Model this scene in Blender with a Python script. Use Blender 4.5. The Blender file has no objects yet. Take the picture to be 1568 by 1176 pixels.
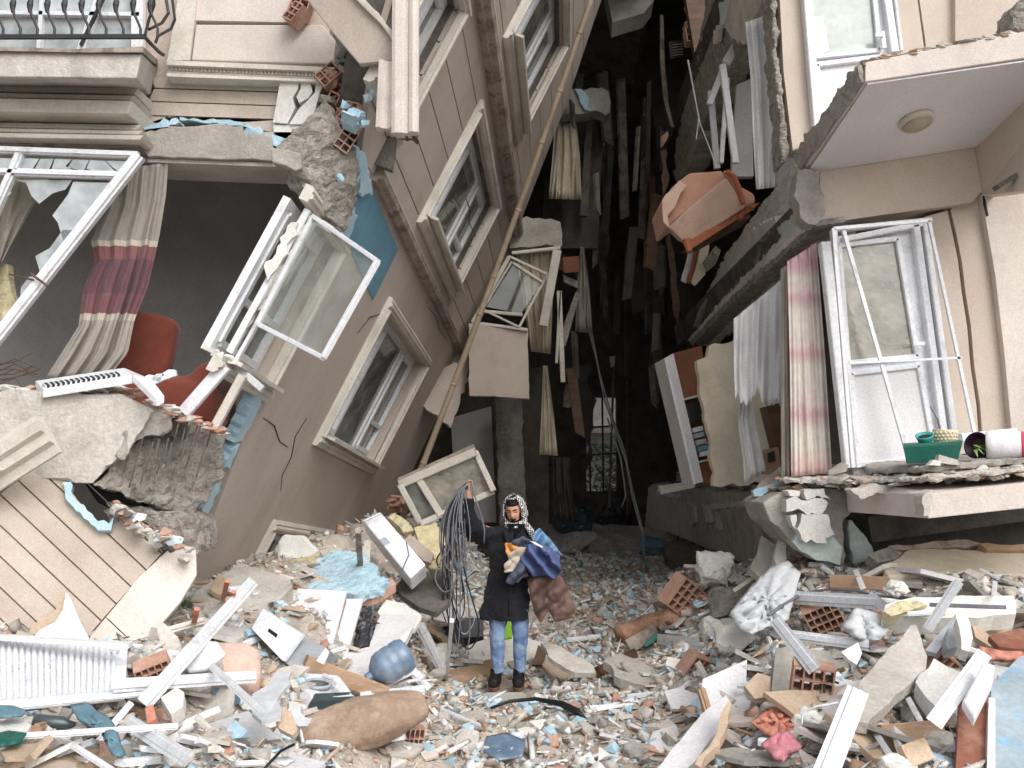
import bpy, bmesh, math, random
import numpy as np
from mathutils import Vector, Matrix, noise

# ---------------------------------------------------------------- scene, camera, light
scene = bpy.context.scene
COL = scene.collection
F, CX, CY, HZ, CAMH = 1524.0, 784.0, 588.0, 730.0, 1.92      # photograph geometry (pixels of the 1568 x 1176 frame)
PITCH = math.atan((HZ - CY) / F)
cd = bpy.data.cameras.new('camera'); cam = bpy.data.objects.new('camera', cd); COL.objects.link(cam)
cam.location = (0, 0, CAMH); cam.rotation_euler = (math.pi / 2 + PITCH, 0, 0)
cd.sensor_width = 36; cd.lens = 36 * F / 1568; cd.clip_end = 600; cd.clip_start = 0.05
scene.camera = cam

SUN_EL, SUN_AZ = math.radians(42), math.radians(152)          # soft overcast light from behind the camera, a little right
world = bpy.data.worlds.new('World'); scene.world = world; world.use_nodes = True
wt = world.node_tree; wt.nodes.clear()
sky = wt.nodes.new('ShaderNodeTexSky'); sky.sky_type = 'NISHITA'; sky.sun_disc = False
sky.sun_elevation = SUN_EL; sky.sun_rotation = SUN_AZ; sky.dust_density = 4.0; sky.air_density = 1.0; sky.ozone_density = 1.0
hs = wt.nodes.new('ShaderNodeHueSaturation'); hs.inputs['Saturation'].default_value = 0.3
bg = wt.nodes.new('ShaderNodeBackground'); bg.inputs['Strength'].default_value = 0.15
wo = wt.nodes.new('ShaderNodeOutputWorld')
wt.links.new(sky.outputs[0], hs.inputs['Color']); wt.links.new(hs.outputs[0], bg.inputs['Color']); wt.links.new(bg.outputs[0], wo.inputs['Surface'])
ld = bpy.data.lights.new('sun', 'SUN'); ld.energy = 0.8; ld.angle = math.radians(50); ld.color = (1.0, 0.985, 0.965)
sun = bpy.data.objects.new('sun', ld); COL.objects.link(sun)
sdir = Vector((math.sin(SUN_AZ) * math.cos(SUN_EL), math.cos(SUN_AZ) * math.cos(SUN_EL), math.sin(SUN_EL)))
sun.rotation_euler = (-sdir).to_track_quat('-Z', 'Y').to_euler(); sun.location = sdir * 30
scene.view_settings.view_transform = 'Standard'; scene.view_settings.look = 'None'
scene.view_settings.exposure = 0.42; scene.view_settings.gamma = 1.0; scene.view_settings.use_curve_mapping = False
scene.cycles.max_bounces = 6; scene.cycles.diffuse_bounces = 4; scene.cycles.transparent_max_bounces = 12
scene.cycles.use_denoising = True

rnd = random.Random(7)

# ---------------------------------------------------------------- helpers: pixels of the photograph to points of the place
CAM = Vector((0, 0, CAMH)); _c, _s = math.cos(PITCH), math.sin(PITCH)
def ray(px, py):
    x = (px - CX) / F; z = -(py - CY) / F
    return Vector((x, _c - z * _s, _s + z * _c))
def P(px, py, d):
    r = ray(px, py); return CAM + r * (d / r.y)
def camdir(v):
    x, y, z = v; return Vector((x, y * _c - z * _s, y * _s + z * _c))
class Plane:
    def __init__(s, p, u, v):
        s.p = Vector(p); s.u = Vector(u).normalized(); v = Vector(v); s.v = (v - s.u * s.u.dot(v)).normalized()
        s.n = s.v.cross(s.u).normalized()
        if s.n.dot(CAM - s.p) < 0: s.n = -s.n          # towards the camera
    def at(s, px, py, off=0.0):
        r = ray(px, py); t = (s.p - CAM + s.n * off).dot(s.n) / r.dot(s.n); return CAM + r * t
    def uv(s, px, py):
        q = s.at(px, py) - s.p; return q.dot(s.u), q.dot(s.v)
    def pt(s, u, v, w=0.0): return s.p + s.u * u + s.v * v + s.n * w

# ---------------------------------------------------------------- helpers: materials
def lin(c):
    return tuple(((x / 255) / 12.92 if x / 255 <= 0.04045 else ((x / 255 + 0.055) / 1.055) ** 2.4) for x in c) + (1.0,)
MATS = {}
def mat(name, c1, c2=None, scale=3.0, bump=0.3, bscale=60.0, rough=0.85, dirt=None, dscale=1.5, dlo=0.5, dhi=0.7, damt=0.6, metal=0.0,
        stretch=None, jit=0.0, spec=0.3, fine=0.12, bdist=0.01, sheen=0.0):
    m = bpy.data.materials.new(name); m.use_nodes = True; nt = m.node_tree; N = nt.nodes; L = nt.links
    b = N['Principled BSDF']; tc = N.new('ShaderNodeTexCoord'); oi = N.new('ShaderNodeObjectInfo')
    off = N.new('ShaderNodeVectorMath'); off.operation = 'MULTIPLY_ADD'
    cmb = N.new('ShaderNodeCombineXYZ')
    for k in range(3): L.new(oi.outputs['Random'], cmb.inputs[k])
    L.new(cmb.outputs[0], off.inputs[0]); off.inputs[1].default_value = (37, 23, 51); L.new(tc.outputs['Object'], off.inputs[2])
    vec = off.outputs[0]
    if stretch:
        mp = N.new('ShaderNodeMapping'); mp.inputs['Scale'].default_value = stretch; L.new(vec, mp.inputs['Vector']); vec = mp.outputs[0]
    def nz(sc, det=6, ro=0.6):
        n = N.new('ShaderNodeTexNoise'); n.inputs['Scale'].default_value = sc; n.inputs['Detail'].default_value = det
        n.inputs['Roughness'].default_value = ro; L.new(vec, n.inputs['Vector']); return n.outputs['Fac']
    def ramp(f, lo, hi):
        r = N.new('ShaderNodeMapRange'); r.inputs['From Min'].default_value = lo; r.inputs['From Max'].default_value = hi; L.new(f, r.inputs['Value']); return r.outputs[0]
    def mix(f, a, bb, mode='MIX'):
        x = N.new('ShaderNodeMix'); x.data_type = 'RGBA'; x.blend_type = mode
        if isinstance(f, float): x.inputs[0].default_value = f
        else: L.new(f, x.inputs[0])
        for i, v in ((6, a), (7, bb)):
            if isinstance(v, tuple): x.inputs[i].default_value = v
            else: L.new(v, x.inputs[i])
        return x.outputs[2]
    c1 = lin(c1); c2 = lin(c2) if c2 else tuple(min(1, v * 0.72) for v in c1[:3]) + (1,)
    col = mix(ramp(nz(scale), 0.35, 0.68), c1, c2)
    if dirt:
        dm = ramp(nz(dscale, 8, 0.7), dlo, dhi); mul = N.new('ShaderNodeMath'); mul.operation = 'MULTIPLY'; L.new(dm, mul.inputs[0]); mul.inputs[1].default_value = damt
        col = mix(mul.outputs[0], col, lin(dirt))
    if fine:
        f = ramp(nz(bscale * 0.7, 3), 0.3, 0.7); g = N.new('ShaderNodeMapRange'); g.inputs['To Min'].default_value = 1 - fine; g.inputs['To Max'].default_value = 1 + fine; L.new(f, g.inputs['Value'])
        cc = N.new('ShaderNodeCombineColor')
        for k in range(3): L.new(g.outputs[0], cc.inputs[k])
        col = mix(1.0, col, cc.outputs[0], 'MULTIPLY')
    if jit:
        h = N.new('ShaderNodeHueSaturation'); r = N.new('ShaderNodeMapRange'); r.inputs['To Min'].default_value = 1 - jit; r.inputs['To Max'].default_value = 1 + jit
        L.new(oi.outputs['Random'], r.inputs['Value']); L.new(r.outputs[0], h.inputs['Value']); L.new(col, h.inputs['Color']); col = h.outputs[0]
    L.new(col, b.inputs['Base Color'])
    b.inputs['Roughness'].default_value = rough; b.inputs['Metallic'].default_value = metal; b.inputs['Specular IOR Level'].default_value = spec
    if sheen: b.inputs['Sheen Weight'].default_value = sheen
    if bump:
        bp = N.new('ShaderNodeBump'); bp.inputs['Strength'].default_value = bump; bp.inputs['Distance'].default_value = bdist
        L.new(nz(bscale, 5, 0.65), bp.inputs['Height']); L.new(bp.outputs[0], b.inputs['Normal'])
    MATS[name] = m; return m
def glass(name, tint=(0.75, 0.8, 0.78), dust=0.12, dustc=(200, 200, 195), wav=0.0, refl=1.0):
    m = bpy.data.materials.new(name); m.use_nodes = True; nt = m.node_tree; N = nt.nodes; L = nt.links; N.remove(N['Principled BSDF'])
    out = N['Material Output']; tr = N.new('ShaderNodeBsdfTransparent'); tr.inputs[0].default_value = tint + (1,)
    gl = N.new('ShaderNodeBsdfGlossy'); gl.inputs['Roughness'].default_value = 0.02; df = N.new('ShaderNodeBsdfDiffuse'); df.inputs[0].default_value = lin(dustc)
    lw = N.new('ShaderNodeLayerWeight'); pw = N.new('ShaderNodeMath'); pw.operation = 'POWER'; L.new(lw.outputs['Facing'], pw.inputs[0]); pw.inputs[1].default_value = 4
    fr = N.new('ShaderNodeMath'); fr.operation = 'MULTIPLY_ADD'; L.new(pw.outputs[0], fr.inputs[0]); fr.inputs[1].default_value = 0.7; fr.inputs[2].default_value = 0.06 * refl
    tc = N.new('ShaderNodeTexCoord'); nz = N.new('ShaderNodeTexNoise'); nz.inputs['Scale'].default_value = 5; nz.inputs['Detail'].default_value = 6
    L.new(tc.outputs['Object'], nz.inputs['Vector'])
    mr = N.new('ShaderNodeMapRange'); mr.inputs['From Min'].default_value = 0.3; mr.inputs['From Max'].default_value = 0.8; mr.inputs['To Min'].default_value = dust * 0.4; mr.inputs['To Max'].default_value = dust * 1.6
    L.new(nz.outputs['Fac'], mr.inputs['Value'])
    a = N.new('ShaderNodeMixShader'); L.new(mr.outputs[0], a.inputs[0]); L.new(tr.outputs[0], a.inputs[1]); L.new(df.outputs[0], a.inputs[2])
    c = N.new('ShaderNodeMixShader'); L.new(fr.outputs[0], c.inputs[0]); L.new(a.outputs[0], c.inputs[1]); L.new(gl.outputs[0], c.inputs[2]); L.new(c.outputs[0], out.inputs[0])
    if wav:
        n2 = N.new('ShaderNodeTexNoise'); n2.inputs['Scale'].default_value = 22; n2.inputs['Detail'].default_value = 4; L.new(tc.outputs['Object'], n2.inputs['Vector'])
        bp = N.new('ShaderNodeBump'); bp.inputs['Strength'].default_value = wav; bp.inputs['Distance'].default_value = 0.02; L.new(n2.outputs['Fac'], bp.inputs['Height'])
        L.new(bp.outputs[0], gl.inputs['Normal']); L.new(bp.outputs[0], lw.inputs['Normal'])
    MATS[name] = m; return m

mat('stucco_taupe', (196, 184, 174), (182, 169, 159), 1.2, 0.35, 140, dirt=(142, 128, 118), dscale=1.1, dlo=0.5, dhi=0.8, damt=0.5, stretch=(1, 1, 0.35))
mat('stucco_pink', (198, 185, 173), (184, 170, 158), 1.5, 0.3, 120, dirt=(168, 150, 140), dscale=2.5)
mat('stucco_pale', (220, 210, 202), (204, 193, 186), 1.5, 0.35, 120, dirt=(180, 168, 160), dscale=2.2)
mat('stucco_peach', (207, 194, 181), (194, 180, 167), 1.3, 0.2, 140, dirt=(196, 176, 164), dscale=1.2)
mat('trim_white', (216, 211, 202), (196, 189, 178), 2.5, 0.15, 90, dirt=(150, 140, 126), dscale=3, dlo=0.55, dhi=0.75, damt=0.55)
mat('trim_dusty', (178, 168, 156), (140, 130, 120), 5, 0.5, 50, dirt=(92, 84, 78), dscale=6, dlo=0.5, dhi=0.62, damt=0.7)
mat('plaster_white', (230, 228, 222), (205, 202, 196), 4, 0.4, 70, dirt=(150, 144, 136), dscale=5, dlo=0.58, dhi=0.75)
mat('pvc_white', (232, 234, 238), (214, 216, 220), 3, 0.05, 60, rough=0.38, dirt=(150, 142, 130), dscale=7, dlo=0.56, dhi=0.72, damt=0.55, spec=0.5)
mat('board_white', (226, 224, 226), (212, 210, 211), 2, 0.08, 80, rough=0.5, dirt=(160, 150, 140), dscale=5, dlo=0.6, dhi=0.75, damt=0.5, spec=0.4)
mat('concrete', (176, 171, 163), (150, 145, 138), 3, 0.6, 40, dirt=(120, 114, 106), dscale=2.5, dlo=0.5, dhi=0.72, bdist=0.02)
mat('concrete_pale', (206, 201, 193), (184, 178, 169), 4, 0.6, 45, dirt=(146, 139, 130), dscale=3, bdist=0.02, jit=0.12)
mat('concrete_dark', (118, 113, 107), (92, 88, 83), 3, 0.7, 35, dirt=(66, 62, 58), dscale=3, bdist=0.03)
mat('concrete_rough', (184, 178, 169), (148, 142, 134), 9, 1.0, 26, dirt=(108, 102, 96), dscale=11, dlo=0.5, dhi=0.62, damt=0.6, bdist=0.05)
mat('foam_blue', (182, 208, 220), (160, 192, 208), 6, 0.5, 80, rough=0.8, dirt=(196, 200, 196), dscale=8, dlo=0.52, dhi=0.66, jit=0.12)
mat('foam_sheet', (112, 158, 178), (98, 144, 166), 3, 0.25, 90, rough=0.8, dirt=(132, 140, 140), dscale=3)
mat('brick', (196, 158, 140), (174, 132, 113), 8, 0.6, 60, dirt=(200, 180, 165), dscale=6, dlo=0.52, dhi=0.68, jit=0.15)
mat('wood', (184, 156, 128), (156, 124, 98), 2.5, 0.4, 60, rough=0.7, stretch=(1, 1, 7), dirt=(210, 200, 188), dscale=5, dlo=0.55, dhi=0.7, jit=0.18)
mat('wood_dark', (104, 80, 64), (80, 60, 48), 3, 0.3, 60, rough=0.6, stretch=(1, 1, 5), jit=0.1)
mat('mdf', (200, 180, 158), (184, 160, 136), 6, 0.5, 80, rough=0.85, jit=0.12)
mat('bamboo', (166, 150, 130), (142, 125, 106), 4, 0.2, 60, rough=0.6, stretch=(1, 1, 0.3))
mat('rubble_dust', (218, 208, 197), (194, 181, 168), 7, 1.0, 24, dirt=(166, 150, 134), dscale=9, dlo=0.48, dhi=0.66, bdist=0.05)
mat('interior_grey', (186, 184, 182), (164, 162, 160), 1.5, 0.1, 90)
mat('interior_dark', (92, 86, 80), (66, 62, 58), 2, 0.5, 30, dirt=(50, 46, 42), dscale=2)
mat('interior_cream', (222, 212, 192), (208, 198, 178), 2, 0.15, 90, dirt=(180, 168, 148), dscale=3)
mat('interior_rust', (150, 98, 72), (126, 80, 58), 2, 0.1, 60, rough=0.6)
mat('soffit', (226, 225, 228), (216, 215, 218), 1.5, 0.15, 120)
mat('iron', (44, 44, 46), (30, 30, 32), 8, 0.2, 80, rough=0.5, spec=0.5)
mat('cable_grey', (120, 122, 128), (92, 94, 100), 5, 0.05, 60, rough=0.5)
mat('cable_black', (40, 40, 42), (28, 28, 30), 5, 0.05, 60, rough=0.5)
mat('paint_teal', (196, 209, 207), (184, 198, 196), 4, 0.3, 60, dirt=(182, 178, 168), dscale=5)
glass('glass_window', (0.5, 0.53, 0.51), 0.42, (172, 174, 168))
glass('glass_clear', (0.9, 0.92, 0.9), 0.13, (225, 225, 222))
glass('glass_foil', (0.5, 0.52, 0.48), 0.55, (188, 182, 168), wav=0.2, refl=1.8)
glass('glass_pale', (0.7, 0.74, 0.74), 0.55, (222, 228, 230))

# ---------------------------------------------------------------- helpers: meshes
def nub(c, a, b, d, r=None):
    """small angular lump"""
    r = r or random; pts = []
    for _ in range(11):
        v = Vector((r.gauss(0, 1), r.gauss(0, 1), r.gauss(0, 1))).normalized() * r.uniform(.75, 1.15); pts.append(Vector(c) + Vector((v.x * a * 1.25, v.y * b * 1.25, v.z * d * 1.25)))
    return G().hull(pts)
ORG = {}
class G:
    """collects shapes; build() links them as one mesh object"""
    def __init__(s): s.v = []; s.f = []; s.mi = []; s.m = 0; s.sm = []; s.smooth = False
    def add(s, vs, fs):
        b = len(s.v); s.v += [Vector(v) for v in vs]
        for f in fs: s.f.append([i + b for i in f]); s.mi.append(s.m); s.sm.append(s.smooth)
        return s
    def ext(s, pts, vec, vec2=None):
        """polygon extruded by vec"""
        n = len(pts); pts = [Vector(p) for p in pts]; vec = Vector(vec)
        vs = pts + [p + vec for p in pts]
        return s.add(vs, [list(range(n)), list(range(2 * n - 1, n - 1, -1))] + [[(i + 1) % n, i, n + i, n + (i + 1) % n] for i in range(n)])
    def beam(s, a, b, w, h, up=(0, 0, 1), c=0.0):
        a, b = Vector(a), Vector(b); d = (b - a).normalized(); up = Vector(up)
        x = d.cross(up)
        if x.length < 1e-4: x = d.cross(Vector((1, 0, 0)))
        x.normalize(); y = x.cross(d).normalized()
        if c <= 0: pr = [(-w/2, -h/2), (w/2, -h/2), (w/2, h/2), (-w/2, h/2)]
        else: pr = [(-w/2+c, -h/2), (w/2-c, -h/2), (w/2, -h/2+c), (w/2, h/2-c), (w/2-c, h/2), (-w/2+c, h/2), (-w/2, h/2-c), (-w/2, -h/2+c)]
        return s.loft([[q + x * i + y * j for i, j in pr] for q in (a, b)])
    def prof(s, a, b, pr, x, y):
        """profile pr (list of 2-D points along x, y) swept from a to b"""
        a, b, x, y = Vector(a), Vector(b), Vector(x), Vector(y)
        return s.loft([[q + x * i + y * j for i, j in pr] for q in (a, b)])
    def loft(s, rings, cap=True, closed=True):
        n = len(rings[0]); vs = [p for r in rings for p in r]; fs = []
        for k in range(len(rings) - 1):
            for i in range(n if closed else n - 1):
                j = (i + 1) % n; fs.append([k * n + i, k * n + j, (k + 1) * n + j, (k + 1) * n + i])
        if cap: fs += [list(range(n - 1, -1, -1)), [(len(rings) - 1) * n + i for i in range(n)]]
        return s.add(vs, fs)
    def tube(s, pts, r, n=6, cap=True):
        pts = [Vector(p) for p in pts]; rings = []; prev = None
        for k, p in enumerate(pts):
            t = (pts[min(k + 1, len(pts) - 1)] - pts[max(k - 1, 0)]).normalized()
            if prev is None:
                ax = Vector((0, 0, 1)) if abs(t.z) < 0.9 else Vector((1, 0, 0)); x = t.cross(ax).normalized()
            else: x = (prev - t * prev.dot(t)).normalized()
            y = t.cross(x); prev = x; rr = r[k] if isinstance(r, (list, tuple)) else r
            rings.append([p + (x * math.cos(2 * math.pi * i / n) + y * math.sin(2 * math.pi * i / n)) * rr for i in range(n)])
        return s.loft(rings, cap)
    def lathe(s, base, axis, prof, n=20, cap=True):
        base, axis = Vector(base), Vector(axis).normalized(); x = axis.orthogonal().normalized(); y = axis.cross(x)
        return s.loft([[base + axis * h + (x * math.cos(2 * math.pi * i / n) + y * math.sin(2 * math.pi * i / n)) * r for i in range(n)] for r, h in prof], cap)
    def hull(s, pts):
        bm = bmesh.new(); [bm.verts.new(p) for p in pts]; r = bmesh.ops.convex_hull(bm, input=bm.verts)
        bmesh.ops.delete(bm, geom=[g for g in r['geom_interior'] if isinstance(g, bmesh.types.BMVert)], context='VERTS')
        bm.verts.index_update(); vs = [v.co.copy() for v in bm.verts]; fs = [[v.index for v in f.verts] for f in bm.faces]; bm.free()
        return s.add(vs, fs)
    def grid(s, fn, nu, nv, th=0.0):
        """surface fn(u,v), u, v in 0..1, with a thin back side"""
        pts = [[Vector(fn(i / nu, j / nv)) for i in range(nu + 1)] for j in range(nv + 1)]
        W = nu + 1; vs = [p for r in pts for p in r]; fs = [[j*W+i, j*W+i+1, (j+1)*W+i+1, (j+1)*W+i] for j in range(nv) for i in range(nu)]
        if th:
            M = len(vs); vs2 = []
            for j in range(nv + 1):
                for i in range(W):
                    a = pts[j][min(i + 1, nu)] - pts[j][max(i - 1, 0)]; b = pts[min(j + 1, nv)][i] - pts[max(j - 1, 0)][i]
                    nn = a.cross(b); nn = nn.normalized() if nn.length > 1e-9 else Vector((0, 1, 0)); vs2.append(pts[j][i] + nn * th)
            fs += [[M + k for k in reversed(f)] for f in fs[:]]
            rim = [i for i in range(W)] + [j*W+nu for j in range(1, nv+1)] + [nv*W+i for i in range(nu-1, -1, -1)] + [j*W for j in range(nv-1, 0, -1)]
            for k in range(len(rim)):
                a, b = rim[k], rim[(k+1) % len(rim)]; fs.append([b, a, M + a, M + b])
            vs += vs2
        return s.add(vs, fs)
    def build(s, name, mats, parent=None, bevel=0.0):
        mats = mats if isinstance(mats, (list, tuple)) else [mats]
        me = bpy.data.meshes.new(name)
        if parent is not None: o0 = ORG[parent]
        else:
            lo = Vector((min(v[k] for v in s.v) for k in range(3))); hi = Vector((max(v[k] for v in s.v) for k in range(3)))
            o0 = Vector(((lo.x + hi.x) / 2, (lo.y + hi.y) / 2, lo.z))
        me.from_pydata([v - o0 for v in s.v], [], s.f); me.update()
        for m in mats: me.materials.append(MATS[m] if isinstance(m, str) else m)
        me.polygons.foreach_set('material_index', s.mi); me.polygons.foreach_set('use_smooth', s.sm)
        bm = bmesh.new(); bm.from_mesh(me); bmesh.ops.recalc_face_normals(bm, faces=bm.faces); bm.to_mesh(me); bm.free()
        o = bpy.data.objects.new(name, me); COL.objects.link(o)
        if parent is not None: o.parent = parent
        else: o.location = o0
        ORG[o] = o0
        if bevel:
            md = o.modifiers.new('bevel', 'BEVEL'); md.width = bevel; md.segments = 2; md.limit_method = 'ANGLE'; md.angle_limit = 0.6
        return o
def tag(o, label=None, cat=None, group=None, kind=None):
    for k, v in (('label', label), ('category', cat), ('group', group), ('kind', kind)):
        if v: o[k] = v
    return o
def thing(name, label, cat, loc, group=None):
    o = bpy.data.objects.new(name, None); o.location = loc; o.empty_display_size = 0.2; COL.objects.link(o); ORG[o] = Vector(loc)
    return tag(o, label, cat, group)
_tex = {}
def roughen(o, voxel=0.03, amp=0.03, size=0.15, mid=0.5):
    r = o.modifiers.new('remesh', 'REMESH'); r.mode = 'VOXEL'; r.voxel_size = voxel; r.use_smooth_shade = False
    if size not in _tex:
        t = bpy.data.textures.new('clouds', 'CLOUDS'); t.noise_scale = size; t.noise_depth = 4; t.noise_type = 'HARD_NOISE'; _tex[size] = t
    d = o.modifiers.new('displace', 'DISPLACE'); d.texture = _tex[size]; d.strength = amp; d.mid_level = mid; d.texture_coords = 'GLOBAL'
    return o
def rag(pts, amp=0.02, step=0.08, skip=(), seed=1):
    """broken outline: edges cut into short pieces and jittered in the polygon's plane (edges listed in skip stay clean)"""
    r = random.Random(seed); out = []; n = len(pts); pts = [Vector(p) for p in pts]
    nn = (pts[1] - pts[0]).cross(pts[-1] - pts[0]).normalized()
    for i in range(n):
        a, b = pts[i], pts[(i + 1) % n]; out.append(a)
        if i in skip: continue
        d = b - a; L = d.length; k = int(L / step)
        if k < 2: continue
        x = d.normalized(); y = x.cross(nn)
        for j in range(1, k): out.append(a + d * ((j + r.uniform(-0.3, 0.3)) / k) + y * r.gauss(0, amp))
    return out
def pxs(l, d, k=0.0, kx=0.0, ref=None):
    """pixel outline -> points; depth d at the reference pixel, growing k metres per pixel upwards and kx per pixel to the right"""
    ref = ref or max(l, key=lambda p: p[1])
    return [P(p[0], p[1], (p[2] if len(p) > 2 else d + (ref[1] - p[1]) * k + (p[0] - ref[0]) * kx)) for p in l]
def nrm(pts):
    """unit normal of an outline, away from the camera"""
    n = Vector((0, 0, 0)); c = sum(pts, Vector()) / len(pts)
    for i in range(len(pts)): n += (pts[i] - c).cross(pts[(i + 1) % len(pts)] - c)
    n.normalize(); return n if n.dot(c - CAM) > 0 else -n
def sheet(name, l, d, th, m, parent=None, k=0.0, kx=0.0, ref=None, rg=0.0, step=0.08, skip=(), bevel=0.0, seed=1, vec=None):
    """thick plate with the given outline in the photograph"""
    pts = pxs(l, d, k, kx, ref); n = Vector(vec) if vec else nrm(pts) * th
    if rg: pts = rag(pts, rg, step, skip, seed)
    return G().ext(pts, n).build(name, m, parent, bevel)
# ---------------------------------------------------------------- ground and rubble relief
_cp = []
for px, py, d in [(784,1176,6.4),(775,1050,9.3),(900,1000,10.3),(880,905,15),(900,850,19),(870,815,23),(700,1000,10),(1000,900,13),(1060,1000,9),(960,1080,8),
                  (1150,900,10.5),(1180,870,11.5),(1300,885,8.4),(1450,890,8.0),(1568,890,7.6),(1400,985,6.9),(1250,1000,7.2),(1300,1080,6.0),(1568,1176,4.7),(1450,1176,4.9),(1200,1176,5.4),(1050,1176,5.9),(1550,1020,6.2),
                  (100,1010,5.9),(0,985,6.0),(195,985,6.4),(300,1150,5.0),(0,1176,4.75),(150,1176,4.85),(300,940,7.6),(430,895,8.6),(520,850,10.2),(600,800,13.5),(650,890,10.8),(600,1050,7.6),(500,1130,6.1),(400,1040,6.6),(640,1130,6.5),(700,900,11.5),(300,890,8.6),(560,960,8.8)]:
    q = P(px, py, d); _cp.append((q.x, q.y, q.z))
_cp += [(x, 2.5, 0.05) for x in (-6, -3, 0, 3, 6)] + [(-6, 6, 0.7), (-7, 9, 0.8), (7, 9, 0.9), (6, 5.5, 0.7), (6, 14, .6), (-5, 14, .6), (0, 30, 0.7), (-6, 26, .6), (6, 26, .6), (-2.5, 3.6, .25), (2.5, 3.6, .25)]
for px, py, d in [(450, 862, 9.0), (520, 832, 9.8), (580, 805, 10.8), (640, 822, 11.2), (400, 880, 8.6), (1200, 868, 10), (1250, 872, 9.2), (1350, 876, 8.5), (1500, 884, 7.9), (1130, 885, 11), (470, 930, 8.2), (540, 900, 9.2)]:
    q = P(px, py, d); _cp.append((q.x, q.y, q.z + .06))
_cp += [(x, y, 0.0 + .12 * abs(x - .12)) for y in np.arange(5.6, 11, .6) for x in (-.45, .1, .65)]
_cp = np.array(_cp)
def relief(x, y):
    d2 = (_cp[:, 0] - x) ** 2 + ((_cp[:, 1] - y) * 0.8) ** 2 + 0.05
    w = 1 / d2 ** 2.1; return float((w * _cp[:, 2]).sum() / w.sum())
def bumps(x, y):
    return 0.10 * noise.noise((x * 1.3, y * 1.3, 0)) + 0.07 * noise.noise((x * 3.3, y * 3.3, 4)) + 0.035 * noise.noise((x * 9, y * 9, 8))
_feet = P(776, 1052, 9.3).z
def height(x, y):
    k = min(1, abs(x - 0.02 * y) / 1.5) * 0.7 + 0.3
    h = relief(x, y) + bumps(x, y) * k; w = math.exp(-((x + .05) ** 2 + (y - 9.3) ** 2) / .25); return h + (_feet - .06 - h) * w
def hit(px, py, lift=0.0):
    """where the view through a pixel meets the rubble"""
    r = ray(px, py); d = 3.2; step = 0.12; last = d
    while d < 28:
        q = CAM + r * (d / r.y)
        if q.z < height(q.x, q.y) + lift: break
        last = d; d += step
    for _ in range(10):
        m = (last + d) / 2; q = CAM + r * (m / r.y)
        if q.z < height(q.x, q.y) + lift: d = m
        else: last = m
    return CAM + r * (d / r.y)
xs = np.concatenate([np.arange(-9, -5, 0.5), np.arange(-5, 5.01, 0.07), np.arange(5.5, 9.1, 0.5)]); ys = np.concatenate([np.arange(2.5, 12, 0.07), np.arange(12, 30.1, 0.2)])
W = len(xs); vs = []; fs = []
for j, y in enumerate(ys):
    for i, x in enumerate(xs):
        vs.append((x, y, height(x, y) if abs(x) < 8.5 else 0.3))
for j in range(len(ys) - 1):
    for i in range(W - 1): fs.append([j*W+i, j*W+i+1, (j+1)*W+i+1, (j+1)*W+i])
g = G(); g.smooth = True; g.add(vs, fs); ter = g.build('rubble_ground', 'rubble_dust'); tag(ter, kind='structure')
g = G(); g.add([(-150, -150, -0.12), (150, -150, -0.12), (150, 200, -0.12), (-150, 200, -0.12)], [[0, 1, 2, 3]]); tag(g.build('ground', 'concrete_dark'), kind='structure')
# ---------------------------------------------------------------- the leaning building on the left
LB = thing('apartment_building', 'taupe apartment block leaning sharply to the right with tilted side windows', 'building', (-4, 9, 0.5))
LW = Plane(P(478, 680, 9.9), camdir((0.055, 1, -0.19)), camdir((0.44, 0.13, 0.9)))
def edge_far(v): return float(np.interp(v, [-3, -0.4, 2.3, 3.8, 4.4, 6.0, 6.6, 8.5], [6.2, 5.7, 5.2, 4.7, 4.3, 3.4, 2.8, 1.2]))
def edge_near(v): return float(np.interp(v, [-2.4, -1.48, -0.5, 0.19, 1.6, 2.1, 2.17, 2.4, 3.0, 9], [-1.0, -1.2, -1.86, -1.97, -1.92, -2.1, -2.5, -2.8, -3.4, -3.8]))
HOLES = [(0.12, 2.88, 0.12, 1.56), (-0.23, 2.38, 2.54, 3.74), (-0.53, 1.7, 4.54, 5.8), (-3.0, -2.07, 2.62, 3.8), (0.12, 2.8, -2.3, -0.94), (-3.2, -1.97, 0.25, 1.5)]
def course(name, v0, v1, m, w0=-0.2, w1=0.0, parent=LB, split=False):
    cuts = sorted({v0, v1} | {v for h in HOLES for v in h[2:] if v0 < v < v1}); g = G()
    for a, b in zip(cuts, cuts[1:]):
        mid = (a + b) / 2; un, uf = edge_near(mid), edge_far(mid); segs = [(un, uf)]
        for h in HOLES:
            if h[2] <= mid <= h[3]:
                ns = []
                for s0, s1 in segs:
                    if h[1] <= s0 or h[0] >= s1: ns.append((s0, s1)); continue
                    if h[0] > s0: ns.append((s0, h[0]))
                    if h[1] < s1: ns.append((h[1], s1))
                segs = ns
        for s0, s1 in segs:
            if split: g = G()
            n0 = edge_near(a) if s0 == un else s0; n1 = edge_near(b) if s0 == un else s0
            f0 = edge_far(a) if s1 == uf else s1; f1 = edge_far(b) if s1 == uf else s1
            g.ext([LW.pt(n0, a, w1), LW.pt(f0, a, w1), LW.pt(f1, b, w1), LW.pt(n1, b, w1)], LW.n * (w0 - w1))
            if split: g.build(name, m, parent)
    return None if split else g.build(name, m, parent)
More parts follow.
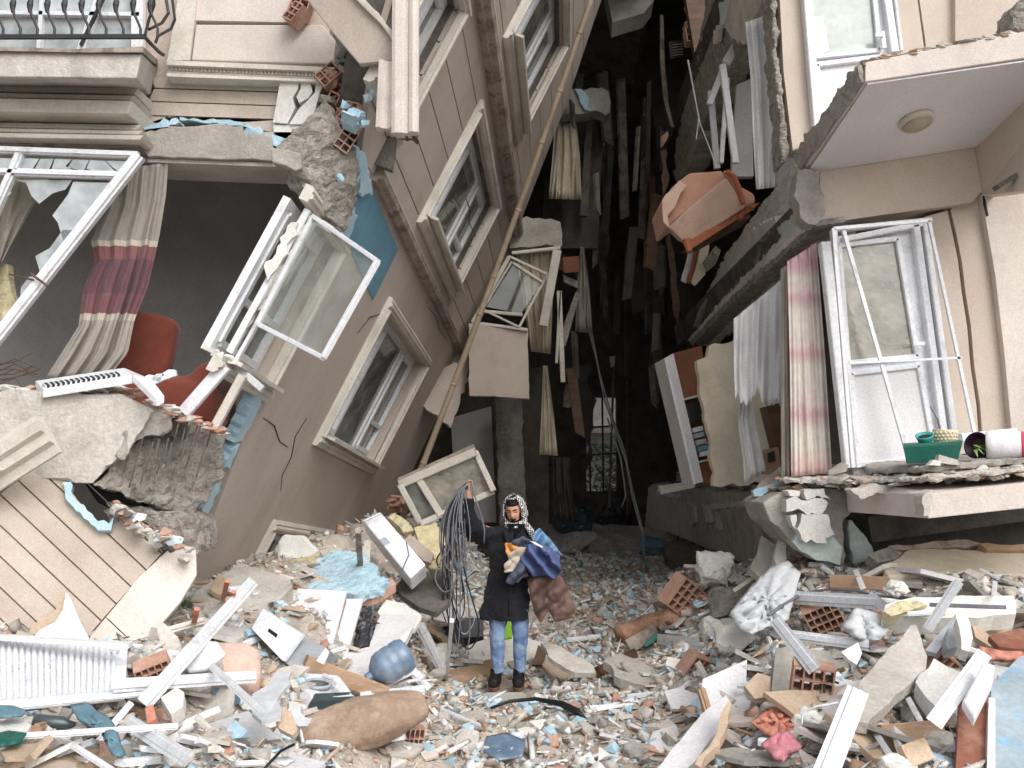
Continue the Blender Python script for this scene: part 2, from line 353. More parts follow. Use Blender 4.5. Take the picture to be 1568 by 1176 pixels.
# lower plain stucco, built in sheets of one storey; upper wall in grooved courses
lower = course('wall', -2.4, 2.17, 'stucco_taupe')
lst = [2.17, 2.48, 2.81, 3.13, 3.46, 3.78, 4.12]
for a, b in zip(lst, lst[1:]): course('wall_board', a + 0.008, b - 0.008, 'stucco_taupe', w0=-0.05, split=True)
lst = [4.12] + [4.44 + 0.33 * i for i in range(9)]
for a, b in zip(lst, lst[1:]): course('wall_board', a + 0.008, b - 0.008, 'stucco_taupe', w0=-0.05, split=True)
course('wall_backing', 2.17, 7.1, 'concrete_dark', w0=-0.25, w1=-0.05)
# string courses on the side wall
def moulding(v, u0, u1, hgt, out, m, name='moulding'):
    pr = [(0, -0.03), (0, out * 0.55), (hgt * 0.25, out * 0.6), (hgt * 0.4, out), (hgt * 0.75, out), (hgt * 0.85, out * 0.7), (hgt, out * 0.6), (hgt, -0.03)]
    return G().prof(LW.pt(u0, v), LW.pt(u1, v), pr, LW.v, LW.n).build(name, m, LB)
moulding(2.14, -2.05, 4.9, 0.12, 0.09, 'trim_dusty')
moulding(2.255, -2.05, 4.95, 0.035, 0.05, 'trim_white')
moulding(4.02, -3.3, 4.5, 0.16, 0.13, 'trim_dusty'); moulding(4.2, -3.3, 4.5, 0.06, 0.07, 'trim_white')

def window(r, panes, name='window', curtain=True, sides='nftb', sill=True):
    """trim, reveal, frame, mullions and panes of a window in the side wall"""
    u0, u1, v0, v1 = r; tw = 0.12
    g = G(); pr = [(0, -0.02), (0, 0.035), (0.03, 0.06), (0.045, 0.05), (0.06, 0.075), (0.085, 0.075), (0.095, 0.055), (tw, 0.05), (tw, -0.02)]
    a, b, c, d = LW.pt(u0, v0), LW.pt(u1, v0), LW.pt(u1, v1), LW.pt(u0, v1)
    if 'b' in sides: g.prof(a, b, pr, LW.v, LW.n)
    if 't' in sides: g.prof(LW.pt(u0, v1), LW.pt(u1, v1), pr, -LW.v, LW.n)
    if 'n' in sides: g.prof(LW.pt(u0, v0 + tw * .98), LW.pt(u0, v1 - tw * .98), pr, LW.u, LW.n)
    if 'f' in sides: g.prof(LW.pt(u1, v0 + tw * .98), LW.pt(u1, v1 - tw * .98), pr, -LW.u, LW.n)
    tr = g.build('window_trim', 'trim_white', LB)
    i0, i1, j0, j1 = u0 + tw, u1 - tw, v0 + tw, v1 - tw
    fr = G(); fw = 0.07
    def bar(p, q, w=fw, dd=0.06, z=-0.15, up=None): fr.beam(LW.pt(p[0], p[1], z), LW.pt(q[0], q[1], z), w, dd, up=LW.n)
    bar((i0, j0 + fw/2), (i1, j0 + fw/2)); bar((i0, j1 - fw/2), (i1, j1 - fw/2)); bar((i0 + fw/2, j0 + fw), (i0 + fw/2, j1 - fw)); bar((i1 - fw/2, j0 + fw), (i1 - fw/2, j1 - fw))
    gl = []
    cols = [i0 + fw] + [i0 + fw + (i1 - i0 - 2*fw) * t for t in panes] + [i1 - fw]
    for t in cols[1:-1]: bar((t, j0 + fw), (t, j1 - fw), 0.09)
    tv = j0 + fw + (j1 - j0 - 2*fw) * 0.3
    f = fr.build('window_frame', 'pvc_white', tr)
    if sill:
        G().beam(LW.pt(i0 - 0.02, j0 + 0.015, 0.0), LW.pt(i1 + 0.02, j0 + 0.015, 0.0), 0.03, 0.32, up=LW.n).build('window_sill', 'trim_white', tr)
    for k, (s0, s1) in enumerate(zip(cols, cols[1:])):
        e = 0.045 if k else 0; e2 = 0.045 if k < len(cols) - 2 else 0
        G().ext([LW.pt(s0 + e, j0 + fw, -0.15), LW.pt(s1 - e2, j0 + fw, -0.15), LW.pt(s1 - e2, j1 - fw, -0.15), LW.pt(s0 + e, j1 - fw, -0.15)], LW.n * -0.006).build('pane', 'glass_window', tr)
        sb = G(); q0, q1, r0, r1 = s0 + e + 0.03, s1 - e2 - 0.03, j0 + fw + 0.03, j1 - fw - 0.03
        if k != 1 or len(cols) == 3:
            for p, q in (((q0, r0), (q1, r0)), ((q0, r1), (q1, r1)), ((q0, r0), (q0, r1)), ((q1, r0), (q1, r1))):
                sb.beam(LW.pt(p[0], p[1], -0.125), LW.pt(q[0], q[1], -0.125), 0.055, 0.05, up=LW.n)
            if k == len(cols) - 2: sb.beam(LW.pt(q0, r0 + 0.35, -0.125), LW.pt(q1, r0 + 0.35, -0.125), 0.05, 0.05, up=LW.n)
            sb.build('sash', 'pvc_white', tr)
    if curtain:
        h = j1 - j0
        g = G(); g.smooth = True; s = rnd.random() * 9
        g.grid(lambda a, b: LW.pt(i0 + 0.05 + a * (i1 - i0 - .1), j0 + 0.04 + b * (h - .08), -0.36 + 0.03 * math.sin(a * 55 + s) + 0.02 * math.sin(a * 23 + s * 2)), 90, 3, 0.004).build('net_curtain', 'curtain_net', tr)
    return tr
mat('curtain_net', (150, 150, 142), (120, 120, 114), 2, 0.1, 80, rough=0.95)
mat('curtain_grey', (176, 168, 156), (150, 143, 133), 3, 0.2, 90, rough=0.95, sheen=0.1)
mat('curtain_white', (226, 226, 226), (206, 206, 208), 3, 0.2, 120, rough=0.95, sheen=0.1)
mat('curtain_cream', (206, 196, 176), (180, 168, 148), 3, 0.2, 90, rough=0.95)
window((0.0, 3.0, 0.0, 1.68), (0.3, 0.72)); window((-0.35, 2.5, 2.42, 3.86), (0.3, 0.7)); window((-0.65, 1.82, 4.42, 5.92), (0.35, 0.7))
window((-3.1, -1.95, 2.5, 3.92), (0.5,)); window((0.0, 2.92, -2.4, -0.82), (0.35, 0.7), sides='nft')
# corner window whose sash swings out over the side wall
window((-3.1, -1.85, 0.13, 1.62), (), sides='fbt', curtain=False)
# hollow behind the side wall: floors, far wall and roof of the block
def LWbox(name, u0, u1, v0, v1, w0, w1, m): return G().ext([LW.pt(u0, v0, w0), LW.pt(u1, v0, w0), LW.pt(u1, v1, w0), LW.pt(u0, v1, w0)], LW.n * (w1 - w0)).build(name, m, LB)
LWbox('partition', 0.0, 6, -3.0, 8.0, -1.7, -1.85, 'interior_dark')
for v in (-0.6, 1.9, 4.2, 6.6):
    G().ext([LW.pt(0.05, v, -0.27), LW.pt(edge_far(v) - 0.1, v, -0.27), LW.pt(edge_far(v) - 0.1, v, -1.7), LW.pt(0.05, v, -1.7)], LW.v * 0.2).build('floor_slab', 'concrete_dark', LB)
G().ext([LW.pt(-4, 8.3, 0.2), LW.pt(7, 8.3, 0.2), LW.pt(7, 8.3, -6), LW.pt(-4, 8.3, -6)], LW.v * 0.25).build('shade_roof', 'concrete_dark', LB)
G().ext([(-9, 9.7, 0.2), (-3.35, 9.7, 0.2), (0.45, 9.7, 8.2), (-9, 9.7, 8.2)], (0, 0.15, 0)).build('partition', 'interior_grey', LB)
# exposed insulation where the render fell off the side wall, and the torn edge of it down the corner
def LWsheet(name, l, w, th, m, rg=0.0, step=0.06, seed=1, parent=LB):
    pts = [LW.at(x, y, w) for x, y in l]
    if rg: pts = rag(pts, rg, step, seed=seed)
    return G().ext(pts, LW.n * -th).build(name, m, parent)
LWsheet('insulation_sheet', [(552, 262), (575, 300), (610, 382), (572, 459), (528, 362), (540, 330), (546, 300)], 0.012, 0.05, 'foam_sheet')
LWsheet('insulation_strip', [(540, 318), (549, 330), (536, 362), (526, 366), (528, 350)], 0.04, 0.05, 'foam_blue', 0.02)
for l, s in (([(396, 598), (407, 600), (372, 676), (358, 678)], 1), ([(356, 690), (368, 680), (352, 720), (343, 716)], 2), ([(336, 722), (345, 724), (318, 790), (290, 806), (296, 793), (308, 785)], 3), ([(545, 225), (556, 232), (566, 262), (570, 300), (553, 300), (548, 262)], 4),
             ([(541, 178), (560, 172), (566, 188), (552, 196), (544, 206)], 5)):
    LWsheet('insulation_strip', l, 0.05, 0.1, 'foam_blue', 0.015, 0.04, s)
# loose flap of render at the far bottom corner
sheet('render_flap', [(650, 575), (672, 560), (716, 558), (712, 600), (690, 655), (642, 618)], 14.2, 0.08, 'stucco_taupe', LB, kx=0.004, rg=0.02)
sheet('render_flap', [(662, 540), (690, 520), (716, 545), (716, 560), (668, 600), (655, 590)], 14.4, 0.08, 'stucco_taupe', LB, kx=0.004, rg=0.02)

# ------------------------------------------------ front of the left building, upper floors still level
def front(name, l, d, back=7.45, m='trim_white', rg=0, **k): return sheet(name, l, d, 0, m, LB, vec=(0, back - d, 0), rg=rg, **k)
front('wall', [(-160, -420), (505, -420), (505, 225), (-160, 235)], 7.45, 7.6, 'stucco_pink')
# balcony: slab, coping, railing
bal = thing('balcony', None, None, (-4, 6.6, 4.6)); bal.parent = LB; bal.location = Vector((-4, 6.6, 4.6)) - ORG[LB]
def bpart(name, l, d, back, m='concrete_pale', rg=0): return sheet(name, l, d, 0, m, bal, vec=(0, back - d, 0), rg=rg)
pts = [P(-160, 74, 6.6), P(217, 82, 6.6), P(209, 120, 6.6), P(-160, 116, 6.6)]; pb = [P(-160, 100, 7.44), P(240, 104, 7.44), P(231, 147, 7.44), P(-160, 142, 7.44)]
G().loft([pts, pb]).build('slab', 'concrete_pale', bal, 0.01)
pts = [P(-160, 66, 6.57), P(112, 75, 6.57), P(219, 71, 6.57), P(219, 80, 6.57), P(112, 80, 6.57), P(-160, 74, 6.57)]; pb = [P(-160, 92, 7.43), P(120, 95, 7.43), P(242, 92, 7.43), P(242, 101, 7.43), P(120, 101, 7.43), P(-160, 100, 7.43)]
G().loft([pts, pb]).build('coping', 'trim_dusty', bal)
G().beam(P(-160, 57, 6.62), P(222, 56, 6.62), 0.022, 0.03).build('bottom_rail', 'iron', bal)
G().tube([P(221, 56, 6.62), P(232, 68, 6.8), P(244, 80, 7.1), P(250, 84, 7.3)], 0.014).build('bottom_rail', 'iron', bal)
G().beam(P(-160, -110, 6.62), P(228, -112, 6.62), 0.05, 0.04).build('top_rail', 'iron', bal)
sx = [(0, 56), (0.5, 44), (-4, 33), (-9, 22), (-11.5, 10), (-9, 0), (-9, -30), (-5, -60), (0, -108)]
for k in range(-6, 10):
    x = 4.5 + 26.3 * k
    b = G(); b.tube([P(x + a, y, 6.62) for a, y in sx], 0.0095, 6)
    b.tube([P(x - 11, 19, 6.62), P(x - 11.5, 12, 6.62), P(x - 11.3, 7, 6.62), P(x - 10, 2, 6.62), P(x - 9, -3, 6.62)], [0.012, 0.017, 0.021, 0.018, 0.012], 6); b.build('baluster', 'iron', bal)
for q in ([(222, 54, 6.62), (228, 30, 6.7), (236, 8, 6.7), (234, -30, 6.7)], [(228, 45, 6.7), (248, 35, 6.8), (258, 20, 6.8), (254, -4, 6.8), (246, -40, 6.8)], [(238, 66, 6.9), (242, 55, 6.9), (262, 44, 7.0), (268, 30, 7.0), (264, 0, 7.0), (260, -40, 7.0)]):
    G().tube([P(*p) for p in q], 0.011, 6).build('baluster', 'iron', bal)
# balcony door behind the railing
dr = thing('balcony_door', None, None, (-4, 7.4, 5)); dr.parent = LB; dr.location = Vector((-4, 7.4, 5)) - ORG[LB]
g = G(); 
for a, b, w in (((118, 100), (164, -30), 0.06), ((212, 100), (212, -120), 0.09), ((60, 100), (70, -60), 0.03), ((-120, 20), (215, 24), 0.03)): g.beam(P(*a, 7.38), P(*b, 7.38), w, 0.06, up=(0, 1, 0))
g.build('door_frame', 'pvc_white', dr)
G().beam(P(124, 70, 7.34), P(160, -6, 7.34), 0.02, 0.03, up=(0, 1, 0)).build('gasket', 'iron', dr)
G().ext([P(-160, 110, 7.4), P(210, 110, 7.4), P(210, -150, 7.4), P(-160, -150, 7.4)], (0, 0.01, 0)).build('pane', 'glass_pale', dr)
# pilaster right of the balcony and the stepped courses below it
front('pilaster', [(256, 92), (262, 60), (272, 0), (278, -60), (304, -60), (299, 20), (290, 92)], 7.3, 7.45, 'trim_white')
# pale blocks of render above the dentil cornice
front('render_block', [(293, 92), (300, 37), (494, 38), (514, 62), (511, 98)], 7.32, 7.45, 'stucco_pale', bevel=0.01)
front('render_block', [(303, -80), (452, -80), (444, 34), (300, 31)], 7.33, 7.45, 'stucco_pale', rg=0)
g = front('dentil_cornice', [(255, 92), (514, 103), (513, 110), (255, 99)], 7.22, 7.45, 'trim_white')
front('cornice_bed', [(258, 99), (512, 110), (511, 121), (256, 112)], 7.27, 7.45, 'trim_white')
for k in range(44):
    x = 262 + k * 5.7; y = 101 + k * 0.245; front('dentil', [(x, y), (x + 3.2, y + .15), (x + 3.2, y + 6), (x, y + 6)], 7.255, 7.275, 'trim_white')
front('cornice_drip', [(255, 112), (512, 122), (512, 126), (255, 117)], 7.24, 7.45, 'trim_white')
for l in ([(232, 118), (430, 124), (427, 140), (237, 134)], [(236, 136), (427, 142), (425, 161), (228, 154)], [(227, 156), (425, 163), (423, 182), (205, 175)], [(190, 177), (422, 184), (421, 204), (372, 190), (290, 182), (258, 178), (240, 189), (200, 198)]):
    front('wall_board', l, 7.38, 7.46, 'stucco_pink')
# split white corner block
for l in ([(429, 124), (458, 125), (456, 136), (448, 150), (452, 165), (440, 189), (418, 187)], [(461, 125), (475, 126), (478, 140), (472, 150), (458, 158), (454, 148), (460, 136)], [(484, 127), (497, 128), (490, 140), (476, 190), (443, 190), (458, 166), (470, 155), (482, 142)]):
    front('quoin_block', l, 7.28, 7.46, 'plaster_white')
front('quoin_block', [(418, 191), (475, 192), (460, 206), (448, 216), (420, 206)], 7.3, 7.46, 'plaster_white')
for l, s in (([(416, 206), (448, 217), (474, 194), (478, 200), (456, 222), (418, 222)], 2), ([(196, 200), (218, 196), (240, 189), (270, 180), (274, 187), (250, 196), (218, 201), (210, 219), (203, 210)], 3), ([(372, 192), (398, 193), (402, 206), (388, 205), (373, 203)], 4), ([(275, 179), (372, 187), (372, 192), (275, 184)], 5)):
    front('insulation_strip', l, 7.2, 7.4, 'foam_blue', rg=0.008, step=0.03, seed=s)
# ledges under the balcony (stack of mouldings)
for y0, y1, xr, d, m in ((131, 141, 206, 7.05, 'trim_white'), (143, 150, 200, 7.0, 'trim_white'), (151, 171, 196, 6.92, 'trim_white'), (171, 178, 193, 7.1, 'trim_dusty'), (179, 187, 212, 7.2, 'stucco_pink'),
                         (188, 196, 210, 7.12, 'trim_white'), (197, 203, 212, 7.05, 'trim_white'), (204, 211, 214, 6.98, 'trim_white'), (212, 222, 212, 7.1, 'trim_dusty')):
    front('ledge', [(-160, y0 - 4), (xr + 6, y0 + 3), (xr, y1 + 3), (-160, y1 - 4)], d, 7.45, m, bevel=0.006)
# concrete beam over the open room and the sheared column stub at the corner
front('beam', [(213, 199), (258, 192), (370, 190), (416, 210), (416, 247), (226, 240), (212, 222)], 7.2, 7.75, 'concrete', rg=0.006, bevel=0.01)
front('lintel_board', [(226, 243), (440, 250), (440, 256), (226, 248)], 7.25, 7.7, 'trim_white')
st = G(); A = [P(414, 228, 7.05), P(461, 250, 7.0), P(498, 150, 7.05), P(478, 140, 7.2), P(446, 220, 7.1)]
o = G().hull([P(414, 230, 7.05), P(458, 262, 7.0), P(476, 196, 7.05), P(500, 148, 7.1), P(520, 190, 7.15), P(552, 246, 7.3), P(535, 330, 7.35), P(528, 362, 7.4), P(505, 338, 7.25), P(476, 312, 7.1), P(440, 292, 7.15), P(430, 240, 7.7), P(520, 160, 7.8), P(550, 300, 7.9), P(480, 300, 7.8)]).build('column_stub', 'concrete_rough', LB)
roughen(o, 0.028, 0.07, 0.12)
front('column_end', [(414, 226), (460, 234), (462, 258), (452, 262), (416, 248)], 6.97, 7.2, 'concrete', rg=0.008, bevel=0.01)
# shattered hollow brick beside the stub
def hollow(name, c, ax, ay, az, n1=3, n2=3, parent=None, m='brick', wall=0.18):
    """hollow clay block: outer shell and webs, open at both ends along ay"""
    c, ax, ay, az = Vector(c), Vector(ax), Vector(ay), Vector(az); g = G()
    def box(i0, i1, k0, k1):
        q = [c + ax * i + az * k - ay * 0.5 for i, k in ((i0, k0), (i1, k0), (i1, k1), (i0, k1))]; g.ext(q, ay)
    t = wall / max(n1, n2) / 2; e = 0.002
    for i in range(n1 + 1): x = -0.5 + t + (1 - 2 * t) * i / n1; box(x - t, x + t, -0.5, 0.5)
    for k in range(n2 + 1):
        z = -0.5 + t + (1 - 2 * t) * k / n2
        for i in range(n1):
            a = -0.5 + t + (1 - 2 * t) * i / n1 + t; b = -0.5 + t + (1 - 2 * t) * (i + 1) / n1 - t; box(a, b, z - t * .98, z + t * .98)
    return g.build(name, m, parent)
r5 = random.Random(5)
for k, (px, py, s, a) in enumerate([(512, 138, .3, 20), (522, 165, .3, 28), (532, 150, .26, 40), (540, 180, .24, 15), (520, 196, .28, 30), (528, 215, .22, 25), (505, 118, .22, 40), (462, 10, .26, 10), (455, 24, .2, 30)]):
    R = Matrix.Rotation(math.radians(a + 8), 3, 'Y') @ Matrix.Rotation(r5.uniform(-.5, .5), 3, 'Z')
    hollow('brick', P(px, py, 7.25 + r5.uniform(-.05, .2)), R @ Vector((s * .55, 0, 0)), R @ Vector((0, s * .6, 0)), R @ Vector((0, 0, s * .8)), 2, 3, LB)
for k in range(26):
    px, py = r5.uniform(500, 560), r5.uniform(110, 225); c = P(px + (py - 165) * 0.25, py, 7.35 + r5.uniform(-.1, .25)); s = r5.uniform(.03, .09)
    nub(c, s, s, (s) * .7, r5).build('broken_masonry', r5.choice(['concrete_rough', 'brick', 'concrete', 'brick', 'concrete_dark']), LB)
for k, (px, py) in enumerate([(545, 190), (552, 178), (558, 188), (562, 150), (520, 274), (528, 160), (548, 182), (570, 140)]):
    c = P(px, py, 7.1); nub(c, .035, .035, (.04), r5).build('insulation_scrap', 'foam_blue', LB)
G().tube([P(515, 98, 7.1), P(522, 92, 7.1), P(535, 93, 7.1), P(550, 103, 7.1), P(556, 110, 7.15), P(548, 118, 7.2)], 0.012).build('torn_cable', 'cable_grey', LB)
for l in ([(470, 640), (452, 668), (446, 700), (432, 728), (430, 752)], [(655, 470), (668, 486), (672, 505), (684, 520)], [(585, 480), (566, 486), (548, 510)], [(404, 640), (420, 652), (428, 676), (440, 684)], [(712, 300), (720, 322), (718, 340), (728, 362)]):
    q = [LW.at(x, y, .002) for x, y in l]; G().tube(q, [.004, .007, .006, .005, .003][:len(q)], 4).build('crack', 'cable_black', LB)
sheet('cavity_shade', [(440, -60), (640, -60), (600, 260), (545, 240), (500, 110), (440, 40)], 7.9, 0.1, 'concrete_dark', LB)  # dark sheet in place of the shaded hollow
# loose slab and pilaster hanging at the top of the corner
sheet('hanging_slab', [(425, -55), (505, -55), (553, -2), (622, 78), (612, 92), (550, 98), (510, 51), (473, 4)], 6.9, 0.14, 'stucco_taupe', LB, k=-0.001, bevel=0.008)
sheet('slab_edge', [(508, -60), (556, -4), (628, 80), (620, 93), (612, 91), (618, 80), (548, 2), (500, -50)], 6.86, 0.2, 'trim_white', LB, k=-0.001, rg=0.006, bevel=0.006)
g = G(); pr = [(-0.095, 0.0), (-0.095, 0.03), (-0.07, 0.045), (-0.02, 0.045), (-0.005, 0.03), (0.02, 0.03), (0.03, 0.055), (0.055, 0.07), (0.075, 0.06), (0.095, 0.06), (0.095, 0.0), (0.07, -0.08), (-0.07, -0.08)]
g.prof(P(622, -70, 6.8), P(621, 206, 6.75), pr, (1, 0, 0), (0, -1, 0)); o = g.build('hanging_pilaster', 'stucco_pale', LB)
g = G().prof(P(594, 94, 6.82), P(589, 197, 6.8), [(-.06, 0), (-.06, .03), (-.035, .04), (-.02, .015), (.02, .0), (.045, .03), (.06, .03), (.06, -.06), (-.06, -.06)], (1, 0, 0), (0, -1, 0)); g.build('hanging_pilaster', 'stucco_pale', LB)
for l in ([(602, 198), (640, 212), (622, 209), (606, 206)], ):
    sheet('torn_core', l, 6.78, 0.1, 'wood_dark', LB, rg=0.006, step=0.02)

# ------------------------------------------------ open room on the left: floor beam, ceiling, back, broken window frame
G().ext([P(-200, 247, 7.3), P(470, 252, 7.3), P(520, 252, 9.8), P(-400, 250, 9.8)], (0, 0, 0.25)).build('room_ceiling', 'interior_grey', LB)
fl = [P(-60, 592, 7.0), P(330, 640, 7.0)]
G().ext([(-7, 6.95, 2.42), (-2.35, 6.95, 2.2), (-2.2, 9.6, 2.2), (-7, 9.9, 2.42)], (0, 0, 0.13)).build('room_floor', 'concrete_dark', LB)
G().ext([(-7, 6.9, 1.5), (-7, 9.9, 1.5), (-7, 9.9, 8), (-7, 6.9, 8)], (0.1, 0, 0)).build('partition', 'interior_grey', LB)
o = sheet('floor_beam', [(-80, 600), (60, 596), (186, 600), (240, 628), (200, 690), (140, 742), (60, 735), (-80, 730)], 6.75, 0.9, 'concrete_pale', LB, rg=0.01, vec=(-0.25, 0.7, 0)); roughen(o, 0.03, 0.018, 0.3)
o = sheet('beam_end', [(180, 606), (262, 622), (346, 666), (342, 712), (322, 770), (296, 797), (214, 772), (136, 741), (196, 690), (232, 640)], 6.85, 0.9, 'concrete_rough', LB, rg=0.02, kx=0.003, ref=(180, 700), vec=(-0.22, 0.6, 0)); roughen(o, 0.02, 0.05, 0.08)
o = sheet('beam_flake', [(236, 612), (268, 625), (264, 660), (226, 668), (190, 706), (174, 700), (188, 660)], 6.72, 0.16, 'concrete', LB, rg=0.02, kx=0.002, ref=(180, 700)); roughen(o, 0.02, 0.03, 0.15)
for k in range(17):
    x = 205 + k * 7.6 + r5.uniform(-3, 3); y0 = 668 + r5.uniform(-12, 20) - k * 1.0; L = r5.uniform(22, 70)
    G().tube([P(x, y0, 6.83), P(x - L * .12, y0 + L * .5, 6.82), P(x - L * .26, min(y0 + L, 768), 6.84)], 0.006, 5).build('tie_mark', 'concrete_dark', LB)
sheet('cavity_shade', [(128, 738), (145, 735), (215, 770), (240, 785), (190, 790), (150, 770)], 7.1, 0.1, 'cable_black', LB)  # black sheet painted for the shade in the hole
for k in range(60):   # crumbled brick course along the beam's top
    t = r5.random(); px = 195 + t * 150; py = 602 + t * 62 + r5.uniform(-7, 5); c = P(px, py, 6.85 + r5.uniform(-.1, .3)); s = r5.uniform(.015, .05)
    nub(c, s * 1.3, s, (s * .5), r5).build('broken_masonry', r5.choice(['brick', 'brick', 'plaster_white', 'concrete_pale', 'brick']), LB)
for k in range(34):
    px = r5.uniform(-10, 200); c = P(px, 597 + r5.uniform(-4, 4), 6.85 + r5.uniform(-.1, .4)); s = r5.uniform(.015, .05)
    nub(c, s * 1.6, s, (s * .5), r5).build('broken_masonry', r5.choice(['plaster_white', 'concrete_pale', 'brick', 'concrete_pale', 'mdf']), LB)
# window frame in front of the room
wf = thing('front_window', None, None, (-3.6, 7.0, 2.6)); wf.parent = LB; wf.location = Vector((-3.6, 7.0, 2.6)) - ORG[LB]
def fbar(a, b, w, d=7.0, m='pvc_white', dp=0.07, nm='frame_bar'):
    A, B = P(*a, d), P(*b, d); up = Vector((0, 1, 0)); g = G()
    x = (B - A).normalized().cross(up).normalized()
    pr = [(-w/2, 0), (-w/2, dp*.7), (-w*.3, dp*.7), (-w*.26, dp), (w*.26, dp), (w*.3, dp*.7), (w/2, dp*.7), (w/2, 0)]
    g.prof(A, B, pr, x, -up); return g.build(nm, m, wf)
fbar((-75, 612), (216, 240), 0.085); fbar((-90, 520), (34, 238), 0.06, 7.02); fbar((-100, 228), (214, 240), 0.05, 7.03); fbar((-60, 262), (24, 266), 0.05, 7.02); fbar((20, 266), (184, 271), 0.055, 7.02)
fbar((14, 420), (64, 432), 0.012, 6.95, 'wood_dark', 0.01, 'handle'); G().tube([P(46, 418, 6.9), P(74, 439, 6.9)], 0.01).build('handle', 'wood_dark', wf)
def shard(l, d=7.0): sheet('glass_shard', l, d, 0.006, 'glass_pale', wf)
for l in ([(34, 242), (60, 243), (50, 258), (70, 262), (28, 262)], [(62, 243), (82, 243), (74, 262), (68, 262), (54, 257)], [(84, 243), (110, 244), (100, 254), (120, 264), (78, 262)], [(112, 244), (136, 245), (128, 262), (104, 256)], [(138, 245), (160, 246), (176, 262), (150, 264), (132, 258)], [(162, 246), (196, 247), (186, 266), (172, 256)],
          [(20, 275), (110, 276), (100, 290), (80, 296), (60, 312), (48, 300), (40, 280)], [(112, 278), (170, 280), (120, 345), (98, 372), (88, 340), (80, 330), (104, 298)], [(96, 352), (112, 352), (74, 402), (62, 420), (54, 392), (76, 380)], [(0, 242), (26, 243), (14, 258), (-10, 262)], [(62, 420), (56, 440), (30, 470), (32, 440), (44, 424)], [(-10, 296), (18, 294), (4, 310), (-10, 312)]):
    shard(l)
# torn edge of wall between the room and the corner window, with plaster
for l, m, d, s in (([(404, 408), (430, 372), (446, 340), (456, 340), (440, 388), (410, 430)], 'plaster_white', 6.95, 1), ([(408, 432), (442, 388), (458, 340), (470, 336), (446, 400), (420, 440), (380, 500), (364, 525)], 'concrete_pale', 7.0, 2), ([(350, 480), (396, 412), (402, 418), (352, 486)], 'interior_cream', 7.3, 3)):
    sheet('torn_plaster', l, d, 0.1, m, LB, rg=0.012, step=0.04, seed=s)
# swung-out casement with clear glass, and the frame it hangs from
cs = thing('open_casement', None, None, P(440, 560, 7.0)); cs.parent = LB; cs.location = ORG[cs] - ORG[LB]
cq = [P(480, 332, 7.0), P(578, 400, 6.35), P(495, 548, 6.3), P(394, 496, 6.95)]
for i in range(4): G().beam(cq[i], cq[(i + 1) % 4], 0.032, 0.04, up=nrm(cq), c=0.004).build('sash_bar', 'pvc_white', cs)
G().ext([c + (sum(cq, Vector()) / 4 - c) * 0.02 for c in cq], nrm(cq) * 0.005).build('pane', 'glass_clear', cs)
for a, b, w, d in (((472, 322), (352, 540), 0.05, 7.02), ((484, 336), (360, 556), 0.03, 7.05), ((345, 560), (282, 632), 0.09, 6.9), ((372, 575), (326, 660), 0.06, 6.95), ((346, 548), (402, 596), 0.05, 7.1), ((474, 330), (510, 355), 0.06, 7.3)):
    G().beam(P(*a, d), P(*b, d), w, 0.06, up=(0, 1, 0), c=0.006).build('frame_bar', 'pvc_white' if w != 0.06 else 'trim_white', cs)
for px, py in ((330, 540), (338, 545), (350, 548), (356, 552)):
    c = P(px, py, 6.9); nub(c, .035, .03, (.025), r5).build('torn_foam', 'plaster_white', cs)

# ------------------------------------------------ fallen wall panel lower left, its siding in separate boards
def clip(poly, n, c, keep):   # keep side where n.p - c has sign keep
    out = []
    for i in range(len(poly)):
        a, b = poly[i], poly[(i + 1) % len(poly)]; da, db = (n[0]*a[0] + n[1]*a[1] - c) * keep, (n[0]*b[0] + n[1]*b[1] - c) * keep
        if da >= 0: out.append(a)
        if da * db < 0: t = da / (da - db); out.append((a[0] + (b[0]-a[0]) * t, a[1] + (b[1]-a[1]) * t))
    return out
FP = thing('wall_panel', 'fallen panel of pink horizontal siding with white ledge, lower left', 'wall panel', P(100, 980, 6.6))
FD, FK, FX = 6.45, 0.0014, 0.0012
FR = dict(k=FK, kx=FX, ref=(100, 980))
body = [(-60, 800), (88, 692), (112, 718), (100, 738), (118, 765), (150, 800), (166, 806), (171, 782), (205, 790), (235, 812), (258, 835), (168, 935), (125, 985), (-60, 985)]
n = (-0.686, 0.727)
sheet('backing', [(-60, 806), (86, 700), (106, 724), (96, 740), (112, 768), (148, 806), (170, 812), (175, 790), (230, 818), (300, 850), (298, 880), (240, 962), (130, 985), (-60, 985)], FD + 0.04, 0.12, 'stucco_taupe', FP, **FR)
c0 = n[0] * 64 + n[1] * 722
for k in range(-4, 14):
    q = clip(clip(body, n, c0 + 34.6 * k + 1.3, 1), n, c0 + 34.6 * (k + 1) - 1.3, -1)
    if len(q) >= 3: sheet('wall_board', q, FD, 0.05, 'stucco_pink', FP, **FR)
band = [(170, 936), (213, 884), (262, 838), (300, 842), (301, 880), (276, 922), (238, 966), (128, 988)]
for a, b in ((-999, c0 + 94), (c0 + 96, c0 + 190), (c0 + 192, 9999)):
    q = clip(clip(band, n, a, 1), n, b, -1)
    if len(q) >= 3: sheet('white_band', q, FD - 0.02, 0.08, 'stucco_pale', FP, **FR)
for l, s in (([(96, 738), (108, 738), (116, 766), (150, 798), (168, 802), (172, 782), (176, 790), (170, 812), (150, 812), (116, 782), (100, 762)], 1), ([(240, 822), (252, 815), (250, 830), (238, 845)], 2), ([(82, 664), (92, 655), (105, 672), (95, 690), (86, 695), (74, 690)], 3), ([(96, 686), (102, 684), (125, 718), (118, 722)], 4)):
    sheet('insulation_strip', l, FD - 0.06, 0.09, 'foam_blue', FP, rg=0.008, step=0.03, seed=s, **FR)
